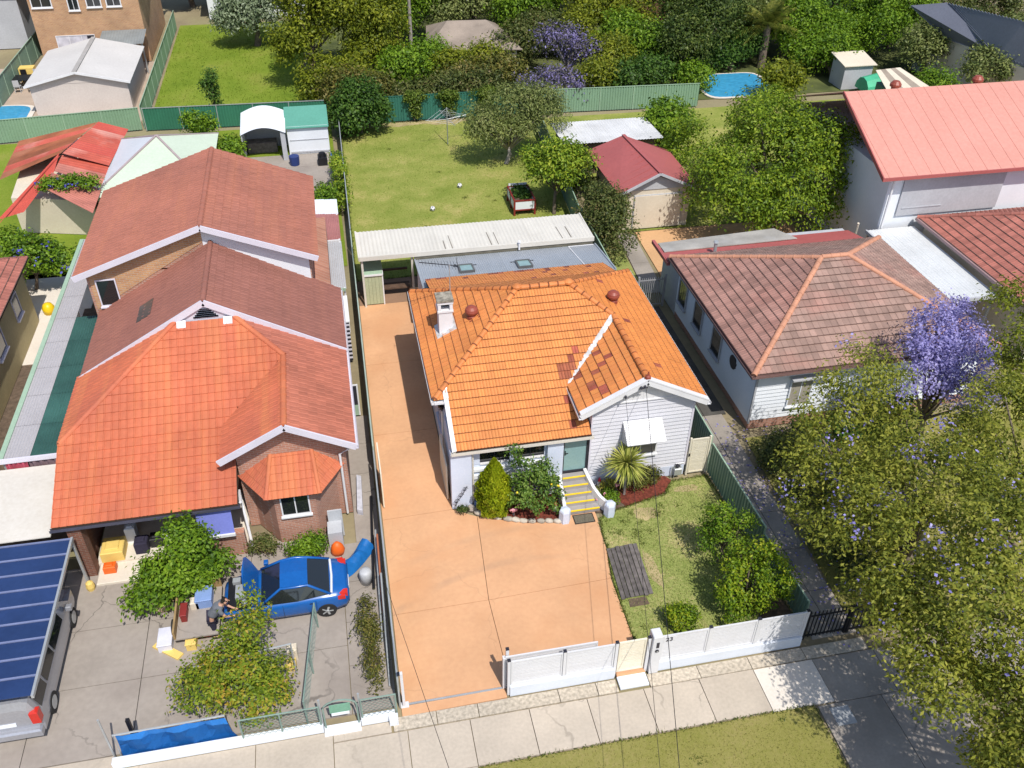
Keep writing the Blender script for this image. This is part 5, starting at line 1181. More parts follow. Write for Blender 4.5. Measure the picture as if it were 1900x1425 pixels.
sheet_roof(t, [RP(-4,408,2.2),RP(45,393,2.2),RP(100,320,3.0),RP(110,284,3.27)], [red2], 2)
sheet_roof(t, [RP(195,345,2.35),RP(204,305,2.4),RP(115,288,3.1),RP(100,318,3.0)], [rust2,RUST], 2)
sheet_roof(t, [RP(172,396,2.3),RP(188,352,2.35),RP(95,320,3.0),RP(86,352,2.9)], [rust2], 3)
mb = MB(); a, b = pt(200,330,0), pt(8,405,0); mb.prism([tuple(pt(30,395,1.2))[:2],tuple(pt(175,400,1.2))[:2],tuple(pt(215,270,1.2))[:2],tuple(pt(60,300,1.2))[:2]], 0, 2.1); mb.build('wall', WALLC, t)
# ochre house at the far left
t = thing('ochre_house', (-16.5,36,0), 'ochre rendered house with pinkish tile eave at the far left edge', 'house')
mb = MB(); mb.box(-22,-14.85,28,40.2,0,3.2); mb.build('wall', WALLY, t)
o2 = Vector((-16.5,36,0)); mb = MB(); mb.slab([(-14.5,27.6,3.2),(-14.5,40.7,3.2),(-18.5,36.5,5.0),(-18.5,31.5,5.0)], .05); mb.slab([(-14.5,40.7,3.2),(-22.5,40.7,3.2),(-18.5,36.5,5.0)], .05); rf = mb.build('roof', DECK, t)
sl_ = math.hypot(4,1.8); tiles_only(rf, o2, [((-14.5,27.6,3.22),(0,1,0),(-4,0,1.8),[[(0,0),(13.1,0),(8.9,sl_),(3.9,sl_)]],RTILE2)])
a = Vector((-14.5,40.7,3.22)); tiles_only(rf, o2, [(a,(-1,0,0),(0,-4.2,1.8),[[(0,0),(8,0),(4,math.hypot(4.2,1.8))]],RTILE2)])
window(t, 34.6, 35.7, -14.85, 1.6, 2.8, LILAC, GLASS, face=1, axis='y', bars=()); window(t, 37.8, 38.6, -14.85, 1.6, 2.6, LILAC, GLASS, face=1, axis='y', bars=())
mb = MB(); mb.lathe((-14.5,40.9,0), [(.26,0),(.3,.3),(.2,.5),(.02,.58)], 12); mb.top('yellow_drum', M('yellow_plastic',(.75,.5,.01),.4), 'round yellow drum at the corner of the ochre house', 'drum', smooth=True)
mb = MB(); mb.box(-16.9,-16.4,41.0,47.0,0,1.0); mb.top('garden_wall', M('tan_wall',(.5,.3,.15),.8,.1), 'low tan wall behind the ochre house', 'wall')
# carport of blue sheets with a silver van parked under it
cp = thing('carport', (-11.6,19.7,0), 'blue sheet carport roof over the silver van', 'carport')
n = 9
for k in range(n):
    ya, yb = 16.75+.655*k, 16.75+.655*(k+1); mb = MB(); x0, x1 = -14.2, -9.80+.0*k
    mb.slab([(x0,ya,2.24),(x1,ya,2.18),(x1,yb-.05,2.18),(x0,yb-.05,2.24)], .02); mb.build('roof_panel', SOLARB, cp)
    mb = MB(); mb.beam((x0,yb-.02,2.265),(x1,yb-.02,2.205), .055, .04); mb.build('batten', M('batten_paint',(0.17,0.20,0.34),.5) if k == 0 else bpy.data.materials['batten_paint'], cp)
mb = MB(); mb.box(-9.8,-9.73,16.7,22.7,2.1,2.22); mb.build('edge_beam', GALV, cp)
for x, y in ((-9.78,22.6),(-14.1,16.9),(-14.1,22.6)): mb = MB(); mb.box(x-.04,x+.04,y-.04,y+.04,0,2.12); mb.build('post', GALV, cp)
# fence, gate and blue mesh along the left frontage
mb = MB(); mb.cbox(-8.0,-2.15,15.45,15.66,0,.28,.02); mb.cbox(-1.05,-.05,15.45,15.66,0,.28,.02); mb.top('low_wall', WALLW, 'low white wall along the left neighbour frontage', 'wall')
mb = MB(); mb.box(-2.13,-1.07,15.3,15.62,-.02,.06); struct('gate_sill', mb, WALLW)
def wire_fence(name, p, q, h, label, z0=.25, post_m=GALV, cell=.16, posts=3):
    t = thing(name, ((p[0]+q[0])/2,(p[1]+q[1])/2,0), label, 'fence'); P, Q = Vector((p[0],p[1],0)), Vector((q[0],q[1],0)); L = (Q-P).length; d = (Q-P)/L
    mb = MB(); mb.tube([P+Vector((0,0,h)),Q+Vector((0,0,h))], .025, 6); mb.build('top_rail', post_m, t)
    for i in range(posts):
        a = P.lerp(Q, i/(posts-1)); mb = MB(); mb.tube([a, a+Vector((0,0,h))], .028, 6); mb.build('post', post_m, t)
    mb = MB(); n = int((L+h)/cell)
    for i in range(n):
        for s in (1,-1):
            u0 = i*cell-(h-z0) if s == 1 else i*cell
            a0, a1 = u0, u0+s*(h-z0); zA, zB = z0, h
            if s == -1: a0, a1 = u0, u0-(h-z0)
            # clip to 0..L
            def clip(a0, zA, a1, zB):
                if max(a0,a1) <= 0 or min(a0,a1) >= L: return None
                def at(u): return zA+(zB-zA)*(u-a0)/(a1-a0)
                c0, c1 = min(max(a0,0),L), min(max(a1,0),L); return c0, at(c0), c1, at(c1)
            r = clip(a0, zA, a1, zB)
            if r and abs(r[0]-r[2]) > .02: mb.beam(P+d*r[0]+Vector((0,0,r[1])), P+d*r[2]+Vector((0,0,r[3])), .006, .006)
    ob = mb.build('wire_mesh', post_m, t); ob['kind'] = 'stuff'; return t
GREENP = M('green_pipe',(0.20,0.28,0.24),.5)
wire_fence('wire_fence', (-4.4,15.55), (-2.2,15.55), 1.15, 'wire mesh fence with green pipe rail left of the arched gate', post_m=GREENP)
wire_fence('wire_fence', (-1.0,15.55), (.0,15.55), 1.15, 'wire mesh fence between the arched gate and the driveway fence', post_m=GREENP, posts=2)
wire_fence('wire_fence', (-5.7,17.3), (-2.9,17.6), 1.55, 'wire frame fence through the orange tipped bush', post_m=GALV, cell=.25)
wire_fence('wire_fence', (-2.6,15.8), (-2.2,19.3), 1.2, 'wire mesh fence beside the path to the arched gate', post_m=GREENP, cell=.2)
t = thing('arched_gate', (-1.6,15.55,0), 'arched green pipe garden gate with a green panel', 'gate')
arc = [(-2.08,15.55,.08),(-2.08,15.55,1.0)]+[(-1.6-.48*math.cos(math.pi*k/8),15.55,1.0+.32*math.sin(math.pi*k/8)) for k in range(9)]+[(-1.12,15.55,1.0),(-1.12,15.55,.08)]
mb = MB(); mb.tube(arc, .028, 6); mb.build('gate_frame', GREENP, t); mb = MB(); mb.box(-1.9,-1.3,15.54,15.56,.75,1.12); mb.build('gate_panel', M('green_panel',(0.16,0.34,0.24),.6), t)
mb = MB(); mb.box(-1.86,-1.35,15.53,15.57,.62,.74); mb.build('gate_plate', WALLW, t)
for x in (-2.16,-1.04): mb = MB(); mb.tube([(x,15.6,0),(x,15.6,1.4)], .035, 6); mb.build('post', GALV, t)
t = thing('mesh_gate', (-6.1,15.7,0), 'low gate covered with blue mesh at the left driveway entrance', 'gate')
mb = MB(); nn = 14; rows = [[(-7.75+(3.2-.25*v/4)*i/nn, 15.72+.06*v/4+(.07*math.sin(i*1.1+v*.8)+.04*math.sin(i*2.7-v))*math.sin(math.pi*(v+.4)/4.8), .08+1.02*v/4-(.05*abs(math.sin(i*.75)) if v == 4 else 0)) for i in range(nn+1)] for v in range(5)]
for ra_, rb_ in zip(rows[:-1], rows[1:]): mb.add(ra_+rb_, [(i,i+1,nn+2+i,nn+1+i) for i in range(nn)]); mb.build('mesh_cover', TARP, t)
mb = MB(); mb.tube([(-7.8,15.76,0),(-7.8,15.76,1.15),(-4.8,15.8,1.15),(-4.8,15.8,.05)], .03, 6); mb.build('frame', GALV, t)
mb = MB(); mb.tube([(-8.0,15.8,0),(-8.0,15.8,1.9)], .03, 6); mb.top('pipe_post', GALV, 'slim grey pipe post left of the blue mesh gate', 'post')
mb = MB(); mb.box(-7.45,-7.35,16.0,16.1,0,1.35); mb.top('timber_post', BLACK, 'short dark post behind the blue mesh gate', 'post')
mb = MB(); mb.box(-.24,.02,15.28,15.46,0,.35); mb.top('concrete_block', WALLW, 'small white block at the street end of the driveway fence', 'block')
# pile of pipes and boards along the fence
lab = ['dark grey pipe nearest the street in the narrow left passage','long grey pipe leaning in the narrow left passage','rusty angle iron leaning on the green driveway fence','black rubber hose along the green driveway fence']
for k, (y0, y1, x0, x1, z0, z1, mt) in enumerate(((16.6,20.4,-.12,.0,.06,.9,GALV),(18.3,22.6,-.2,-.02,.05,.7,GALV),(19.4,22.0,-.08,.02,.1,1.1,RUSTB),(20.5,25.0,-.3,-.05,.05,.05,BLACK))):
    mb = MB(); mb.tube([(x0,y0,z0),((x0+x1)/2,(y0+y1)/2,(z0+z1)/2),(x1,y1,z1)], .035 if mt is not BLACK else .05, 6); mb.top('pipe', mt, lab[k], 'pipe')
mb = MB(); mb.prism([(-.6,24.2),(-.4,24.1),(-.33,26.0),(-.5,26.1)], 0, .25); mb.top('cloth_bundle', M('pale_cloth',(.5,.5,.56),.9,.2,4), 'pale bundled sheet lying in the left side passage', 'bundle')
# ------------------------------------------------------------------ right neighbour and everything behind
rh = thing('white_house', (20.5,30.5,0), 'white weatherboard house with faded brown hip tile roof right of the shady path', 'house')
RO = Vector((20.5,30.5,0)); qx0, qx1, qy0, qy1, qz = 15.25, 26.2, 25.7, 35.4, 3.12
qs = .44; hr = (qy1-qy0)/2; qzr = qz+qs*hr; qa, qb = qx0+hr, qx1-hr; qc, qn = math.cos(math.atan(qs)), math.sin(math.atan(qs))
mb = MB(); mb.box(15.72,25.8,26.15,35.1,0,2.98); mb.build('wall', WALLW, rh)
mb = MB(); mb.box(15.7,25.82,26.12,26.15,0,.45); mb.box(15.69,15.72,26.12,35,0,.3); mb.build('brick_base', BRICKL, rh)
boards(rh, 15.74, 25.8, 26.14, .46, 2.95, WALLW, .19, name='weatherboard'); boards(rh, 26.2, 35.0, 15.72, .31, 2.95, WALLW, .19, name='weatherboard', axis='y')
mb = MB(); mb.box(15.66,15.74,26.08,26.16,.3,2.98); mb.build('corner_board', WALLG, rh)
rf = MB(); e_ = lambda x, y, z: (x, y, z-.02)
rf.poly([e_(qx0,qy0,qz),e_(qx1,qy0,qz),e_(qb,qy0+hr,qzr),e_(qa,qy0+hr,qzr)]); rf.poly([e_(qx0,qy1,qz),e_(qx0,qy0,qz),e_(qa,qy0+hr,qzr)]); rf.poly([e_(qx1,qy0,qz),e_(qx1,qy1,qz),e_(qb,qy0+hr,qzr)]); rf.poly([e_(qx1,qy1,qz),e_(qx0,qy1,qz),e_(qa,qy0+hr,qzr),e_(qb,qy0+hr,qzr)])
rf = rf.build('roof', DECK, rh)
tiles_only(rf, RO, [((0,qy0,qz),(1,0,0),(0,qc,qn),[[(qx0,0),(qx1,0),(qb,hr/qc),(qa,hr/qc)]],RTILE),((qx0,qy1,qz),(0,-1,0),(qc,0,qn),[[(0,0),(2*hr,0),(hr,hr/qc)]],M('left_brown_tile',(0.30,0.165,0.135),.75,.2,1,rnd=.2,stain=.35,ss=.6,scol=(.34,.13,.10))),
    ((qx1,qy0,qz),(0,1,0),(-qc,0,qn),[[(0,0),(2*hr,0),(hr,hr/qc)]],RTILE),((qx1,qy1,qz),(-1,0,0),(0,-qc,qn),[[(0,0),(qx1-qx0,0),(qx1-qa,hr/qc),(qx1-qb,hr/qc)]],RTILE)], .27, .36)
CAP2 = M('tan_ridge',(0.50,0.24,0.15),.7,.15,2); 
for a, b in (((qx0,qy0,qz),(qa,qy0+hr,qzr)),((qx1,qy0,qz),(qb,qy0+hr,qzr)),((qx0,qy1,qz),(qa,qy0+hr,qzr)),((qx1,qy1,qz),(qb,qy0+hr,qzr)),((qa,qy0+hr,qzr+.02),(qb,qy0+hr,qzr+.02))): ridge_caps(rf, a, b, CAP2, .12, joined=True)
gutter(rf, [(qx0-.05,qy1,qz),(qx0-.05,qy0-.05,qz),(qx1,qy0-.05,qz)], M('brown_gutter',(.20,.12,.11),.5))
mb = MB(); mb.box(qx0,15.72,qy0,qy1,qz-.16,qz-.13); mb.box(15.72,qx1,qy0,26.14,qz-.16,qz-.13); mb.build('soffit', WALLG, rf)
p = pt(1572,515,4.6); mb = MB(); mb.lathe((p.x,p.y,4.35), [(.1,0),(.1,.35),(.16,.36),(.12,.45)], 10); mb.build('roof_vent', GALV, rh)
window(rh, 17.25, 18.15, 26.085, 1.05, 2.35, WALLW, M('drawn_blind',(.32,.29,.24),.7), bars=(.5,))
mb = MB(); mb.box(17.1,18.9,25.75,26.13,2.5,2.56); mb.build('window_hood', WALLG, rh)
for y in (29.6,31.8,33.8): window(rh, y, y+.9, 15.665, 1.1, 2.3, WALLG, GLASS, face=-1, axis='y', bars=())
mb = MB(); mb.lathe((15.66,28.3,1.9), [(.32,0),(.32,.04)], 14, axis='x'); mb.build('wall_dish', DARKF, rh)
ra = MB(); ra.slab([(15.15,35.45,2.95),(25.6,35.45,3.05),(25.4,36.9,2.85),(15.2,36.9,2.8)], .05); ra = ra.build('rear_red_roof', REDR, rh)
mb = MB(); mb.slab([(15.3,36.3,2.93),(22.3,36.35,2.98),(21.8,37.9,2.78),(15.4,37.5,2.75)], .05); mb.build('rear_grey_roof', M('weathered_sheet',(.36,.34,.31),.7,.2,.9,stain=.4,ss=.6,scol=(.6,.6,.6)), rh)
mb = MB(); mb.box(15.1,15.25,35.3,37.6,2.72,2.9); mb.build('fascia', REDR, rh)
mb = MB(); mb.box(15.75,25.4,35.1,37.4,0,2.7); mb.build('rear_wall', WALLG, rh)
mb = MB(); p = pt(1347,490,3.1); mb.lathe((p.x,35.7,2.9), [(.09,0),(.09,.6),(.14,.62),(.1,.7)], 8); mb.build('flue', GALV, rh)
# garage
t = thing('red_roof_garage', (17.6,47,0), 'cream garage with red hipped metal roof behind the pink brick side path', 'garage')
mb = MB(); mb.box(15.85,19.75,44.25,49.8,0,2.4); mb.build('wall', WALLC, t)
mb = MB(); mb.add([(15.9,44.2,2.42),(19.7,44.2,2.42),(17.7,44.2,3.2)],[(0,1,2)]); mb.box(16.4,19.3,44.19,44.25,.05,2.1); mb.build('gable_panel', WALLG, t)
mb = MB(); mb.box(16.45,19.25,44.15,44.19,.05,2.05); mb.build('garage_door', WALLC, t)
zz = lambda x: 2.45+(3.5-2.45)*(1-abs(x-17.7)/2.4)
mb = MB(); mb.slab([(15.3,43.7,2.45),(17.7,43.9,3.5),(17.3,49.6,3.5),(15.2,50.1,2.45)], .05); mb.slab([(17.7,43.9,3.5),(20.1,43.7,2.45),(20.2,49.0,2.45),(17.3,49.6,3.5)], .05); rf = mb.build('roof', REDR, t)
mb = MB(); mb.beam((15.3,43.72,2.40),(17.7,43.9,3.44), .05, .14); mb.beam((17.7,43.9,3.44),(20.1,43.72,2.40), .05, .14); mb.build('barge_board', WALLG, rf)
mb = MB(); mb.beam((17.7,43.9,3.53),(17.3,49.6,3.53), .2, .05)
for k in range(10):
    y = 44.2+.58*k; mb.beam((17.65-.04*k,y,3.50),(20.12,y-.12,2.46), .02, .03); mb.beam((17.65-.04*k,y,3.50),(15.28,y-.12,2.46), .02, .03)
mb.build('roof_seam', REDR, rf)
t = thing('white_roof_shed', (17.4,53.8,0), 'long low shed with white metal roof behind the red garage', 'shed')
mb = MB(); mb.box(14.6,20.4,52.2,55.4,0,2.05); mb.build('wall', M('brown_board',(.20,.14,.10),.8,.2,2), t)
for k in range(8): mb = MB(); corrugated(mb, (14.25+.82*k,51.85,2.2),(1,0,0),(0,1,-.02),0,.83,3.9,.2,.014); mb.build('roof_sheet', M('white_sheet',(.62,.62,.62),.5,.08,.7,stain=.3,ss=.6) if k == 0 else bpy.data.materials['white_sheet'], t)
mb = MB(); mb.box(20.2,21.4,56.6,57.3,0,.9); mb.box(20.5,21.2,56.5,57.4,.9,1.1); mb.top('covered_boat', M('dark_cover',(.05,.05,.08),.7,.3,3), 'dark covered bundle behind the white roofed shed', 'bundle')
mb = MB(); mb.box(22.0,22.5,56.3,56.8,0,1.0); mb.top('orange_bin', ORANGE, 'orange box on the lawn behind the white roofed shed', 'box')
mb = MB(); mb.box(21.9,22.3,50.5,57,-.02,0.0); struct('garden_path', mb, CONCG)
# two-storey house with salmon roof at far right
t = thing('two_storey_house', (34,41,0), 'two-storey white house with big salmon pink metal roof at the right edge', 'house')
mb = MB(); mb.box(27.4,48,37.4,48,0,5.4); mb.build('wall', WALLW, t)
mb = MB(); mb.slab([(26.55,36.8,5.62),(48,36.8,5.62),(48,42.6,7.95),(26.9,42.6,7.95)], .06); mb.slab([(48,42.6,7.95),(26.9,42.6,7.95),(26.55,48.5,5.62),(48,48.5,5.62)][::-1], .06); rf = mb.build('roof', PINKR, t)
mb = MB()
for k in range(27): x = 26.9+.78*k; mb.beam((x,36.8,5.625),(x+.02,42.6,7.955), .02, .02)
mb.build('roof_seam', PINKR, rf)
mb = MB(); mb.box(26.5,48,36.72,36.8,5.48,5.64); mb.build('gutter', REDR, rf); mb = MB(); mb.beam((26.55,36.8,5.58),(26.9,42.6,7.91), .06, .2); mb.build('barge_board', REDR, rf)
for px, py in ((1683,168),(1832,155)):
    p = pt(px, py, 8.1); mb = MB(); mb.lathe((p.x,42.9,7.8), [(.2,0),(.2,.15),(.3,.17),(.3,.3),(.18,.45),(.03,.48)], 12); mb.build('roof_vent', VENTR, rf)
fr = window(t, 28.5, 30.6, 37.38, 3.7, 5.0, WALLG, GLASS, bars=(.33,.66)); mb = MB(); mb.box(28.2,34,37.3,37.38,3.2,5.4); mb.build('cladding', WALLG, t)
mb = MB(); mb.tube([(27.5,37.2,5.4),(27.5,37.2,.1)], .06, 8); mb.build('downpipe', WHITE, t)
t2 = thing('tile_roof_wing', (36,33,0), 'pinkish brown tiled roof at the right edge, in front of the salmon roof', 'house')
mb = MB(); mb.box(29.9,46,28.0,37.0,0,2.95); mb.build('wall', WALLC, t2)
o2 = Vector((36,33,0)); X0, X1, Y0, Y1, Z0 = 29.4, 46.0, 26.6, 37.1, 3.1; s_ = .46; run = 5.25
mb = MB(); mb.slab([(X0,Y0,Z0),(X0+run,Y0+run,Z0+s_*run),(X0+run,Y0+run+.01,Z0+s_*run),(X0,Y1,Z0)][::-1], .05); mb.slab([(X0,Y0,Z0),(X1,Y0,Z0),(X1,Y0+run,Z0+s_*run),(X0+run,Y0+run,Z0+s_*run)], .05); mb.slab([(X1,Y1,Z0),(X0,Y1,Z0),(X0+run,Y0+run,Z0+s_*run),(X1,Y0+run,Z0+s_*run)], .05); rf = mb.build('roof', DECK, t2)
cc, nn_ = math.cos(math.atan(s_)), math.sin(math.atan(s_))
tiles_only(rf, o2, [((X0,Y1,Z0),(0,-1,0),(cc,0,nn_),[[(0,0),(Y1-Y0,0),(run,run/cc)]],RTILE2),((0,Y0,Z0),(1,0,0),(0,cc,nn_),[[(X0,0),(X1,0),(X1,run/cc),(X0+run,run/cc)]],RTILE2),((X1,Y1,Z0),(-1,0,0),(0,-cc,nn_),[[(0,0),(X1-X0,0),(X1-X0-run,run/cc),(0,run/cc)]],RTILE2)], .27, .36)
for a, b in (((X0,Y0,Z0),(X0+run,Y0+run,Z0+s_*run)),((X0,Y1,Z0),(X0+run,Y0+run,Z0+s_*run))): ridge_caps(rf, a, b, RTILE2, .12, joined=True)
mb = MB(); mb.box(X0-.12,X0,Y0,Y1,Z0-.12,Z0+.02); mb.build('gutter', M('mauve_gutter',(.33,.22,.22),.5), rf)
t = thing('flat_carport', (28,33.6,0), 'pale flat roofed carport between the white house and the pinkish tiled house', 'carport')
for k in range(5): mb = MB(); corrugated(mb, (26.65+.53*k,30.1,2.62),(1,0,0),(0,1,0),0,.54,7.0,.18,.014); mb.build('roof_sheet', M('pale_carport_sheet',(.60,.62,.63),.5,.06,.5,stain=.2) if k == 0 else bpy.data.materials['pale_carport_sheet'], t)
mb = MB(); mb.box(26.55,29.3,30.0,30.1,2.5,2.66); mb.box(26.55,26.65,30.1,37.1,2.5,2.66); mb.build('fascia', WALLG, t)
for x, y in ((26.7,30.2),(29.2,30.2),(26.7,33.6),(29.2,33.6),(26.7,37)): mb = MB(); mb.box(x-.05,x+.05,y-.05,y+.05,0,2.5); mb.build('post', GALV, t)
mb = MB(); p = pt(1600,450,0); mb.tube([(26.3,37.6,0),(25.9,36.9,3.2)], .06, 6); mb.top('timber_pole', WALLC, 'leaning pale timber pole beside the dense green tree', 'pole')
# tan brick house, patio, shed and pool at the back left
t = thing('tan_brick_house', (-18,84,0), 'two-storey tan brick house at the back left with sliding doors', 'house')
mb = MB(); mb.box(-22.3,-14.0,80.6,92,0,6.6); mb.build('wall', BRICKY, t)
mb = MB(); mb.slab([(-23,79.8,6.6),(-13.3,79.8,6.6),(-13.3,86,8.8),(-23,86,8.8)], .1); mb.slab([(-13.3,86,8.8),(-13.3,92.5,6.6),(-23,92.5,6.6),(-23,86,8.8)], .1); mb.build('roof', LBROWN, t)
for x0, x1, z0, z1 in ((-22.0,-20.6,4.6,6.0),(-19.3,-18.6,4.3,6.0),(-17.9,-16.9,4.5,6.0),(-16.4,-15.4,4.5,6.0)): window(t, x0, x1, 80.58, z0, z1, WHITE, GLASS, bars=(.5,), fw=.08)
fr = window(t, -20.9,-18.0, 80.58, .15, 2.3, WHITE, M('lace_curtain',(.55,.53,.58),.6,.2,2), bars=(.33,.66), sill=False); mb = MB(); mb.box(-18.55,-18.0,80.54,80.57,.15,2.3); mb.build('open_leaf', DARKF, fr)
fr = window(t, -17.0,-14.9, 80.58, .15, 2.3, WHITE, M('lace_curtain_pale',(.66,.67,.72),.6,.1,2), bars=(.5,), sill=False)
t = thing('grey_house', (-27,88,0), 'pale grey house at the very top left beyond the green fence', 'house')
mb = MB(); mb.box(-36,-24.6,86,96,0,5.6); mb.build('wall', WALLG, t); mb = MB(); mb.slab([(-37,85,5.6),(-24,85,5.6),(-24,91,7.6),(-37,91,7.6)], .1); mb.build('roof', LBROWN, t)
for x in (-30.5,-27.5): window(t, x, x+1.2, 85.98, 3.4, 4.8, WHITE, GLASS)
t = thing('gable_shed', (-17.3,72.5,0), 'off-white gabled garden shed with pale metal roof beside the pool', 'shed')
mb = MB(); mb.box(-20.6,-14.0,68.9,76.8,0,2.2); mb.add([(-20.6,68.88,2.2),(-14.0,68.88,2.2),(-17.3,68.88,2.95)],[(0,1,2)]); mb.build('wall', M('shed_wall',(.56,.50,.46),.7,.05,.7), t)
mb = MB(); mb.slab([(-20.9,68.6,2.2),(-17.3,68.6,3.05),(-17.3,77.1,3.05),(-20.9,77.1,2.2)], .05); mb.slab([(-17.3,68.6,3.05),(-13.7,68.6,2.2),(-13.7,77.1,2.2),(-17.3,77.1,3.05)], .05); rf = mb.build('roof', M('pale_shed_roof',(.56,.54,.52),.6,.05,.5), t)
mb = MB(); mb.beam((-17.3,68.6,3.08),(-17.3,77.1,3.08), .3, .05); mb.build('ridge_strip', M('ridge_grey',(.36,.34,.32),.6), rf)
mb = MB(); mb.beam((-20.9,68.58,2.16),(-17.3,68.58,3.01), .04, .16); mb.beam((-17.3,68.58,3.01),(-13.7,68.58,2.16), .04, .16); mb.build('barge_board', WHITE, rf)
t = thing('dark_lean_to', (-15,78.5,0), 'grey corrugated patio cover against the tan brick house', 'lean-to')
for k in range(4): mb = MB(); corrugated(mb, (-17.2+.85*k,77.3,2.35),(1,0,0),(0,1,.12),0,.86,2.9,.2,.015); mb.build('roof_sheet', M('dark_corrugated',(.22,.235,.235),.6,.15,1) if k == 0 else bpy.data.materials['dark_corrugated'], t)
for x in (-17.1,-13.9): mb = MB(); mb.box(x-.05,x+.05,77.4,77.5,0,2.3); mb.build('post', GALV, t)
def pool(name, x0, x1, y0, y1, lab):
    t = thing(name, ((x0+x1)/2,(y0+y1)/2,0), lab, 'pool')
    ps = [((x0+x1)/2+(x1-x0)/2*math.copysign(abs(math.cos(a))**.35,math.cos(a)), (y0+y1)/2+(y1-y0)/2*math.copysign(abs(math.sin(a))**.35,math.sin(a))) for a in [2*math.pi*k/28 for k in range(28)]]
    mb = MB(); mb.prism([(x*1.0+(x-(x0+x1)/2)*.08,y+(y-(y0+y1)/2)*.08) for x, y in ps], 0, .06); mb.build('coping', CONCP, t)
    mb = MB(); mb.prism(ps, .04, .075); mb.build('water', POOLW, t)
pool('swimming_pool', -30, -21.3, 66.0, 71.2, 'bright blue swimming pool beside the off-white gabled shed')
pool('swimming_pool', 29.2, 35.0, 64.0, 69.2, 'blue swimming pool behind the dense green tree at the right')
t = thing('outdoor_setting', (-23,75.5,0), 'dark outdoor table and chairs with yellow cover on the back left patio', 'table set')
mb = MB(); mb.box(-24.2,-22.0,74.8,76.2,.7,.75)
for x in (-24.1,-22.1):
    for y in (74.9,76.1): mb.box(x-.04,x+.04,y-.04,y+.04,0,.7)
mb.build('table', BLACK, t)
for k in range(6):
    x, y = -24+.95*(k%3), 74.4 if k < 3 else 76.6; mb = MB(); mb.box(x-.22,x+.22,y-.22,y+.22,.42,.47); mb.box(x-.22,x+.22,y-.24 if k < 3 else y+.2,y-.2 if k < 3 else y+.24,.47,.95)
    for a in (-.2,.2):
        for b in (-.2,.2): mb.box(x+a-.02,x+a+.02,y+b-.02,y+b+.02,0,.42)
    mb.build('chair', PLASTG if k%2 else BLACK, t)
mb = MB(); mb.box(-23.4,-22.3,76.9,77.7,.0,1.0); mb.build('cover', YELP, t)
t = thing('white_bungalow', (-6,94,0), 'white bungalow glimpsed behind the silver leaved tree', 'house')
mb = MB(); mb.box(-10,-1,92.6,101,0,3.2); mb.build('wall', WALLW, t); mb = MB(); mb.slab([(-10.5,92,3.2),(-.5,92,3.2),(-.5,97,5),(-10.5,97,5)], .1); mb.slab([(-.5,97,5),(-.5,102,3.2),(-10.5,102,3.2),(-10.5,97,5)], .1); mb.build('roof', GREYR, t)
window(t, -8.4,-7.2, 92.58, 1.0, 2.4, WALLG, GLASS); window(t, -4,-2.6, 92.58, 1.0, 2.4, WALLG, GLASS)
t = thing('white_house_far', (12,96,0), 'white house glimpsed above the yellow green trees at the back', 'house')
mb = MB(); mb.box(9,26,95,104,0,4.5); mb.build('wall', WALLW, t); mb = MB(); mb.slab([(8.5,94.4,4.5),(26.5,94.4,4.5),(26.5,100,6.5),(8.5,100,6.5)], .1); mb.build('roof', LBROWN, t)
for x in (11,15,19,23): window(t, x, x+1.3, 94.98, 1.6, 3.2, WALLG, GLASS)
t = thing('lattice_house', (33,84,0), 'weathered house roof among the dark trees at the top right', 'house')
mb = MB(); mb.box(28,36,84,92,0,3.4); mb.build('wall', BRICKD, t); mb = MB(); mb.slab([(27.5,83.5,3.4),(36.5,83.5,3.4),(36.5,88,5.6),(27.5,88,5.6)], .1); mb.slab([(36.5,88,5.6),(36.5,92.5,3.4),(27.5,92.5,3.4),(27.5,88,5.6)], .1); mb.build('roof', M('old_roof',(.34,.30,.29),.8,.2,.8), t)
t = thing('grey_roof_house', (52,70,0), 'house with large grey metal roof at the top right corner', 'house')
a, b, c, d = RP(1850,105,3.2), RP(1990,150,3.2), RP(1900,40,6.0), RP(1755,5,5.5)
mb = MB(); mb.slab([a,b,c,d][::-1] if False else [a,b,c,d], .1); rf = mb.build('roof', M('blue_grey_roof',(.17,.185,.23),.45,.06,.5), t)
a_, b_, c_, d_ = map(Vector, (a,b,c,d)); mb = MB()
for k in range(24): s = k/23; mb.beam(a_.lerp(b_,s)+Vector((0,0,.03)), d_.lerp(c_,s)+Vector((0,0,.03)), .05, .05)
mb.build('roof_seam', bpy.data.materials['blue_grey_roof'], rf)
mb = MB(); q = [Vector(p) for p in (a,b,c,d)]; cen = sum(q, Vector())/4; mb.prism([tuple((cen+(p-cen)*.9)[:2]) for p in q], 0, 3.0); mb.build('wall', WALLC, t)
a, b, c, d = RP(1855,105,3.1), RP(1755,70,3.2), RP(1690,10,5.0), RP(1755,5,5.6)
mb = MB(); mb.slab([a,d,c,b], .08); mb.build('side_roof', M('blue_grey_roof_dark',(.13,.14,.18),.5,.06,.5), t)
t = thing('striped_shelter', (44,67,0), 'small shelter with cream striped canvas roof behind the salmon roof', 'shelter')
a, b, c, d = RP(1650,175,2.2), RP(1732,165,2.3), RP(1670,125,3.0), RP(1625,130,2.9)
q = [Vector(p) for p in (a,b,c,d)]
for k in range(5):
    mb = MB(); mb.slab([tuple(q[0].lerp(q[1],k/5)),tuple(q[0].lerp(q[1],(k+1)/5)),tuple(q[3].lerp(q[2],(k+1)/5)),tuple(q[3].lerp(q[2],k/5))], .04); mb.build('canvas_strip', WALLC if k%2 == 0 else M('canvas_brown',(.30,.25,.2),.8) if k == 1 else bpy.data.materials['canvas_brown'], t)
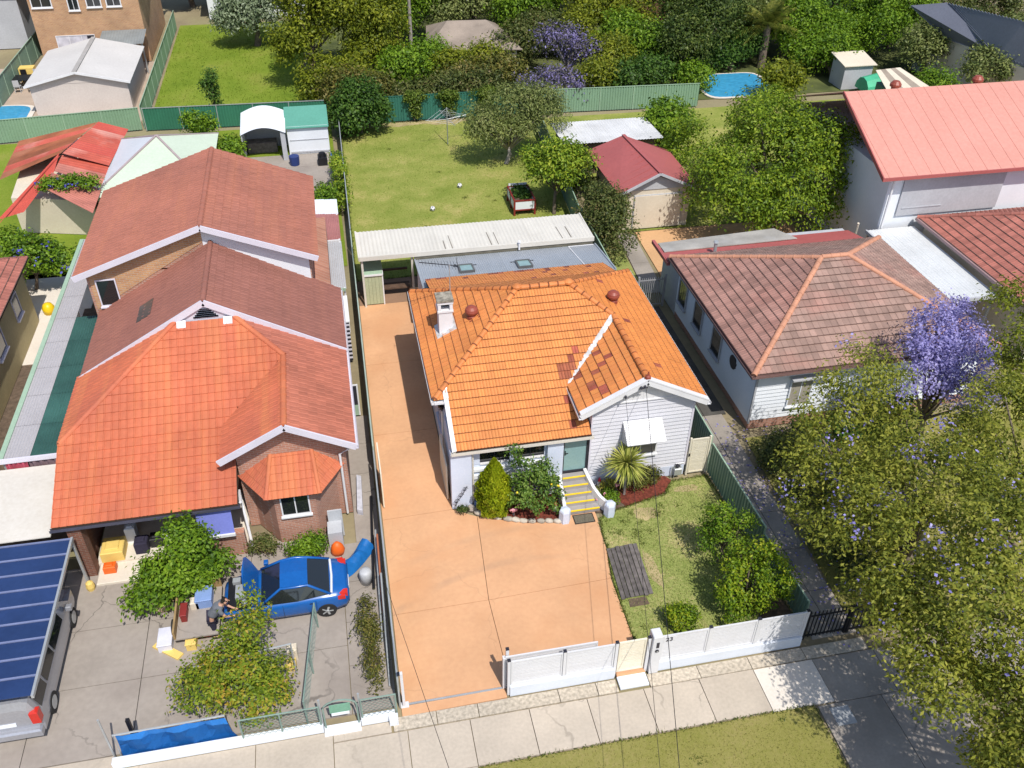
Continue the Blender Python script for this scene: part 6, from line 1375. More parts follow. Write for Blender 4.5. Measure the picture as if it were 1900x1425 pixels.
cen = sum(q, Vector())/4; mb = MB(); mb.prism([tuple((cen+(p-cen)*.85)[:2]) for p in q], 0, 2.1); mb.build('wall', TEAL, t)
t = thing('green_cover', (38,62,0), 'bright green covered trailer beside the striped shelter', 'trailer')
p = pt(1625,175,0); mb = MB(); rings = [[(p.x-1.4+i*1.4, p.y+1.0*math.cos(math.pi*k/6), .4+ (1.3 if i==1 else 1.0)*math.sin(math.pi*k/6)) for k in range(7)] for i in range(3)]; mb.loft(rings); mb.build('cover', M('bright_green_cloth',(.06,.40,.22),.6), t)
for x in (-1,1): mb = MB(); mb.lathe((p.x+x,p.y-1.05,.35), [(.35,-.1),(.35,.1)], 12, axis='y'); mb.build('wheel', RUBBER, t)
mb = MB(); p = pt(1585,165,0); mb.box(p.x-1.2,p.x+1.2,p.y,p.y+2,0,1.9); s = mb.top('small_shed', WALLG, 'small pale grey shed left of the striped shelter', 'shed'); mb = MB(); mb.slab([(p.x-1.4,p.y-.2,1.9),(p.x+1.4,p.y-.2,1.9),(p.x+1.4,p.y+2.2,2.3),(p.x-1.4,p.y+2.2,2.3)], .06); mb.build('roof', WALLC, s)
mb = MB(); p = pt(1745,140,0); mb.box(p.x-1.5,p.x+1.2,p.y,p.y+2,0,1.8); s = mb.top('small_shed', WALLG, 'small grey shed right of the striped shelter', 'shed'); mb = MB(); mb.slab([(p.x-1.7,p.y-.2,1.8),(p.x+1.4,p.y-.2,1.8),(p.x+1.4,p.y+2.2,2.3),(p.x-1.7,p.y+2.2,2.3)], .06); mb.build('roof', M('violet_grey',(.36,.35,.40),.5), s)
mb = MB(); p = pt(765,120,0); mb.tube([(p.x,p.y,0),(p.x,p.y,9)], [.16,.11], 8); pl_ = mb.top('power_pole', BARKG, 'grey timber power pole behind the back fence', 'pole'); mb = MB(); mb.box(p.x-1.1,p.x+1.1,p.y-.05,p.y+.05,8.2,8.35); mb.build('cross_arm', BARK, pl_)
mb = MB(); p = pt(870,130,0); mb.prism([(p.x-3.2,p.y-1),(p.x+3.6,p.y-2),(p.x+3,p.y+4.5),(p.x-2.4,p.y+5)], 0, 2.2); t = mb.top('dusty_outbuilding', WALLC, 'old outbuilding with dusty brown roof behind the back fence', 'shed'); mb = MB(); mb.slab([(p.x-3.6,p.y-1.4,2.2),(p.x+4,p.y-2.4,2.2),(p.x+1.8,p.y+2,3.4),(p.x-1.4,p.y+2.2,3.4)], .06); mb.slab([(p.x+4,p.y-2.4,2.2),(p.x+3.4,p.y+5,2.2),(p.x+1.8,p.y+2,3.4)], .06); mb.slab([(p.x-2.8,p.y+5.4,2.2),(p.x-3.6,p.y-1.4,2.2),(p.x-1.4,p.y+2.2,3.4)], .06); mb.build('roof', M('dusty_roof',(.27,.22,.18),.9,.2,.8), t)
# ------------------------------------------------------------------ vegetation
def quads_mesh(name, V4, mt):
    """mesh of loose four-cornered leaves from an (n,4,3) array"""
    n = len(V4); me = bpy.data.meshes.new(name)
    me.vertices.add(n*4); me.vertices.foreach_set('co', np.ascontiguousarray(V4, dtype=np.float32).reshape(-1))
    me.loops.add(n*4); me.loops.foreach_set('vertex_index', np.arange(n*4, dtype=np.int32))
    me.polygons.add(n); me.polygons.foreach_set('loop_start', np.arange(0, n*4, 4, dtype=np.int32))
    try: me.polygons.foreach_set('loop_total', np.full(n, 4, dtype=np.int32))
    except Exception: pass
    me.update(calc_edges=True); me.materials.append(mt); return me
def unit(a): return a/np.maximum(np.linalg.norm(a, axis=-1, keepdims=True), 1e-9)
def leaf_quads(P, out, size, aspect=.5, up=.45, rnd=.8, droop=.25, jitter=.3):
    n = len(P); nrm = unit(out*.55+np.array([0,0,up])+rng.normal(size=(n,3))*rnd*.6)
    t = rng.normal(size=(n,3))+out*.8+np.array([0,0,-droop]); t = unit(t-nrm*np.sum(t*nrm, axis=1, keepdims=True)); b = np.cross(nrm, t)
    s = size*(1+rng.uniform(-jitter, jitter, size=(n,1)))
    return np.stack([P-t*s*.5, P+b*s*aspect*.5+nrm*s*.06, P+t*s*.5-np.array([0,0,1.])*s*droop*.3, P-b*s*aspect*.5+nrm*s*.06], axis=1)
def clumps(ells, k, shell=.5):
    """clump centres spread through ellipsoids, weighted by volume; returns centres and outward directions"""
    vol = np.array([e[3]*e[4]*e[5] for e in ells])**.8; cnt = np.maximum(1, np.round(k*vol/vol.sum())).astype(int); C = []; D = []
    for e, c in zip(ells, cnt):
        d = unit(rng.normal(size=(c,3))); d[:,2] = np.where(d[:,2] < -.55, -d[:,2]*.5, d[:,2]); d = unit(d)
        r = shell+(1-shell)*rng.uniform(size=(c,1))**.5
        r *= rng.uniform(.82, 1.08, size=(c,1))
        C.append(np.array(e[:3])+d*r*np.array(e[3:6])); D.append(d)
    return np.concatenate(C), np.concatenate(D)
def foliage(ells, k, per, spread, size, aspect=.5, shell=.5, flat=.75, **kw):
    C, D = clumps(ells, k, shell); n = len(C)
    sc = rng.uniform(.65, 1.3, size=(n,1,1))
    off = np.clip(rng.normal(size=(n,per,3)), -1.7, 1.7)*spread*sc; off[:,:,2] *= flat
    P = (C[:,None,:]+off).reshape(-1,3); O = unit(np.repeat(D, per, axis=0)*.8+unit(off.reshape(-1,3))*.7)
    keep = P[:,2] > .06; return leaf_quads(P[keep], O[keep], size, aspect, **kw), C
def branches(base, C, r0, mt, parent, n=9, fork=.45, name='trunk'):
    mb = MB(); base = Vector(base); cen = Vector(tuple(C.mean(axis=0)))
    f = base.lerp(cen, fork)+Vector((random.uniform(-.1,.1),random.uniform(-.1,.1),0)); mid = base.lerp(f,.5)+Vector((random.uniform(-.08,.08)*2,random.uniform(-.08,.08),0))
    mb.tube([base-Vector((0,0,.1)), base+Vector((0,0,.02)), mid, f], [r0*1.5,r0*1.2,r0,r0*.85], 8)
    idx = rng.permutation(len(C))[:n]
    for i in idx:
        q = Vector(tuple(C[i])); a = mid.lerp(f, random.uniform(.4,1.0)); m_ = a.lerp(q,.5)+Vector((random.uniform(-.15,.15),random.uniform(-.15,.15),random.uniform(0,.25)))
        mb.tube([a, m_, q], [r0*.5,r0*.3,r0*.1], 5)
    return mb.build(name, mt, parent, smooth=True)
def tree(name, base, ells, label, cat, lm, k=90, per=60, spread=.35, size=.16, aspect=.5, bark=BARK, r0=.12, n=10, group=None, shell=.5, extra=None, fork=.45, **kw):
    if base is None:
        wt = [e[3] for e in ells]; base = (sum(e[0]*w_ for e, w_ in zip(ells, wt))/sum(wt), sum(e[1]*w_ for e, w_ in zip(ells, wt))/sum(wt), 0)
    t = thing(name, base, label, cat, group); Q, C = foliage(ells, k, per, spread, size, aspect, shell, **kw)
    o0 = np.array(base); link('crown', quads_mesh('crown', Q-o0, lm), t)
    if extra:
        em, ek, ep, es, esz, top_only = extra; Q2, C2 = foliage(ells, ek, ep, es, esz, .8, .9)
        link('blossom', quads_mesh('blossom', Q2-o0, em), t)
    branches(base, C, r0, bark, t, n, fork); return t
def E3(px, py, z, rx, ry=None, rz=None):
    p = pt(px, py, z); ry = rx if ry is None else ry; return (p.x, p.y, p.z, rx, ry, rx*.8 if rz is None else rz)
DKG = leafmat('dark_green_leaf', [(.010,.030,.005),(.030,.070,.010),(.060,.120,.016),(.105,.165,.03)])
OLV = leafmat('olive_leaf', [(.04,.055,.014),(.10,.13,.034),(.175,.20,.062),(.26,.27,.105)], .3)
CIT = leafmat('citrus_leaf', [(.03,.07,.007),(.105,.175,.014),(.21,.28,.022),(.34,.35,.04)], .35)
MAN = leafmat('mandarin_leaf', [(.035,.085,.006),(.115,.20,.010),(.215,.30,.014),(.42,.42,.03)], .35, gain=1.1)
LEM = leafmat('lemon_leaf', [(.014,.042,.006),(.05,.105,.014),(.11,.18,.026),(.22,.28,.07)])
GLD = leafmat('golden_conifer_leaf', [(.15,.21,.008),(.29,.37,.012),(.40,.46,.018),(.52,.54,.03)], .3, gain=1.0)
BSH = leafmat('box_leaf', [(.03,.04,.008),(.075,.085,.015),(.14,.13,.028),(.21,.15,.05)])
YGR = leafmat('yellow_green_leaf', [(.05,.075,.008),(.13,.165,.012),(.22,.25,.018),(.30,.30,.03)], .35, gain=1.1)
MIDY = leafmat('lime_leaf', [(.03,.06,.006),(.09,.15,.010),(.17,.24,.015),(.26,.30,.026)], .35)
STR = leafmat('street_tree_leaf', [(.045,.065,.010),(.14,.165,.022),(.25,.26,.038),(.36,.34,.07)], .45)
SIL = leafmat('silver_leaf', [(.06,.085,.04),(.13,.17,.09),(.22,.26,.16),(.32,.36,.26)], .25)
DEEP = leafmat('shadow_green_leaf', [(.012,.026,.005),(.034,.06,.010),(.07,.10,.018),(.125,.15,.032)], .3)
MIDG = leafmat('mid_green_leaf', [(.03,.07,.006),(.08,.15,.010),(.14,.23,.014),(.20,.28,.025)], .35)
SHR = leafmat('shrub_leaf', [(.018,.03,.008),(.05,.068,.014),(.095,.11,.028),(.15,.11,.05)], .25)
JACP = leafmat('pale_jacaranda_flower', [(.14,.12,.27),(.30,.27,.56),(.43,.40,.74),(.60,.57,.84)], .35, gain=1.0)
JAC = leafmat('jacaranda_flower', [(.17,.14,.42),(.28,.25,.62),(.38,.35,.74),(.50,.47,.80)], .3, gain=1.0)
ORL = leafmat('orange_tip_leaf', [(.04,.075,.007),(.11,.165,.012),(.19,.235,.018),(.36,.21,.035)], .35)
IVY = leafmat('ivy_leaf', [(.02,.045,.006),(.06,.10,.012),(.12,.165,.022),(.19,.22,.045)], .3)
YEL = M('lemon_fruit', (.80,.60,.03), .5, .05)

# --- front garden
def conifer(base, h, r):
    t = thing('golden_conifer', base, 'golden yellow teardrop conifer beside the left front pier', 'conifer'); n = 17000
    zz_ = rng.uniform(size=n)**.9; prof = np.interp(zz_, [0,.08,.3,.5,.75,.92,1.0],[.72,.92,1.0,.9,.52,.2,.03]); a = rng.uniform(0, 2*np.pi, n)
    lump = 1+.10*np.sin(a*5+zz_*14)+.08*np.sin(a*9-zz_*23)
    rad = prof*r*lump*np.sqrt(rng.uniform(.55,1.0,n)); P = np.stack([rad*np.cos(a), rad*np.sin(a), .05+zz_*h], 1)
    out = np.stack([np.cos(a)*.22, np.sin(a)*.22, np.full(n,1.)],1)
    side = unit(np.stack([-np.sin(a),np.cos(a),np.zeros(n)],1)+rng.normal(size=(n,3))*.35); tt = unit(out+rng.normal(size=(n,3))*.3); s = .13*(1+rng.uniform(-.3,.3,(n,1)))
    Q = np.stack([P-tt*s*.5, P+side*s*.22, P+tt*s*.5, P-side*s*.22],1); link('crown', quads_mesh('crown', Q, GLD), t)
    mb = MB(); mb.tube([base, (base[0],base[1],base[2]+h*.6)], [.08,.03], 7); mb.build('trunk', BARK, t)
conifer((4.42,23.42,.03), 2.5, .68)
t = tree('lemon_bush', (5.85,23.15,.03), [(5.85,23.05,1.0,1.05,.7,1.0),(5.45,23.4,1.9,.45,.4,.75),(5.1,23.55,2.6,.25,.25,.55),(6.35,23.3,1.5,.45,.45,.75),(5.2,22.95,.7,.55,.4,.6),(6.4,22.9,.7,.55,.4,.6)], 'bushy lemon bush with yellow fruit below the front windows', 'bush', LEM, 78, 62, .135, .115, .5, r0=.05, n=16)
for i in range(9):
    a = random.uniform(0,6.3); p = (5.85+.95*math.cos(a)*random.uniform(.5,1), 23.0-.45*random.uniform(.3,1), random.uniform(.5,1.9)); mb = MB(); mb.lathe(p, [(.01,-.045),(.035,-.025),(.04,0),(.03,.03),(.01,.045)], 7); mb.build('lemon', YEL, t, smooth=True)
def palm_head(t, c, n, L, mt, w_=.05, name='leaf_head', drop=.5):
    V = []
    for i in range(n):
        a = random.uniform(0,2*math.pi); el = random.uniform(-.35,1.25); l = L*random.uniform(.8,1.12); d = np.array([math.cos(a)*math.cos(el), math.sin(a)*math.cos(el), math.sin(el)]); s = unit(np.cross(d,[0,0,1.])+1e-6)
        pts_ = [np.array(c)+d*l*u-np.array([0,0,1.])*drop*l*(u**2)*math.cos(el)*.55 for u in (0,.35,.7,1.0)]; ws = [w_*.5,w_,w_*.8,.004]
        for j in range(3): V.append([pts_[j]-s*ws[j]*.5, pts_[j]+s*ws[j]*.5, pts_[j+1]+s*ws[j+1]*.5, pts_[j+1]-s*ws[j+1]*.5])
    return link(name, quads_mesh(name, np.array(V)-np.array(org(t)), mt), t)
t = thing('cabbage_palm', (9.42,23.3,.03), 'spiky cabbage palm in front of the weatherboard wall', 'palm')
palm_head(t, (9.36,23.18,1.78), 280, .92, leafmat('strap_leaf', [(.10,.13,.02),(.21,.235,.045),(.33,.33,.08),(.48,.46,.18)], .25), .055)
mb = MB(); mb.tube([(9.46,23.32,0),(9.42,23.26,.8),(9.36,23.18,1.8)], [.06,.05,.05], 8); mb.build('trunk', BARKG, t)
tree('round_shrub', (10.15,23.55,.03), [(9.85,23.5,.42,.42,.35,.4),(10.4,23.55,.52,.55,.4,.45)], 'dense bronze green round shrub right of the cabbage palm', 'shrub', BSH, 60, 60, .11, .07, .6, r0=.03)
tree('low_shrub', (8.95,23.7,.03), [(8.95,23.65,.25,.3,.22,.25)], 'small yellow tipped shrub against the plinth left of the palm', 'shrub', leafmat('variegated_leaf',[(.05,.07,.01),(.16,.19,.03),(.35,.33,.05),(.5,.4,.08)]), 24, 40, .08, .07, .6, r0=.02)
tree('low_shrub', (8.72,23.05,.03), [(8.75,23.05,.25,.38,.28,.26)], 'low green shrub in the soil bed beside the entry steps', 'shrub', MIDG, 28, 46, .09, .07, .6, r0=.02)
tree('low_shrub', (8.42,23.5,.03), [(8.42,23.5,.2,.16,.2,.2)], 'tiny leafy plant tucked beside the step side wall', 'shrub', OLV, 12, 30, .07, .06, .6, r0=.015)
tree('mandarin_tree', (11.7,19.5,0), [(11.75,19.55,1.1,.75,.75,.75),(11.55,19.75,1.9,.45,.45,.7),(12.35,19.5,1.5,.45,.45,.7),(11.6,19.7,2.5,.2,.2,.4)], 'green mandarin tree by the right fence, behind the brighter one', 'tree', leafmat('mandarin_leaf_green', [(.025,.07,.006),(.085,.17,.010),(.16,.26,.016),(.30,.36,.03)], .35, gain=1.15), 70, 60, .135, .10, .5, r0=.05, n=18)
tree('mandarin_tree', (11.75,17.3,0), [(11.7,17.4,1.0,1.1,.95,.8),(11.5,17.5,1.9,.7,.7,.8),(12.3,17.35,1.9,.55,.55,.85),(12.0,17.4,2.7,.3,.3,.55),(12.7,17.2,1.3,.55,.6,.8),(11.2,17.1,.7,.6,.6,.6)], 'bright yellow green mandarin tree behind the front fence', 'tree', MAN, 115, 64, .145, .11, .5, r0=.06, n=22)
tree('round_bush', (9.5,17.1,0), [(9.5,17.1,.42,.52,.45,.42)], 'small round yellow green bush on the front lawn behind the fence', 'bush', MAN, 40, 58, .12, .10, .5, r0=.03)
# --- back garden
tree('bushy_tree', (2.1,61.6,0), [(2.0,61.5,1.7,2.0,1.7,1.6),(3.4,61.9,1.7,1.1,1.1,1.1),(1.3,60.8,1.2,1.0,.9,1.0),(2.2,61.5,3.0,1.2,1.1,.9)], 'dark bushy tree in the far left corner of the back lawn', 'tree', DKG, 190, 62, .33, .2, .6, r0=.1)
tree('olive_tree', (11.15,54.7,0), [(10.0,54.9,2.8,1.9,1.5,1.1),(12.0,55.2,3.6,2.0,1.6,1.2),(13.5,54.8,3.0,1.7,1.4,1.2),(9.6,54.2,2.2,1.0,1.0,.8),(11.6,55,4.3,1.3,1.2,.7),(11.2,53.9,2.9,1.6,1.0,.8),(13.6,55.4,4.0,1.2,1.1,.8)], 'grey green olive tree with bare grey branches on the back lawn', 'tree', OLV, 240, 66, .34, .2, .34, bark=BARKG, r0=.13, n=34, fork=.35, shell=.6)
tree('citrus_tree', (12.5,47.0,0), [(12.4,47.2,2.7,1.6,1.3,1.1),(13.0,47.2,3.4,1.3,1.1,.9),(12.3,47.2,3.9,.8,.7,.5),(13.8,46.8,3.2,.8,.7,.8),(11.6,48.2,2.9,.9,.9,.7)], 'bright citrus tree shading the red planter box', 'tree', CIT, 150, 62, .32, .2, .42, r0=.1)
tree('leafy_shrub', (14.1,41.9,0), [(13.9,42.3,1.9,1.3,1.6,1.5),(14.5,41.0,1.6,1.1,1.1,1.4),(14.6,43.6,2.0,1.2,1.2,1.4),(14.0,41.7,2.9,.8,.9,.7)], 'dull green leafy shrub overhanging the pergola end', 'shrub', SHR, 190, 62, .3, .16, .5, r0=.08)
tree('dark_shrub', (14.3,49.6,0), [(14.2,49.6,1.5,1.1,1.5,1.4)], 'shadowy shrub between the citrus tree and the red garage', 'shrub', DEEP, 60, 60, .3, .2, .6, r0=.07)
for i, (px, lab, wd) in enumerate(((768,'creeper spilling over the teal back fence, left clump',.55),(833,'creeper spilling over the teal back fence behind the clothes line',.5),(905,'creeper spilling over the teal back fence beside the olive tree',.7))):
    x = pt(px, 205, .6).x; tree('fence_creeper', (x,63.15,0), [(x,63.2,1.75,wd*1.5,.3,.4),(x,63.1,1.1,wd*.8,.15,.55),(x+.1,63.08,.5,wd*.5,.12,.45)], lab, 'creeper', IVY, 42, 58, .16, .13, .7, r0=.03, group='creepers on the back fence', shell=.3)
tree('hedge_bush', (0.4,51.5,0), [(0.22,52.6,1.1,.3,1.6,.9),(.2,49.8,.9,.3,1.2,.8),(.2,54.3,.9,.3,1.0,.8)], 'leafy bush squeezed behind the left back fence', 'bush', CIT, 70, 56, .22, .15, .5, r0=.05)
# --- left neighbour garden
tree('large_bush', (-6.7,21.3,0), [(-6.6,21.5,1.0,1.15,.8,.8),(-6.2,21.9,2.0,.7,.6,.7),(-7.5,21.1,.6,.7,.5,.5),(-5.5,21.7,1.0,.7,.5,.6),(-6.3,21.9,2.6,.35,.35,.4)], 'large lime green bush in front of the brick porch', 'bush', MIDG, 150, 62, .22, .15, .55, r0=.06)
tree('orange_tipped_bush', (-4.6,17.2,0), [(-4.6,17.2,1.2,1.5,1.0,1.0),(-4.1,17.9,2.1,.6,.6,.8),(-5.3,16.9,1.1,.9,.8,.9),(-3.9,18.3,2.6,.35,.35,.7),(-3.9,16.4,.8,.9,.6,.7),(-3.4,17.1,.8,.7,.6,.6)], 'sprawling yellow green bush with orange tips by the wire fence', 'bush', ORL, 130, 66, .2, .12, .5, r0=.05, n=16)
tree('pot_shrub', (-2.5,22.3,0), [(-2.6,22.3,.6,.45,.35,.5),(-2.1,22.4,.6,.3,.3,.45)], 'small bright shrub below the bay window', 'shrub', MIDG, 40, 56, .14, .11, .5, r0=.03)
tree('dry_shrub', (-4.0,22.9,0), [(-3.9,22.9,.4,.5,.35,.35)], 'dull low shrub left of the bay window wall', 'shrub', SHR, 22, 46, .13, .1, .5, r0=.02)
tree('dry_hedge', (-.55,18.0,0), [(-.6,18.9,.35,.3,1.1,.35),(-.55,17.2,.3,.28,.8,.3)], 'straggly brown green plants in the strip beside the green driveway fence', 'plants', BSH, 50, 50, .14, .1, .4, r0=.02)
tree('flowering_creeper', (-15.6,43.4,0), [(-15.4,43.2,1.9,1.4,1.1,1.0),(-13.8,43.2,1.6,1.3,.8,.7),(-16.2,43.8,2.6,.8,.8,.6)], 'blue flowered creeper clump in front of the rusty shed', 'creeper', MIDG, 120, 60, .26, .17, .6, r0=.08, extra=(leafmat('blue_flower',[(.05,.05,.30),(.10,.10,.5),(.16,.16,.7),(.3,.3,.8)]), 16, 18, .14, .12, True))
tree('roof_creeper', (-14.4,49.8,1.5), [(-14.4,49.5,2.95,1.7,.5,.25)], 'creeper growing across the rusty shed roof', 'creeper', MIDG, 46, 50, .2, .15, .6, r0=.02, extra=(bpy.data.materials['blue_flower'], 8, 14, .12, .12, True))
tree('garden_bush', (-8.9,61.5,0), [(-8.9,61.4,1.4,.7,.7,1.0),(-8.3,62,1.0,.7,.6,.7)], 'thin green bush against the deep green rear fence', 'bush', MIDG, 40, 54, .25, .2, .5, r0=.06)
tree('garden_bush', (-6.3,57.5,0), [(-6.4,57.3,1.0,.8,1.2,.9)], 'rounded green bush beside the white arched shed', 'bush', MIDG, 50, 54, .25, .2, .5, r0=.06)
tree('garden_bush', (-.8,49.2,0), [(-.75,49.2,.9,.55,1.3,.85)], 'bright green bush behind the white side roof of the brick house', 'bush', MIDG, 50, 54, .22, .18, .5, r0=.05)
tree('garden_bush', (-12.0,58.3,0), [(-12.0,58.3,.8,.9,.8,.7)], 'yellow green bush behind the pale pavilion roof', 'bush', YGR, 40, 54, .22, .18, .5, r0=.05)
tree('cypress', (-7.7,64.9,0), [(-7.7,64.9,1.4,.35,.35,1.5),(-7.9,65,3.0,.5,.4,1.0)], 'narrow dark young tree rising above the deep green fence', 'tree', DKG, 40, 50, .2, .17, .5, r0=.07)
# --- right: street trees, jacaranda, dense tree
ST = dict(spread=.30, size=.135, aspect=.45, r0=.2, fork=.45, shell=.35)
tree('street_tree', (18.0,16.6,0), [E3(1600,700,6.2,1.5,1.5,1.1),E3(1535,790,5.2,1.2,1.2,1.0),E3(1640,800,4.8,1.4),E3(1500,870,4.6,1.0),E3(1630,910,5.4,1.6),E3(1735,860,6.2,1.5),E3(1590,1000,4.8,1.2),E3(1700,1000,5.6,1.6),E3(1515,955,3.8,.9),E3(1560,880,4.2,1.2)], 'wide street tree with drooping yellow green crown and a few purple blooms', 'tree', STR, 200, 120, n=18, extra=(JAC, 34, 30, .28, .10, True), **ST)
tree('street_tree', (21.5,14.0,0), [E3(1880,780,6.8,1.6),E3(1850,880,5.6,1.4),E3(1800,810,4.8,1.1),E3(1890,690,6.4,1.0),E3(1880,930,5.0,1.4),E3(1800,930,6.5,1.4),E3(1880,1000,6.8,1.7),E3(1840,1110,6.4,1.4),E3(1770,1120,5.6,1.2),E3(1900,1200,5.5,1.3)], 'tall street tree at the right edge beside the drooping one', 'tree', STR, 200, 120, n=16, extra=(JAC, 16, 24, .28, .10, True), **ST)
tree('street_tree', (18.2,11.6,0), [E3(1670,1110,5.0,1.0),E3(1620,1090,4.4,.6),E3(1720,1170,5.0,1.1),E3(1690,1225,4.0,.5),E3(1760,1270,4.6,1.0),E3(1820,1220,4.6,1.0)], 'lower leafy street tree over the shaded footpath corner', 'tree', STR, 90, 110, n=12, extra=(JAC, 8, 18, .25, .10, True), **ST)
tree('street_tree', (19.4,9.0,0), [E3(1890,1390,4.6,1.0),E3(1840,1425,3.6,.6),E3(1910,1310,5.2,1.0)], 'nearest street tree crown at the bottom right corner', 'tree', STR, 60, 110, n=8, **ST)
tree('street_tree', (25.2,17.5,0), [E3(1905,640,7.2,1.0),E3(1890,560,7.2,.9),E3(1900,730,6.6,1.0)], 'street tree bough reaching in from the right edge', 'tree', YGR, 50, 110, n=5, **ST)
tree('street_tree', (16.6,6.4,0), [(15.6,8.0,5.6,1.9,1.7,1.2),(17.2,6.4,6.4,1.9,1.8,1.3),(14.2,6.8,5.2,1.3,1.4,.9),(16.8,9.4,5.2,1.4,1.2,.9)], 'street tree shading the right end of the footpath', 'tree', STR, 110, 110, n=12, **ST)
tree('jacaranda', None, [E3(1740,610,5.6,1.25,1.2,.9),E3(1790,660,5.2,1.35,1.3,1.0),E3(1710,655,5.2,.95,.95,.75),E3(1795,725,4.2,1.0,1.0,.8),E3(1735,700,4.6,.8),E3(1770,570,5.6,.7,.7,.6)], 'jacaranda tree covered in purple blossom by the white house', 'tree', JACP, 120, 100, .26, .11, .7, r0=.14, n=30, shell=.4)
tree('dense_tree', (24.5,43.2,0), [(23.8,43.0,3.6,4.2,3.6,3.0),(21.3,42.2,2.8,2.4,2.4,2.4),(26.2,43.0,4.2,2.6,2.6,2.6),(24.3,44.5,5.4,2.6,2.2,1.8),(25.6,47.5,4.0,2.6,2.6,2.6),(22.2,50.5,2.0,1.8,2.2,1.8),(24.0,41.0,2.6,3.2,1.8,2.2)], 'big dense lime green tree between the red garage and the salmon roof', 'tree', MIDY, 330, 120, .42, .19, .5, r0=.28, n=12, shell=.6)
tree('round_bush', (22.0,55.5,0), [(22.4,55.5,1.6,1.6,1.8,1.5)], 'mid green bush beside the sage fence, left of the dense tree', 'bush', MIDG, 90, 60, .35, .24, .55, r0=.08)
for bx_, by_, rr_, lb_ in ((15.7,23.6,.8,'shaded bush by the front corner of the white house'),(16.2,21.4,.95,'shaded bush beside the path, under the drooping street tree'),(15.9,19.0,.9,'dark low bush beside the path, midway to the street'),(16.2,17.0,.8,'shaded bush just behind the second black gate')):
    tree('shade_bush', (bx_,by_,0), [(bx_,by_,.7,rr_,rr_*1.15,.75),(bx_+.8,by_+.3,1.0,rr_*.9,rr_,.9)], lb_, 'bush', SHR, 60, 70, .22, .13, .5, r0=.05, group='bushes under the street trees')
tree('fence_bush', (18.6,24.5,0), [(18.3,24.4,.8,1.3,.9,.7),(21,24.6,1.0,1.6,.9,.9)], 'low bushes under the street trees in front of the white house', 'bush', DKG, 60, 56, .28, .18, .5, r0=.05)
# --- trees behind the back fence
def bt(name, base, ells, lab, lm, k, size=.25, per=100, spread=.5, r0=.25, **kw): tree(name, base, ells, lab, 'tree', lm, k, per, spread, size, .5, r0=r0, n=10, group='trees behind the back fences', **kw)
bt('conifer_tree', (-1.2,72.2,0), [(-1.6,71.8,3.0,2.0,1.8,2.6),(-.6,73,6.5,2.4,2.2,3.2),(1.2,73.2,5.0,2.2,2.2,3.6),(-.2,74,10,1.8,1.8,2.4),(2.6,74.5,6,1.6,1.8,3.0)], 'tall dark yellow green tree behind the left back fence', YGR, 300)
bt('broadleaf_tree', (4.2,74.5,0), [(4.3,74,4.0,2.2,2.0,3.4),(5.2,75.5,7.0,2.0,2.0,2.6),(3.4,73,2.0,1.7,1.4,1.6)], 'olive green tree left of the grey power pole', YGR, 200)
bt('silver_tree', (-5.4,83.6,0), [(-5.6,83.4,2.8,2.6,2.2,2.4),(-4.6,84,4.8,2.0,2.0,1.6),(-7.2,83.6,2.2,1.4,1.4,1.6)], 'silvery green round tree at the top of the bright lawn', SIL, 160)
bt('broadleaf_tree', (13.5,82,0), [(13,82,4,3.4,2.6,3.0),(16.5,83,5,2.8,2.6,3.0),(11.0,81,2.8,1.8,1.6,2.0)], 'dull olive tree above the dusty outbuilding roof', OLV, 230)
bt('broadleaf_tree', (24.5,78,0), [(24,77.5,3.4,2.8,2.4,2.8),(26.5,75.5,2.4,2.2,1.8,2.2),(22.8,80,5.4,2.2,2.2,2.2),(28,74.0,1.7,1.5,1.3,1.4),(21.5,75,2.2,1.6,1.6,2.0)], 'sunny yellow green tree beside the purple blossom', YGR, 260)
bt('jacaranda', (19.6,71.0,0), [(18.6,70.5,3.2,1.5,1.3,1.2),(20.2,69.4,2.2,1.4,1.2,1.2),(16.8,64.6,2.0,1.3,.9,.8),(15.0,64.4,1.6,1.1,.8,.7),(17.8,64.2,1.3,.9,.7,.6)], 'thin jacaranda with pale purple flowers behind the back fence', leafmat('sparse_jacaranda',[(.05,.055,.03),(.11,.10,.09),(.20,.17,.36),(.34,.30,.62)], gain=1.0), 80, size=.2, bark=BARKG)
bt('scrub_tree', (9.2,65.2,0), [(8.6,65.0,1.5,1.9,.9,1.0),(11.4,65.2,1.6,1.5,.9,1.0),(6.0,65.0,1.2,1.2,.8,.8)], 'tangled scrub tree just behind the teal back fence', SHR, 110, size=.22)
bt('scrub_tree', (3.6,66.8,0), [(3.2,66.6,1.4,1.6,1.0,1.0),(1.2,66.4,1.5,1.5,1.0,1.1)], 'low olive scrub behind the left end of the teal fence', BSH, 80, size=.24)
bt('dark_tree', (34,77,0), [(33,76,4.5,3.6,3.0,3.8),(30.5,74.5,3.0,2.2,2.0,2.6),(36.5,78,6.5,3.0,2.8,3.4)], 'very dark leafy tree left of the palm', DEEP, 260)
bt('dark_tree', (43,76,0), [(42,76,5,3.6,3.0,3.8),(46,78,6,3.0,2.8,3.2),(39.5,80,7.5,3.0,2.6,2.8)], 'dark tree behind the feathery palm', DKG, 240)
bt('dark_tree', (50,74,0), [(49,72.5,4,2.8,2.6,3.0),(52,76,5,2.8,2.6,3.2),(46.5,70,2.6,1.8,1.8,2.2)], 'broad green tree left of the grey metal roof', MIDG, 220)
bt('dark_tree', (56,68,0), [(54,64,2.5,2.6,2.0,1.8),(58,66,3,2.6,2.2,2.0),(50.5,61,2.2,2.2,2.0,1.7)], 'tawny green scrub tree in front of the grey metal roof', OLV, 160)
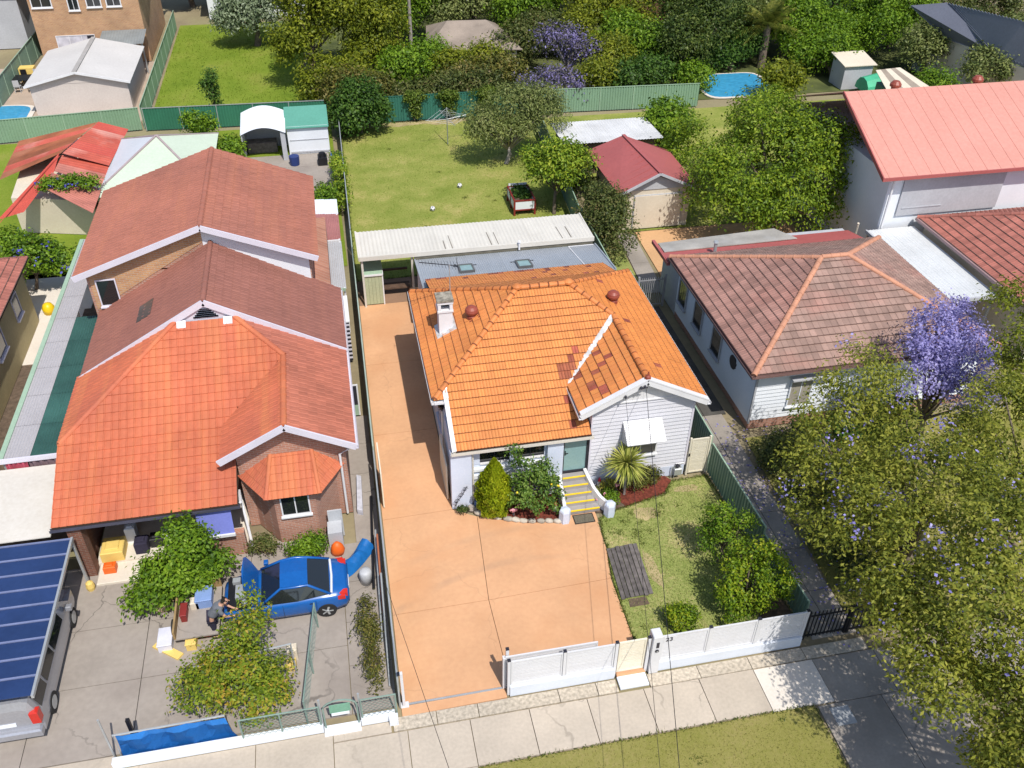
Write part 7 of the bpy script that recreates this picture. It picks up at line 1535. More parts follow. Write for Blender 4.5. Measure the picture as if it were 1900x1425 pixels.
bt('tall_tree', (38,90,0), [(38,90,6,4.5,3,5),(46,92,6,4.5,3,5),(30,92,5,3.5,3,4)], 'far olive tree at the very top right', OLV, 220, size=.42)
bt('tall_tree', (57,88,0), [(56,88,6,4.5,3,5),(66,90,6,4.5,3,5)], 'far dark tree at the top right corner', DKG, 170, size=.42)
bt('tall_tree', (4,98,0), [(3,97,4,3.5,3,4),(8,99,5,3.5,3,4),(-2,100,4,3,3,3.4)], 'far olive tree behind the grey power pole', OLV, 180, size=.42)
bt('tall_tree', (-12,98,0), [(-12.6,97,4,2.6,2.4,3.4)], 'far dark tree behind the tan brick house corner', DEEP, 90, size=.4)
bt('garden_shrub', (35.0,64,0), [(34.2,63.0,1.4,1.4,1.0,1.2)], 'yellow green shrub at the right end of the far pool', YGR, 50, size=.26)
bt('garden_shrub', (27.5,65.5,0), [(28.6,66.3,1.0,1.0,.8,.8)], 'small green shrub at the left end of the far pool', MIDG, 36, size=.24)
bt('garden_shrub', (46.5,60.5,0), [(45.5,60.0,1.4,1.2,1.0,1.0)], 'small lime shrub peeping over the salmon roof', MIDG, 36, size=.24)
bt('dark_tree', (29,68.5,0), [(28.5,69,2.6,2.4,2.0,2.2),(31,71,4.0,2.4,2.2,2.6),(27,71.5,2.0,1.8,1.6,1.7)], 'dark leafy tree left of the far pool', DEEP, 190)
bt('dark_tree', (39,72.5,0), [(39.5,72,3,2.4,2.0,2.4),(41.5,70,2.4,2.0,1.6,1.9)], 'mid green tree right of the feathery palm', MIDG, 150)
bt('dark_tree', (33,72.5,0), [(32.8,73,3.4,2.6,2.2,2.8),(30,77,5,2.6,2.2,2.8)], 'black green tree just left of the feathery palm', DEEP, 170)
bt('dark_tree', (37,82,0), [(37,81,5,4,3,4),(42,84,6,4,3,4.4)], 'olive brown tree far behind the feathery palm', OLV, 190, size=.32)
bt('dark_tree', (48,82,0), [(48,81,5,4,3,4),(53,83,6,4,3,4.4)], 'deep green tree far behind the striped shelter', DKG, 190, size=.32)
bt('broadleaf_tree', (26,88,0), [(25,87,4.5,3.2,2.6,3.6),(29.5,89,5,3,2.6,3.6)], 'dark tree in front of the weathered house roof', DEEP, 170, size=.3)
bt('broadleaf_tree', (20,90,0), [(19,89,4,3,2.4,3.2),(15.5,92,4.6,2.6,2.4,3.2)], 'yellow olive tree in front of the far white house', YGR, 170, size=.3)
bt('broadleaf_tree', (8,88,0), [(7.5,88,3.4,2.6,2.4,3.0),(10.5,90,4.4,2.6,2.4,3.2)], 'dark olive tree at the top centre above the outbuilding', OLV, 170, size=.3)
bt('scrub_tree', (16,74,0), [(15.5,73.5,1.8,2.2,1.6,1.5),(18,76,2.2,2.0,1.6,1.8)], 'grey green scrub right of the dusty outbuilding', SHR, 100)
bt('scrub_tree', (11.5,68.6,0), [(11.0,68.2,1.3,2.0,1.2,1.0),(13.6,68.6,1.5,1.5,1.2,1.1)], 'mixed scrub in front of the dusty outbuilding', BSH, 90)
bt('scrub_tree', (-.2,67.8,0), [(-.6,67.6,1.3,1.2,1.2,1.1),(1.6,69.2,1.6,1.8,1.3,1.3)], 'yellow green scrub below the tall dark yellow green tree', YGR, 90)
bt('scrub_tree', (23.5,66,0), [(23.2,66,1.2,1.5,1.1,1.1),(25.5,67.4,1.3,1.4,1.1,1.1)], 'green scrub above the sage fence', DKG, 80)
bt('scrub_tree', (44,73,0), [(43.6,71.5,2.0,2.2,1.6,1.7),(46.4,74,2.4,2.0,1.6,1.9)], 'green scrub behind the small grey shed', MIDG, 100)
bt('scrub_tree', (6.5,70.5,0), [(6.2,70.2,1.6,1.9,1.4,1.4),(8.2,71.6,1.8,1.5,1.3,1.4)], 'bushy scrub left of the dusty outbuilding', MIDG, 100)
bt('scrub_tree', (10.5,70.4,0), [(10.2,70.2,1.5,2.0,1.0,1.2),(12.8,70.2,1.7,1.4,1.0,1.2)], 'lime scrub partly hiding the dusty outbuilding wall', YGR, 100)
bt('scrub_tree', (21,66.6,0), [(20.8,66.4,1.4,1.4,1.0,1.2),(22.4,69,2.0,1.6,1.4,1.6)], 'sunny scrub behind the left part of the sage fence', YGR, 100)
bt('scrub_tree', (26.5,70.5,0), [(26.0,70.5,2.0,1.8,1.6,1.8),(24.4,72.5,2.4,1.8,1.6,2.0)], 'fresh green scrub left of the far pool', MIDG, 110)
bt('scrub_tree', (36,74,0), [(35.6,73.6,2.6,2.0,1.6,2.2),(37.8,75.5,3.2,2.0,1.8,2.4)], 'olive green mass behind the feathery palm trunk', OLV, 120)
bt('scrub_tree', (33.5,70.6,0), [(33.2,70.8,1.4,1.8,1.0,1.2),(35.0,71.4,1.8,1.4,1.0,1.3)], 'dark undergrowth behind the far pool', DKG, 100)
bt('scrub_tree', (41,66.5,0), [(41.2,67.6,1.6,1.6,1.2,1.5),(39,68.6,1.8,1.5,1.2,1.5)], 'green scrub left of the small pale grey shed', MIDG, 90)
bt('scrub_tree', (48.5,66,0), [(48.4,66.4,2.0,1.8,1.4,1.7),(50.8,68,2.4,1.8,1.6,1.9)], 'tawny scrub right of the small grey shed', OLV, 110)
bt('broadleaf_tree', (17.5,79,0), [(17.2,78.6,3.4,2.4,2.0,2.6),(19.4,80,4.2,2.2,2.0,2.6)], 'mid green tree behind the dusty outbuilding', MIDG, 170)
bt('broadleaf_tree', (6.5,81,0), [(6.2,80.6,3.2,2.4,2.0,2.6),(8.6,82,4.0,2.0,2.0,2.4)], 'fresh green tree right of the grey power pole', MIDG, 170)
bt('scrub_tree', (56,73,0), [(55.5,73,2.4,2.4,1.8,2.0),(60,75,3,2.6,2,2.4)], 'dull green scrub below the grey metal roof', SHR, 110)
t = thing('feather_palm', (36.2,70.5,0), 'feathery palm with long arching fronds behind the far pool', 'palm', 'trees behind the back fences')
V = []
for i in range(34):
    a = 2*math.pi*i/34+random.uniform(-.1,.1); el = random.uniform(.1,1.2); L = random.uniform(2.6,3.6); d = np.array([math.cos(a)*math.cos(el), math.sin(a)*math.cos(el), math.sin(el)]); c = np.array([36.2,70.5,3.4]); s = unit(np.cross(d,[0,0,1.]))
    for k in range(26):
        u = (k+1)/26; p = c+d*L*u-np.array([0,0,1.])*L*.55*u*u*math.cos(el)
        for sg in (1,-1):
            q = p+s*sg*.55*math.sin(math.pi*min(.95,u*.9+.1))-np.array([0,0,.18])+d*.18; V.append([p, p+d*.07, q, q-d*.03])
link('frond', quads_mesh('frond', np.array(V)-np.array([36.2,70.5,0]), DKG if False else leafmat('frond_leaf',[(.03,.05,.008),(.08,.10,.015),(.16,.17,.03),(.24,.22,.05)])), t)
mb = MB(); mb.tube([(36.2,70.5,0),(36.2,70.5,3.4)], [.35,.28], 10); mb.build('trunk', BARK, t)
# --- grass: blades over the lawns
def blades(name, poly, n, h, mt, z=-.008):
    P2 = np.array([p for p in poly]); mn, mx = P2.min(0), P2.max(0); pts_ = []
    while len(pts_) < n:
        q = rng.uniform(mn, mx, size=(n,2)); inside = np.zeros(n, bool); j = len(P2)-1
        for i in range(len(P2)):
            xi, yi = P2[i]; xj, yj = P2[j]; c = ((yi > q[:,1]) != (yj > q[:,1])) & (q[:,0] < (xj-xi)*(q[:,1]-yi)/(yj-yi+1e-12)+xi); inside ^= c; j = i
        pts_ += list(q[inside])
    p = np.array(pts_[:n]); a = rng.uniform(0,2*np.pi,n); hh = h*(.5+rng.uniform(size=n)); P = np.concatenate([p, np.full((n,1),z)],1)
    s = np.stack([np.cos(a),np.sin(a),np.zeros(n)],1)*(.012+h*.16); tip = P+np.stack([rng.normal(size=n)*h*.7, rng.normal(size=n)*h*.7, hh],1)
    Q = np.stack([P-s, P+s, tip+s*.4, tip-s*.4],1); o = link(name, quads_mesh(name, Q, mt)); tag(o, None, None, None, 'stuff'); return o
def edge_tufts(name, poly, n, h, mt):
    """ragged taller grass along the lawn edge and a few weedy clumps inside"""
    P = []; m_ = len(poly); per = [math.hypot(poly[(k+1)%m_][0]-poly[k][0], poly[(k+1)%m_][1]-poly[k][1]) for k in range(m_)]; tot = sum(per)
    cx, cy = sum(p[0] for p in poly)/m_, sum(p[1] for p in poly)/m_
    for k in range(m_):
        for j in range(int(n*per[k]/tot)):
            t = random.random(); P.append((poly[k][0]+(poly[(k+1)%m_][0]-poly[k][0])*t+random.gauss(0,.035), poly[k][1]+(poly[(k+1)%m_][1]-poly[k][1])*t+random.gauss(0,.035)))
    for c in range(26):
        k = random.randrange(m_); t = random.uniform(.1,.92); x, y = poly[k][0]*t+cx*(1-t), poly[k][1]*t+cy*(1-t)
        P += [(x+random.gauss(0,.09), y+random.gauss(0,.09)) for _ in range(22)]
    n = len(P); P = np.concatenate([np.array(P), np.full((n,1),-.008)],1); a = rng.uniform(0,2*np.pi,n); s_ = np.stack([np.cos(a),np.sin(a),np.zeros(n)],1)*.016
    tip = P+np.stack([rng.normal(size=n)*h*.6, rng.normal(size=n)*h*.6, h*(.5+rng.uniform(size=n))],1); Q = np.stack([P-s_, P+s_, tip+s_*.3, tip-s_*.3],1)
    tag(link(name, quads_mesh(name, Q, mt)), None, None, None, 'stuff')
TUFT = leafmat('weedy_grass', [(.05,.08,.012),(.10,.145,.02),(.17,.20,.04),(.26,.24,.07)], gain=1.0)
edge_tufts('grass_edge', front_lawn, 2600, .06, TUFT); edge_tufts('grass_edge', back_lawn, 3600, .08, TUFT); edge_tufts('grass_edge', [(2.1,11),(12.4,11),(12.4,13.5),(2.1,13.5)], 1600, .06, TUFT)
n = 1500; a = rng.uniform(0,2*np.pi,n); P = np.stack([rng.uniform(14.0,26,n), rng.uniform(15.2,27,n), np.full(n,.012)],1); sx = np.stack([np.cos(a),np.sin(a),np.zeros(n)],1)*.035; sy = np.stack([-np.sin(a),np.cos(a),np.zeros(n)],1)*.025
tag(link('fallen_petals', quads_mesh('fallen_petals', np.stack([P-sx-sy,P+sx-sy,P+sx+sy,P-sx+sy],1), JAC)), None, None, None, 'stuff')
blades('grass', front_lawn, 20000, .028, LAWNF); blades('grass', back_lawn, 22000, .035, LAWNB)
blades('grass', [(2.1,11),(12.4,11),(12.4,13.5),(2.1,13.5)], 6000, .03, VERGE)
blades('grass', [(-12.6,65),(-1.5,65),(-1.5,90),(-12.6,90)], 6000, .08, LAWNG)
# ------------------------------------------------------------------ garden objects
t = thing('clothes_line', (7.82,58.6,0), 'rotary clothes line standing on the back lawn', 'clothes line')
mb = MB(); mb.tube([(7.82,58.6,0),(7.82,58.6,2.55)], .035, 8); mb.build('post', GALV, t)
mb = MB(); hub = Vector((7.82,58.6,1.75))
for k in range(4):
    a = R_(12)+k*math.pi/2; e = hub+Vector((math.cos(a)*1.55,math.sin(a)*1.55,.12)); mb.tube([hub, e], .02, 5); mb.tube([hub+Vector((0,0,.75)), hub.lerp(e,.7)], .008, 4)
mb.build('arm', GALV, t)
mb = MB()
for r in (.6,1.0,1.45):
    for k in range(4):
        a, b = R_(12)+k*math.pi/2, R_(12)+(k+1)*math.pi/2; mb.tube([hub+Vector((math.cos(a)*r,math.sin(a)*r,.1)), hub+Vector((math.cos(b)*r,math.sin(b)*r,.1))], .006, 4)
mb.build('line', WHITE, t)
t = thing('planter_box', (10.7,48.1,0), 'raised red framed planter box with white panels full of leafy plants', 'planter')
x0, x1, y0, y1 = 10.12, 11.35, 47.15, 49.2
mb = MB()
for x in (x0,x1):
    for y in (y0,(y0+y1)/2,y1): mb.box(x-.05,x+.05,y-.05,y+.05,0,.95)
for z in (.3,.88): mb.box(x0,x1,y0-.04,y0+.04,z,z+.08); mb.box(x0,x1,y1-.04,y1+.04,z,z+.08); mb.box(x0-.04,x0+.04,y0,y1,z,z+.08); mb.box(x1-.04,x1+.04,y0,y1,z,z+.08)
mb.build('frame', REDP, t)
mb = MB(); mb.box(x0+.05,x1-.05,y0-.02,y0+.02,.38,.88); mb.box(x0+.05,x1-.05,y1-.02,y1+.02,.38,1.1); mb.box(x0-.02,x0+.02,y0+.05,y1-.05,.38,.88); mb.box(x1-.02,x1+.02,y0+.05,y1-.05,.38,.88); mb.build('panel', WALLW, t)
mb = MB(); mb.box(x0+.03,x1-.03,y0+.03,y1-.03,.3,.72); mb.build('soil', SOIL, t)
Q, C = foliage([(10.75,48.4,.85,.45,.6,.25)], 26, 40, .16, .16, .6); link('foliage', quads_mesh('foliage', Q-np.array([10.7,48.1,0]), DKG), t)
for px, py, lab in ((853,348,'white and black soccer ball on the back lawn, nearer the planter box'),(803,391,'white and black soccer ball on the back lawn, nearer the pergola')):
    c = pt(px, py, 0); bm = bmesh.new(); bmesh.ops.create_icosphere(bm, subdivisions=3, radius=.15); me = bpy.data.meshes.new('soccer_ball'); bm.to_mesh(me); bm.free(); me.polygons.foreach_set('use_smooth', [True]*len(me.polygons))
    ico = [Vector((s1*1,s2*1.618,0)).normalized() for s1 in (1,-1) for s2 in (1,-1)]; ico += [Vector((0,v.x,v.y)) for v in ico[:4]]+[Vector((v.y,0,v.x)) for v in ico[:4]]
    me.materials.append(WHITE); me.materials.append(BLACK)
    for pgn in me.polygons: pgn.material_index = 1 if max(pgn.center.normalized().dot(v) for v in ico) > .955 else 0
    o = link('soccer_ball', me); o.location = (c.x, c.y, .142); tag(o, lab, 'ball')
c = pt(1022,413,0)
def gnome(x, y, h, hat, coat, lab):
    t = thing('garden_gnome', (x,y,.03), lab, 'gnome'); s = h/.5
    mb = MB(); mb.lathe((x,y,.03), [(.09*s,0),(.1*s,.04*s),(.085*s,.2*s),(.05*s,.27*s)], 10); mb.build('body', coat, t, smooth=True)
    mb = MB(); mb.lathe((x,y-.01,.03+.26*s), [(.03*s,0),(.06*s,.03*s),(.06*s,.08*s),(.03*s,.11*s)], 10); mb.build('face', SKIN, t, smooth=True)
    mb = MB(); mb.lathe((x,y,.03+.33*s), [(.07*s,0),(.05*s,.06*s),(.005,.18*s)], 10); mb.build('hat', hat, t, smooth=True)
    mb = MB(); mb.lathe((x,y-.05*s,.03+.14*s), [(.01,0),(.055*s,.1*s),(.04*s,.15*s)], 8); mb.build('beard', WHITE, t)
PINKP = M('pink_plaster', (.75,.32,.36), .6, .1, 5)
gnome(6.66,22.95,.5,M('red_hat',(.6,.03,.06),.5),WHITE,'white garden gnome with red hat beside the left step post')
gnome(8.62,23.88,.5,bpy.data.materials['red_hat'],WHITE,'white garden gnome with red hat against the plinth by the steps')
def ornament(x, y, lab):
    t = thing('flamingo_ornament', (x,y,.03), lab, 'ornament')
    mb = MB(); mb.tube([(x,y,.03),(x,y,.28)], .012, 5); mb.tube([(x+.05,y,.03),(x+.03,y,.28)], .012, 5); mb.build('legs', GALV, t)
    mb = MB(); mb.lathe((x-.14,y,.34), [(.01,0),(.07,.06),(.09,.14),(.06,.24),(.02,.3)], 9, axis='x'); mb.build('body', PINKP, t, smooth=True)
    mb = MB(); mb.tube([(x+.12,y,.36),(x+.2,y,.48),(x+.16,y,.58),(x+.2,y,.62),(x+.27,y,.56)], [.03,.025,.02,.025,.01], 6); mb.build('neck', PINKP, t, smooth=True)
ornament(9.2,23.55,'pale pink flamingo ornament in the mulch left of the palm trunk'); ornament(8.33,22.95,'pale pink flamingo ornament beside the curved step wall'); ornament(5.05,22.98,'pink flamingo ornament at the front of the mulch bed under the lemon bush')
ornament(4.05,23.3,'pink flamingo ornament in front of the golden conifer')
t = thing('metal_plant_stand', (3.22,23.58,0), 'black wrought iron scroll stand with a basket of plants by the pier', 'plant stand')
mb = MB()
for k in range(3):
    cx, cz, r = 3.05+.16*k, .55+.28*k, .11
    mb.tube([(cx+r*(1-i/16)*math.cos(i*.75),23.62,cz+r*(1-i/16)*math.sin(i*.75)) for i in range(14)], .012, 5)
mb.tube([(2.98,23.62,.1),(3.05,23.62,.5),(3.25,23.62,.8),(3.45,23.62,1.25)], .014, 5)
for k in range(8): a = k*math.pi/4; mb.tube([(3.25+.12*math.cos(a),23.5+.12*math.sin(a),0),(3.25+.24*math.cos(a),23.5+.2*math.sin(a),.25)], .01, 4)
mb.build('scroll', BLACK, t)
Q, C = foliage([(3.25,23.5,.26,.2,.18,.1)], 14, 26, .06, .06, .6); link('foliage', quads_mesh('foliage', Q-np.array([3.22,23.58,0]), DEEP), t)
mb = MB(); mb.lathe((3.6,23.62,0), [(.13,0),(.17,.1),(.12,.18)], 8); mb.top('concrete_pot', CONCG, 'squat concrete pot at the corner of the mulch bed', 'pot')
mb = MB(); mb.lathe((3.85,23.72,.03), [(.1,0),(.16,.12),(.12,.26),(.03,.3)], 10); mb.top('glazed_pot', M('blue_glaze',(.08,.13,.26),.25,.2,6), 'small blue glazed pot beside the golden conifer', 'pot', smooth=True)
# clutter in the neighbours' strips
mb = MB(); c = pt(628,291,.9); mb.cbox(c.x-.45,c.x+.05,c.y-.4,c.y+.4,0,.95,.05); b = mb.top('wheelie_bin', BLUEP, 'bright blue bin behind the left back fence', 'bin'); mb = MB(); mb.cbox(c.x-.48,c.x+.08,c.y-.45,c.y+.43,.96,1.03,.02); mb.build('lid', BLUEP, b)
mb = MB(); c = pt(634,308,.6); mb.cbox(c.x-.5,c.x+.0,c.y-.7,c.y+.3,0,.5,.1); mb.top('grey_crate', PLASTG, 'pale grey plastic crate next to the blue bin', 'crate')
mb = MB(); mb.lathe((-.52,20.9,0), [(.2,0),(.22,.5),(.18,.58),(.06,.6)], 14); mb.top('grey_drum', PLASTG, 'pale grey drum beside the narrow left passage', 'drum', smooth=True)
c = pt(312,1208,0); mb = MB(); mb.obox((c.x,c.y,.0), 1.05,.26,.06, R_(-38)); mb.top('yellow_board', YELP, 'yellow board lying on the grey yard', 'board')
c = pt(625,1012,.4); mb = MB(); rings = [[(c.x+math.cos(2*math.pi*k/9)*r*random.uniform(.85,1.1), c.y+math.sin(2*math.pi*k/9)*r*.8, z) for k in range(9)] for r, z in ((.22,0),(.26,.2),(.2,.4),(.08,.55))]; mb.loft(rings); mb.top('orange_bag', ORANGE, 'bright orange sack near the corner of the brick house', 'sack', smooth=True)
mb = MB(); c = pt(622,985,.6); mb.box(c.x-.25,c.x+.25,c.y-.3,c.y+.3,0,.8); mb.box(c.x-.2,c.x+.3,c.y+.3,c.y+.36,0,1.3); mb.top('grey_cabinet', PLASTG, 'grey plastic cabinet behind the orange sack', 'cabinet')
c = pt(645,1035,0); mb = MB(); rows = []
for i in range(9):
    u = i/8; p = Vector((-1.35+1.0*u, 21.35+1.15*u**1.3, 0)); rows.append([(p.x-.22,p.y+.2,.05),(p.x-.16,p.y+.08,.3+.1*math.sin(i)),(p.x,p.y-.05,.38+.08*math.sin(i*1.7)),(p.x+.17,p.y-.1,.22),(p.x+.24,p.y-.16,.03)])
for i in range(8):
    mb.add(rows[i]+rows[i+1], [(k,k+1,6+k,5+k) for k in range(4)])
mb.top('blue_tarpaulin', M('blue_tarp',(.012,.13,.40),.35,.2,3), 'crumpled blue tarpaulin behind the rear of the blue car', 'tarpaulin', smooth=True)
t = thing('tool_trailer', (-6.0,20.2,0), 'timber sided trailer loaded with tools in front of the blue car', 'trailer')
mb = MB(); mb.box(-6.6,-5.25,19.3,21.3,.4,.46); mb.build('deck', CONCG, t)
for a in ((-6.62,-6.56,19.3,21.3),(-6.56,-5.25,21.24,21.3),(-5.7,-5.64,20.9,21.24)): mb = MB(); mb.box(a[0],a[1],a[2],a[3],.46,.8); mb.build('side_board', M('trailer_timber',(.30,.20,.09),.8,.2,4) if 'trailer_timber' not in bpy.data.materials else bpy.data.materials['trailer_timber'], t)
for y in (19.9,20.7): mb = MB(); mb.lathe((-6.66,y,.3), [(.3,-.08),(.3,.08)], 12, axis='x'); mb.build('wheel', RUBBER, t)
for x, y, z, dx, dy, dz, mt, nm, lab, cat in ((-6.35,20.2,.46,.18,.5,.3,REDP,'tool_box','narrow red tool box in the timber trailer','tool box'),(-5.75,20.7,.46,.5,.6,.35,M('pale_blue_plastic',(.20,.30,.55),.5,.1,3),'storage_tub','pale blue storage tub in the timber trailer','tub'),(-6.05,20.55,.46,.25,.3,.3,WALLC,'paint_can_box','cream box between the red tool box and the blue tub','box'),
    (-6.15,19.45,0,.3,.6,.28,YELP,'yellow_case','yellow case on the ground at the trailer end','case'),(-5.7,19.75,0,.24,.3,.3,ORANGE,'orange_can','small orange can beside the person','can'),(-6.95,19.6,0,.42,.7,.3,M('pale_lilac_plastic',(.60,.60,.68),.5),'white_tub','pale white tub on the yard left of the trailer','tub'),
    (-6.05,18.05,0,.5,.5,.25,NAVY,'dark_crate','dark crate at the left end of the orange tipped bush','crate'),(-3.0,18.3,0,.3,.3,.5,WALLC,'cream_pot','cream pot by the right end of the orange tipped bush','pot'),(-3.05,17.9,0,.3,.3,.3,YELP,'yellow_pot','yellow pot by the right end of the orange tipped bush','pot'),
    (-9.05,23.75,.16,.75,.8,.42,YELP,'yellow_mattress','yellow foam block on the brick porch','foam block'),(-9.1,23.0,.1,.4,.3,.3,ORANGE,'orange_bucket','orange bucket at the front of the brick porch','bucket'),(-8.1,23.75,.16,.45,.45,.5,NAVY,'dark_stool','dark stool on the brick porch beside the foam block','stool'),(-7.6,23.95,.16,.5,.4,.4,BLACK,'black_box','black box on the brick porch','box'),(-7.2,24.0,.16,.4,.4,.45,WALLW,'white_chair','white seat on the brick porch beside the black box','seat'),
    (-8.5,24.3,.16,.35,.35,.7,WALLW,'white_box','white box behind the yellow foam block','box')):
    mb = MB(); mb.cbox(x-dx/2,x+dx/2,y-dy/2,y+dy/2,z,z+dz,.03)
    if cat in ('tub','tool box','case','crate'): mb.cbox(x-dx/2-.02,x+dx/2+.02,y-dy/2-.02,y+dy/2+.02,z+dz+.002,z+dz+.04,.015)
    else: mb.cbox(x-dx*.3,x+dx*.3,y-dy*.3,y+dy*.3,z+dz,z+dz+.05,.02)
    mb.top(nm, mt, lab, cat)
c = pt(170,1093,0); mb = MB(); mb.lathe((c.x,c.y,0), [(.12,0),(.15,.15),(.12,.32),(.05,.38)], 10); mb.top('yellow_jerrican', YELP, 'small yellow can on the pale slab beside the carport', 'can')
c = pt(305,1124,0); mb = MB(); rings = [[(c.x+math.cos(2*math.pi*k/9)*r*random.uniform(.85,1.1), c.y+math.sin(2*math.pi*k/9)*r*.8, z) for k in range(9)] for r, z in ((.38,0),(.42,.15),(.28,.3),(.08,.36))]; mb.loft(rings); mb.top('sandstone_boulder', M('sandstone',(.55,.38,.27),.9,.15,3,bump=.4), 'pale sandstone boulder at the foot of the lime green bush', 'boulder', smooth=True)
mb = MB(); c = pt(1440,1330,0); mb.box(13.1-.3,13.1+.3,12.7,13.3,.004,.03); mb.top('utility_lid', M('lid_metal',(.36,.37,.38),.5), 'grey utility pit lid where verge meets the crossing', 'lid')
c = pt(1180,590,0)
mb = MB()
for k in range(6): mb.box(13.6+.0*k,14.3,33.6+.35*k,33.8+.35*k,.02+.004*k,.06+.004*k)
# ------------------------------------------------------------------ vehicles
def wheel(t, x, y, r, w_, side, rim=GALV):
    mb = MB(); mb.lathe((x,y,r), [(r*.62,-w_/2),(r*.95,-w_/2),(r,-w_*.3),(r,w_*.3),(r*.95,w_/2),(r*.62,w_/2)], 20, axis='y'); wh = mb.build('wheel', RUBBER, t, smooth=False)
    mb = MB(); mb.lathe((x,y,r), [(r*.64,-w_*.42),(r*.64,w_*.42)], 16, axis='y')
    for k in range(5):
        a = 2*math.pi*k/5; mb.beam((x,y+side*w_*.44,r),(x+math.cos(a)*r*.62,y+side*w_*.44,r+math.sin(a)*r*.62), .07, .03)
    mb.build('rim', rim, wh)
CX, CY = -3.12, 20.55
t = thing('blue_car', (CX,CY,0), 'blue two-door car with its bonnet raised on the grey yard', 'car')
S = lambda x, hw, zt, zb, z0: [(CX+x,CY-hw*.92,z0),(CX+x,CY-hw,z0+.18),(CX+x,CY-hw,zb-.12),(CX+x,CY-hw*.95,zb),(CX+x,CY-hw*.55,zt),(CX+x,CY,zt+.015),(CX+x,CY+hw*.55,zt),(CX+x,CY+hw*.95,zb),(CX+x,CY+hw,zb-.12),(CX+x,CY+hw,z0+.18),(CX+x,CY+hw*.92,z0)]
mb = MB(); mb.loft([S(-2.02,.62,.52,.5,.28),S(-1.97,.76,.62,.56,.22),S(-1.7,.84,.7,.66,.2),S(-1.35,.87,.76,.72,.2),S(-.85,.88,.86,.82,.2),S(-.3,.88,.90,.87,.2),S(.5,.88,.92,.90,.2),S(1.1,.88,.96,.92,.2),S(1.6,.86,.95,.89,.22),S(1.9,.80,.90,.83,.26),S(2.02,.68,.78,.74,.34)])
body = mb.build('body', BLUEC, t, smooth=True)
wa, wb, wc, wd = [(CX+.78*-1,CY-.76,.89),(CX-.78,CY+.76,.89),(CX-.08,CY+.58,1.36),(CX-.08,CY-.58,1.36)], None, None, None
mb = MB(); mb.add(wa, [(0,1,2,3)]); mb.build('windscreen', GLASS, t)
mb = MB(); rw = [(CX+.72,CY+.58,1.36),(CX+.72,CY-.58,1.36),(CX+1.42,CY-.74,.97),(CX+1.42,CY+.74,.97)]; mb.add(rw, [(3,2,1,0)]); mb.build('rear_window', GLASS, t)
mb = MB()
for s in (-1,1):
    mb.add([(CX-.74,CY+s*.80,.90),(CX-.06,CY+s*.61,1.345),(CX+.35,CY+s*.625,1.365),(CX+.72,CY+s*.61,1.345),(CX+1.38,CY+s*.77,.97),(CX+.4,CY+s*.845,.915)], [(0,1,2,3,4,5)])
mb.build('side_window', GLASS, t)
mb = MB(); mb.loft([[(CX-.12,CY-.6,1.35),(CX-.12,CY,1.395),(CX-.12,CY+.6,1.35),(CX-.12,CY,1.33)],[(CX+.3,CY-.63,1.37),(CX+.3,CY,1.425),(CX+.3,CY+.63,1.37),(CX+.3,CY,1.35)],[(CX+.76,CY-.6,1.35),(CX+.76,CY,1.39),(CX+.76,CY+.6,1.35),(CX+.76,CY,1.33)]]); mb.build('roof', BLUEC, t, smooth=False)
mb = MB()
for s in (-1,1):
    mb.tube([(CX-.80,CY+s*.79,.89),(CX-.10,CY+s*.60,1.36),(CX+.33,CY+s*.64,1.385),(CX+.74,CY+s*.60,1.36),(CX+1.45,CY+s*.77,.96)], .045, 6)
mb.build('pillar', BLUEC, t, smooth=True)
mb = MB(); mb.tube([(CX+1.47,CY-.72,.965),(CX+1.5,CY,.985),(CX+1.47,CY+.72,.965)], .04, 6); mb.build('screen_trim', WALLW, t)
mb = MB(); mb.box(CX-1.85,CX-.95,CY-.68,CY+.68,.74,.80); mb.build('engine_bay', BLACK, t)
mb = MB(); mb.box(CX-1.6,CX-1.15,CY-.3,CY+.25,.8,.9); mb.box(CX-1.7,CX-1.45,CY+.35,CY+.55,.8,.92); mb.lathe((CX-1.3,CY-.5,.8), [(.1,0),(.1,.1)], 8); mb.build('engine', GALV, t)
bo = MB(); p0, p1 = Vector((CX-.88,CY,.90)), Vector((CX-1.22,CY,1.82)); n1 = Vector((p1-p0)).cross(Vector((0,1,0))).normalized()
rings = []
for u, hw in ((0,.74),(.5,.76),(.85,.70),(1.0,.55)):
    c = p0.lerp(p1,u); rings.append([tuple(c+Vector((0,-hw,0))),tuple(c+n1*.05+Vector((0,0,0))),tuple(c+Vector((0,hw,0))),tuple(c-n1*.03)])
bo.loft(rings); bo.build('bonnet', BLUEC, t)
for x in (-1.36,1.27):
    for s in (-1,1): wheel(t, CX+x, CY+s*.80, .31, .2, s)
mb = MB()
for s in (-1,1): mb.box(CX+1.72,CX+1.98,CY+s*.66-.1,CY+s*.66+.1,.74,.885); mb.box(CX+1.66,CX+1.9,CY+s*.78-.07,CY+s*.78+.07,.72,.86)
mb.build('tail_light', REDL, t)
mb = MB(); mb.box(CX+2.0,CX+2.035,CY-.24,CY+.24,.52,.64); mb.build('number_plate', WALLW, t)
for s in (-1,1): mb = MB(); mb.cbox(CX-.7,CX-.55,CY+s*.98-.09,CY+s*.98+.09,.92,1.04,.02); mb.build('wing_mirror', BLUEC, t)
mb = MB()
for s in (-1,1): mb.box(CX-.1,CX-.09,CY+s*.885-.004,CY+s*.885+.004,.3,.86); mb.box(CX+.95,CX+.96,CY+s*.885-.004,CY+s*.885+.004,.3,.86); mb.box(CX+.75,CX+.9,CY+s*.885-.012,CY+s*.885+.012,.74,.77)
mb.build('door_seam', BLACK, t)
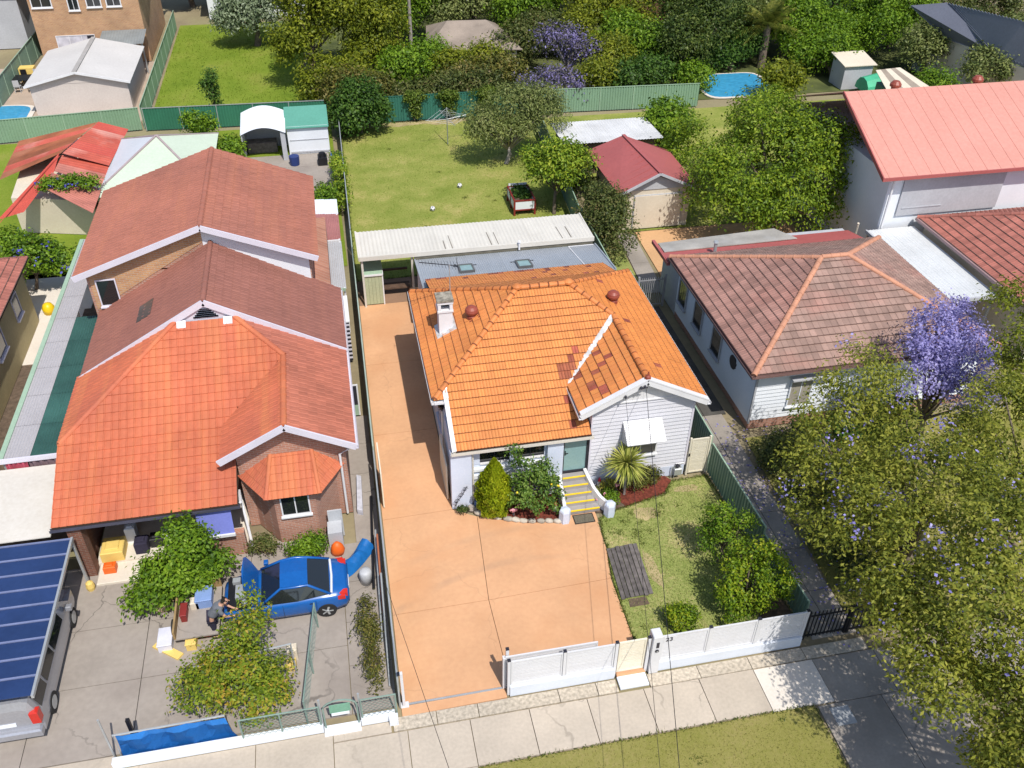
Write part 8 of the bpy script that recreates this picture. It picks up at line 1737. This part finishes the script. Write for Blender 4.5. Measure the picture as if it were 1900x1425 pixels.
mb = MB(); mb.box(CX-.3,CX+.15,CY-.5,CY-.1,.7,1.1); mb.box(CX-.3,CX+.15,CY+.1,CY+.5,.7,1.1); mb.build('seat', BLACK, t)
# silver van
VX, VY = -10.86, 19.35
t = thing('silver_van', (VX,VY,0), 'silver people mover parked under the blue carport roof', 'van')
W = .94; Sv = lambda y, hw, zb, zr, z0=.28: [(VX-hw*.96,VY+y,z0),(VX-hw,VY+y,z0+.2),(VX-hw,VY+y,zb),(VX-hw*.80,VY+y,zr-.08),(VX-hw*.6,VY+y,zr),(VX+hw*.6,VY+y,zr),(VX+hw*.80,VY+y,zr-.08),(VX+hw,VY+y,zb),(VX+hw,VY+y,z0+.2),(VX+hw*.96,VY+y,z0)]
mb = MB(); mb.loft([Sv(-2.5,.82,.95,1.45,.4),Sv(-2.4,.92,1.0,1.7),Sv(-1.6,.94,1.02,1.82),Sv(.6,.94,1.02,1.84),Sv(1.2,.94,1.0,1.68),Sv(1.75,.93,.98,1.1),Sv(2.3,.88,.9,.98),Sv(2.55,.75,.7,.78,.34)]); mb.build('body', SILVER, t, smooth=False)
mb = MB()
for s in (-1,1):
    for ya, yb in ((-2.2,-1.45),(-1.35,-.35),(-.25,.9)):
        q = lambda y, k: (VX+s*(W*(1.0-.20*k)+.012),VY+y,1.06+(1.74-1.06)*k*.85); mb.add([q(ya,.06),q(yb,.06),q(yb,.88),q(ya,.88)], [(0,1,2,3)])
mb.build('side_window', GLASS, t)
mb = MB(); mb.add([(VX-.72,VY-2.49,1.08),(VX+.72,VY-2.49,1.08),(VX+.6,VY-2.44,1.55),(VX-.6,VY-2.44,1.55)], [(0,1,2,3)]); mb.build('rear_window', GLASS, t)
mb = MB(); mb.add([(VX-.78,VY+1.74,1.12),(VX+.78,VY+1.74,1.12),(VX+.66,VY+1.22,1.66),(VX-.66,VY+1.22,1.66)], [(0,1,2,3)]); mb.build('windscreen', GLASS, t)
for y in (-1.55,1.6):
    for s in (-1,1):
        mb = MB(); mb.lathe((VX+s*.86,VY+y,.34), [(.2,-.1),(.32,-.1),(.34,0),(.32,.1),(.2,.1)], 18, axis='x'); wh = mb.build('wheel', RUBBER, t); mb = MB(); mb.lathe((VX+s*.88,VY+y,.34), [(.21,-.085),(.21,.085)], 14, axis='x'); mb.build('rim', GALV, wh)
for s in (-1,1): mb = MB(); mb.cbox(VX+s*.82-.13,VX+s*.82+.11,VY-2.54,VY-2.3,.8,1.28,.03); mb.build('tail_light', REDL, t)
mb = MB(); mb.cbox(VX-.88,VX+.88,VY-2.66,VY-2.45,.36,.62,.05); mb.build('bumper', SILVER, t)
mb = MB(); mb.box(VX-.26,VX+.26,VY-2.53,VY-2.49,.78,.9); mb.build('number_plate', WALLW, t)
for s in (-1,1): mb = MB(); mb.cbox(VX+s*1.05-.1,VX+s*1.05+.1,VY+1.25,VY+1.42,1.05,1.22,.03); mb.build('wing_mirror', SILVER, t)
# ------------------------------------------------------------------ person leaning into the engine bay
def skin_obj(name, pts_, edges, roots, mt, parent, sub=1):
    me = bpy.data.meshes.new(name); bm = bmesh.new(); lay = bm.verts.layers.skin.verify()
    vs = []
    o0 = org(parent)
    for i, (x, y, z, r) in enumerate(pts_):
        v = bm.verts.new((x-o0.x, y-o0.y, z-o0.z)); v[lay].radius = (r, r); v[lay].use_root = i in roots; vs.append(v)
    for a, b in edges: bm.edges.new((vs[a], vs[b]))
    bm.to_mesh(me); bm.free(); o = link(name, me, parent, mt)
    o.modifiers.new('skin', 'SKIN').use_smooth_shade = True
    md = o.modifiers.new('sub', 'SUBSURF'); md.levels = sub; md.render_levels = sub; return o
PX, PY = -5.42, 19.62                            # faces +X, hips over the feet, torso bent forward
t = thing('person', (PX,PY,0), 'person in grey shirt and dark trousers leaning into the open engine bay', 'person')
def W_(f, s, z, r): return (PX+f, PY+s, z, r)     # f forward, s to the left
bod = [W_(0,0,.92,.11), W_(.10,0,1.08,.11), W_(.24,0,1.27,.135), W_(.34,0,1.38,.10), W_(.42,0,1.45,.055), W_(.50,0,1.52,.085), W_(.56,0,1.57,.09), W_(.60,0,1.62,.06),
       W_(.0,.10,.86,.075), W_(.06,.11,.48,.06), W_(-.02,.11,.10,.042), W_(.12,.12,.05,.038), W_(.0,-.10,.86,.075), W_(.02,-.12,.48,.06), W_(-.06,-.12,.10,.042), W_(.09,-.13,.05,.038),
       W_(.33,.19,1.34,.062), W_(.46,.25,1.10,.045), W_(.66,.17,.99,.034), W_(.74,.15,.97,.036), W_(.33,-.19,1.34,.062), W_(.48,-.24,1.10,.045), W_(.68,-.15,.98,.034), W_(.76,-.13,.96,.036)]
edg = [(0,1),(1,2),(2,3),(3,4),(4,5),(5,6),(6,7),(0,8),(8,9),(9,10),(10,11),(0,12),(12,13),(13,14),(14,15),(3,16),(16,17),(17,18),(18,19),(3,20),(20,21),(21,22),(22,23)]
rts = {0}
for base, s in ((19,1),(23,-1)):
    bx = bod[base]
    for k, (dy, L) in enumerate(((-.028,.075),(-.009,.085),(.01,.08),(.028,.065))):
        i = len(bod); bod += [(bx[0],bx[1]+dy*.8,bx[2],.010),(bx[0]+L*.6,bx[1]+dy,bx[2]-.02,.009),(bx[0]+L,bx[1]+dy,bx[2]-.055,.007)]; edg += [(i,i+1),(i+1,i+2)]; rts.add(i)
    i = len(bod); bod += [(bx[0]-.03,bx[1]-s*.02,bx[2],.011),(bx[0]+.01,bx[1]-s*.055,bx[2]-.02,.010),(bx[0]+.04,bx[1]-s*.06,bx[2]-.04,.008)]; edg += [(i,i+1),(i+1,i+2)]; rts.add(i)
body_ = skin_obj('body', bod, edg, rts, SKIN, t, 2)
sh_p = [W_(.0,0,.95,.19), W_(.10,0,1.09,.175), W_(.24,0,1.28,.18), W_(.36,0,1.385,.12), W_(.33,.20,1.345,.085), W_(.41,.24,1.19,.07), W_(.33,-.20,1.345,.085), W_(.42,-.235,1.19,.07)]
skin_obj('shirt', sh_p, [(0,1),(1,2),(2,3),(3,4),(4,5),(3,6),(6,7)], {0}, GREYC, t, 2)
tr_p = [W_(-.01,0,.95,.185), W_(0,.105,.84,.14), W_(.06,.112,.48,.085), W_(-.02,.112,.13,.07), W_(0,-.105,.84,.14), W_(.02,-.122,.48,.085), W_(-.06,-.122,.13,.07)]
skin_obj('trousers', tr_p, [(0,1),(1,2),(2,3),(0,4),(4,5),(5,6)], {0}, NAVY, t, 2)
skin_obj('hair', [W_(.50,0,1.60,.075), W_(.54,0,1.645,.085), W_(.47,0,1.55,.07)], [(0,1),(0,2)], {0}, HAIR, t, 2)
mb = MB()
for s in (-1,1): mb.lathe((PX+.635,PY+s*.035,1.575), [(.012,-.01),(.014,0),(.008,.01)], 8)
mb.build('eye', BLACK, t)
mb = MB(); mb.add([(PX+.63,PY-.018,1.565),(PX+.63,PY+.018,1.565),(PX+.685,PY,1.535),(PX+.645,PY,1.60)],[(0,1,2),(1,3,2),(3,0,2)]); mb.build('nose', SKIN, t)
for s in (-1,1): mb = MB(); mb.lathe((PX+.54,PY+s*.095,1.55), [(.01,-.03),(.025,0),(.01,.03)], 8); mb.build('ear', SKIN, t)
for s, f in ((1,.05),(-1,.02)): mb = MB(); mb.loft([[(PX+f-.13,PY+s*.12-.04,0),(PX+f-.13,PY+s*.12+.04,0),(PX+f-.12,PY+s*.12+.035,.09),(PX+f-.12,PY+s*.12-.035,.09)],[(PX+f,PY+s*.12-.05,0),(PX+f,PY+s*.12+.05,0),(PX+f,PY+s*.12+.04,.10),(PX+f,PY+s*.12-.04,.10)],[(PX+f+.15,PY+s*.125-.035,0),(PX+f+.15,PY+s*.125+.035,0),(PX+f+.14,PY+s*.125+.03,.04),(PX+f+.14,PY+s*.125-.03,.04)]]); mb.build('shoe', BLACK, t, smooth=True)
# ------------------------------------------------------------------ shared group phrases for repeats
GROUPS = {'metal_fence':'green sheet metal fences','front_fence':'white front fence runs','wire_fence':'wire fences of the left yard','bar_gate':'bar gates on the side path','side_roof':'small roofs beside the brick house','side_gate':'side passage gates',
 'small_shed':'small sheds behind the salmon roof','swimming_pool':'backyard swimming pools','pipe':'pipes left along the fence','street_tree':'street trees','mandarin_tree':'mandarin trees on the front lawn','low_shrub':'low shrubs by the entry steps',
 'garden_bush':'bushes in the left back yard','garden_gnome':'garden gnomes','flamingo_ornament':'pink flamingo ornaments','soccer_ball':'soccer balls on the lawn','round_bush':'rounded bushes','gable_shed':None}
cnt = {}
for o in list(SC.objects):
    if o.parent is None: cnt.setdefault(o.name.split('.')[0], []).append(o)
for k, ph in GROUPS.items():
    if ph and len(cnt.get(k, [])) > 1:
        for o in cnt[k]:
            if 'group' not in o: o['group'] = ph
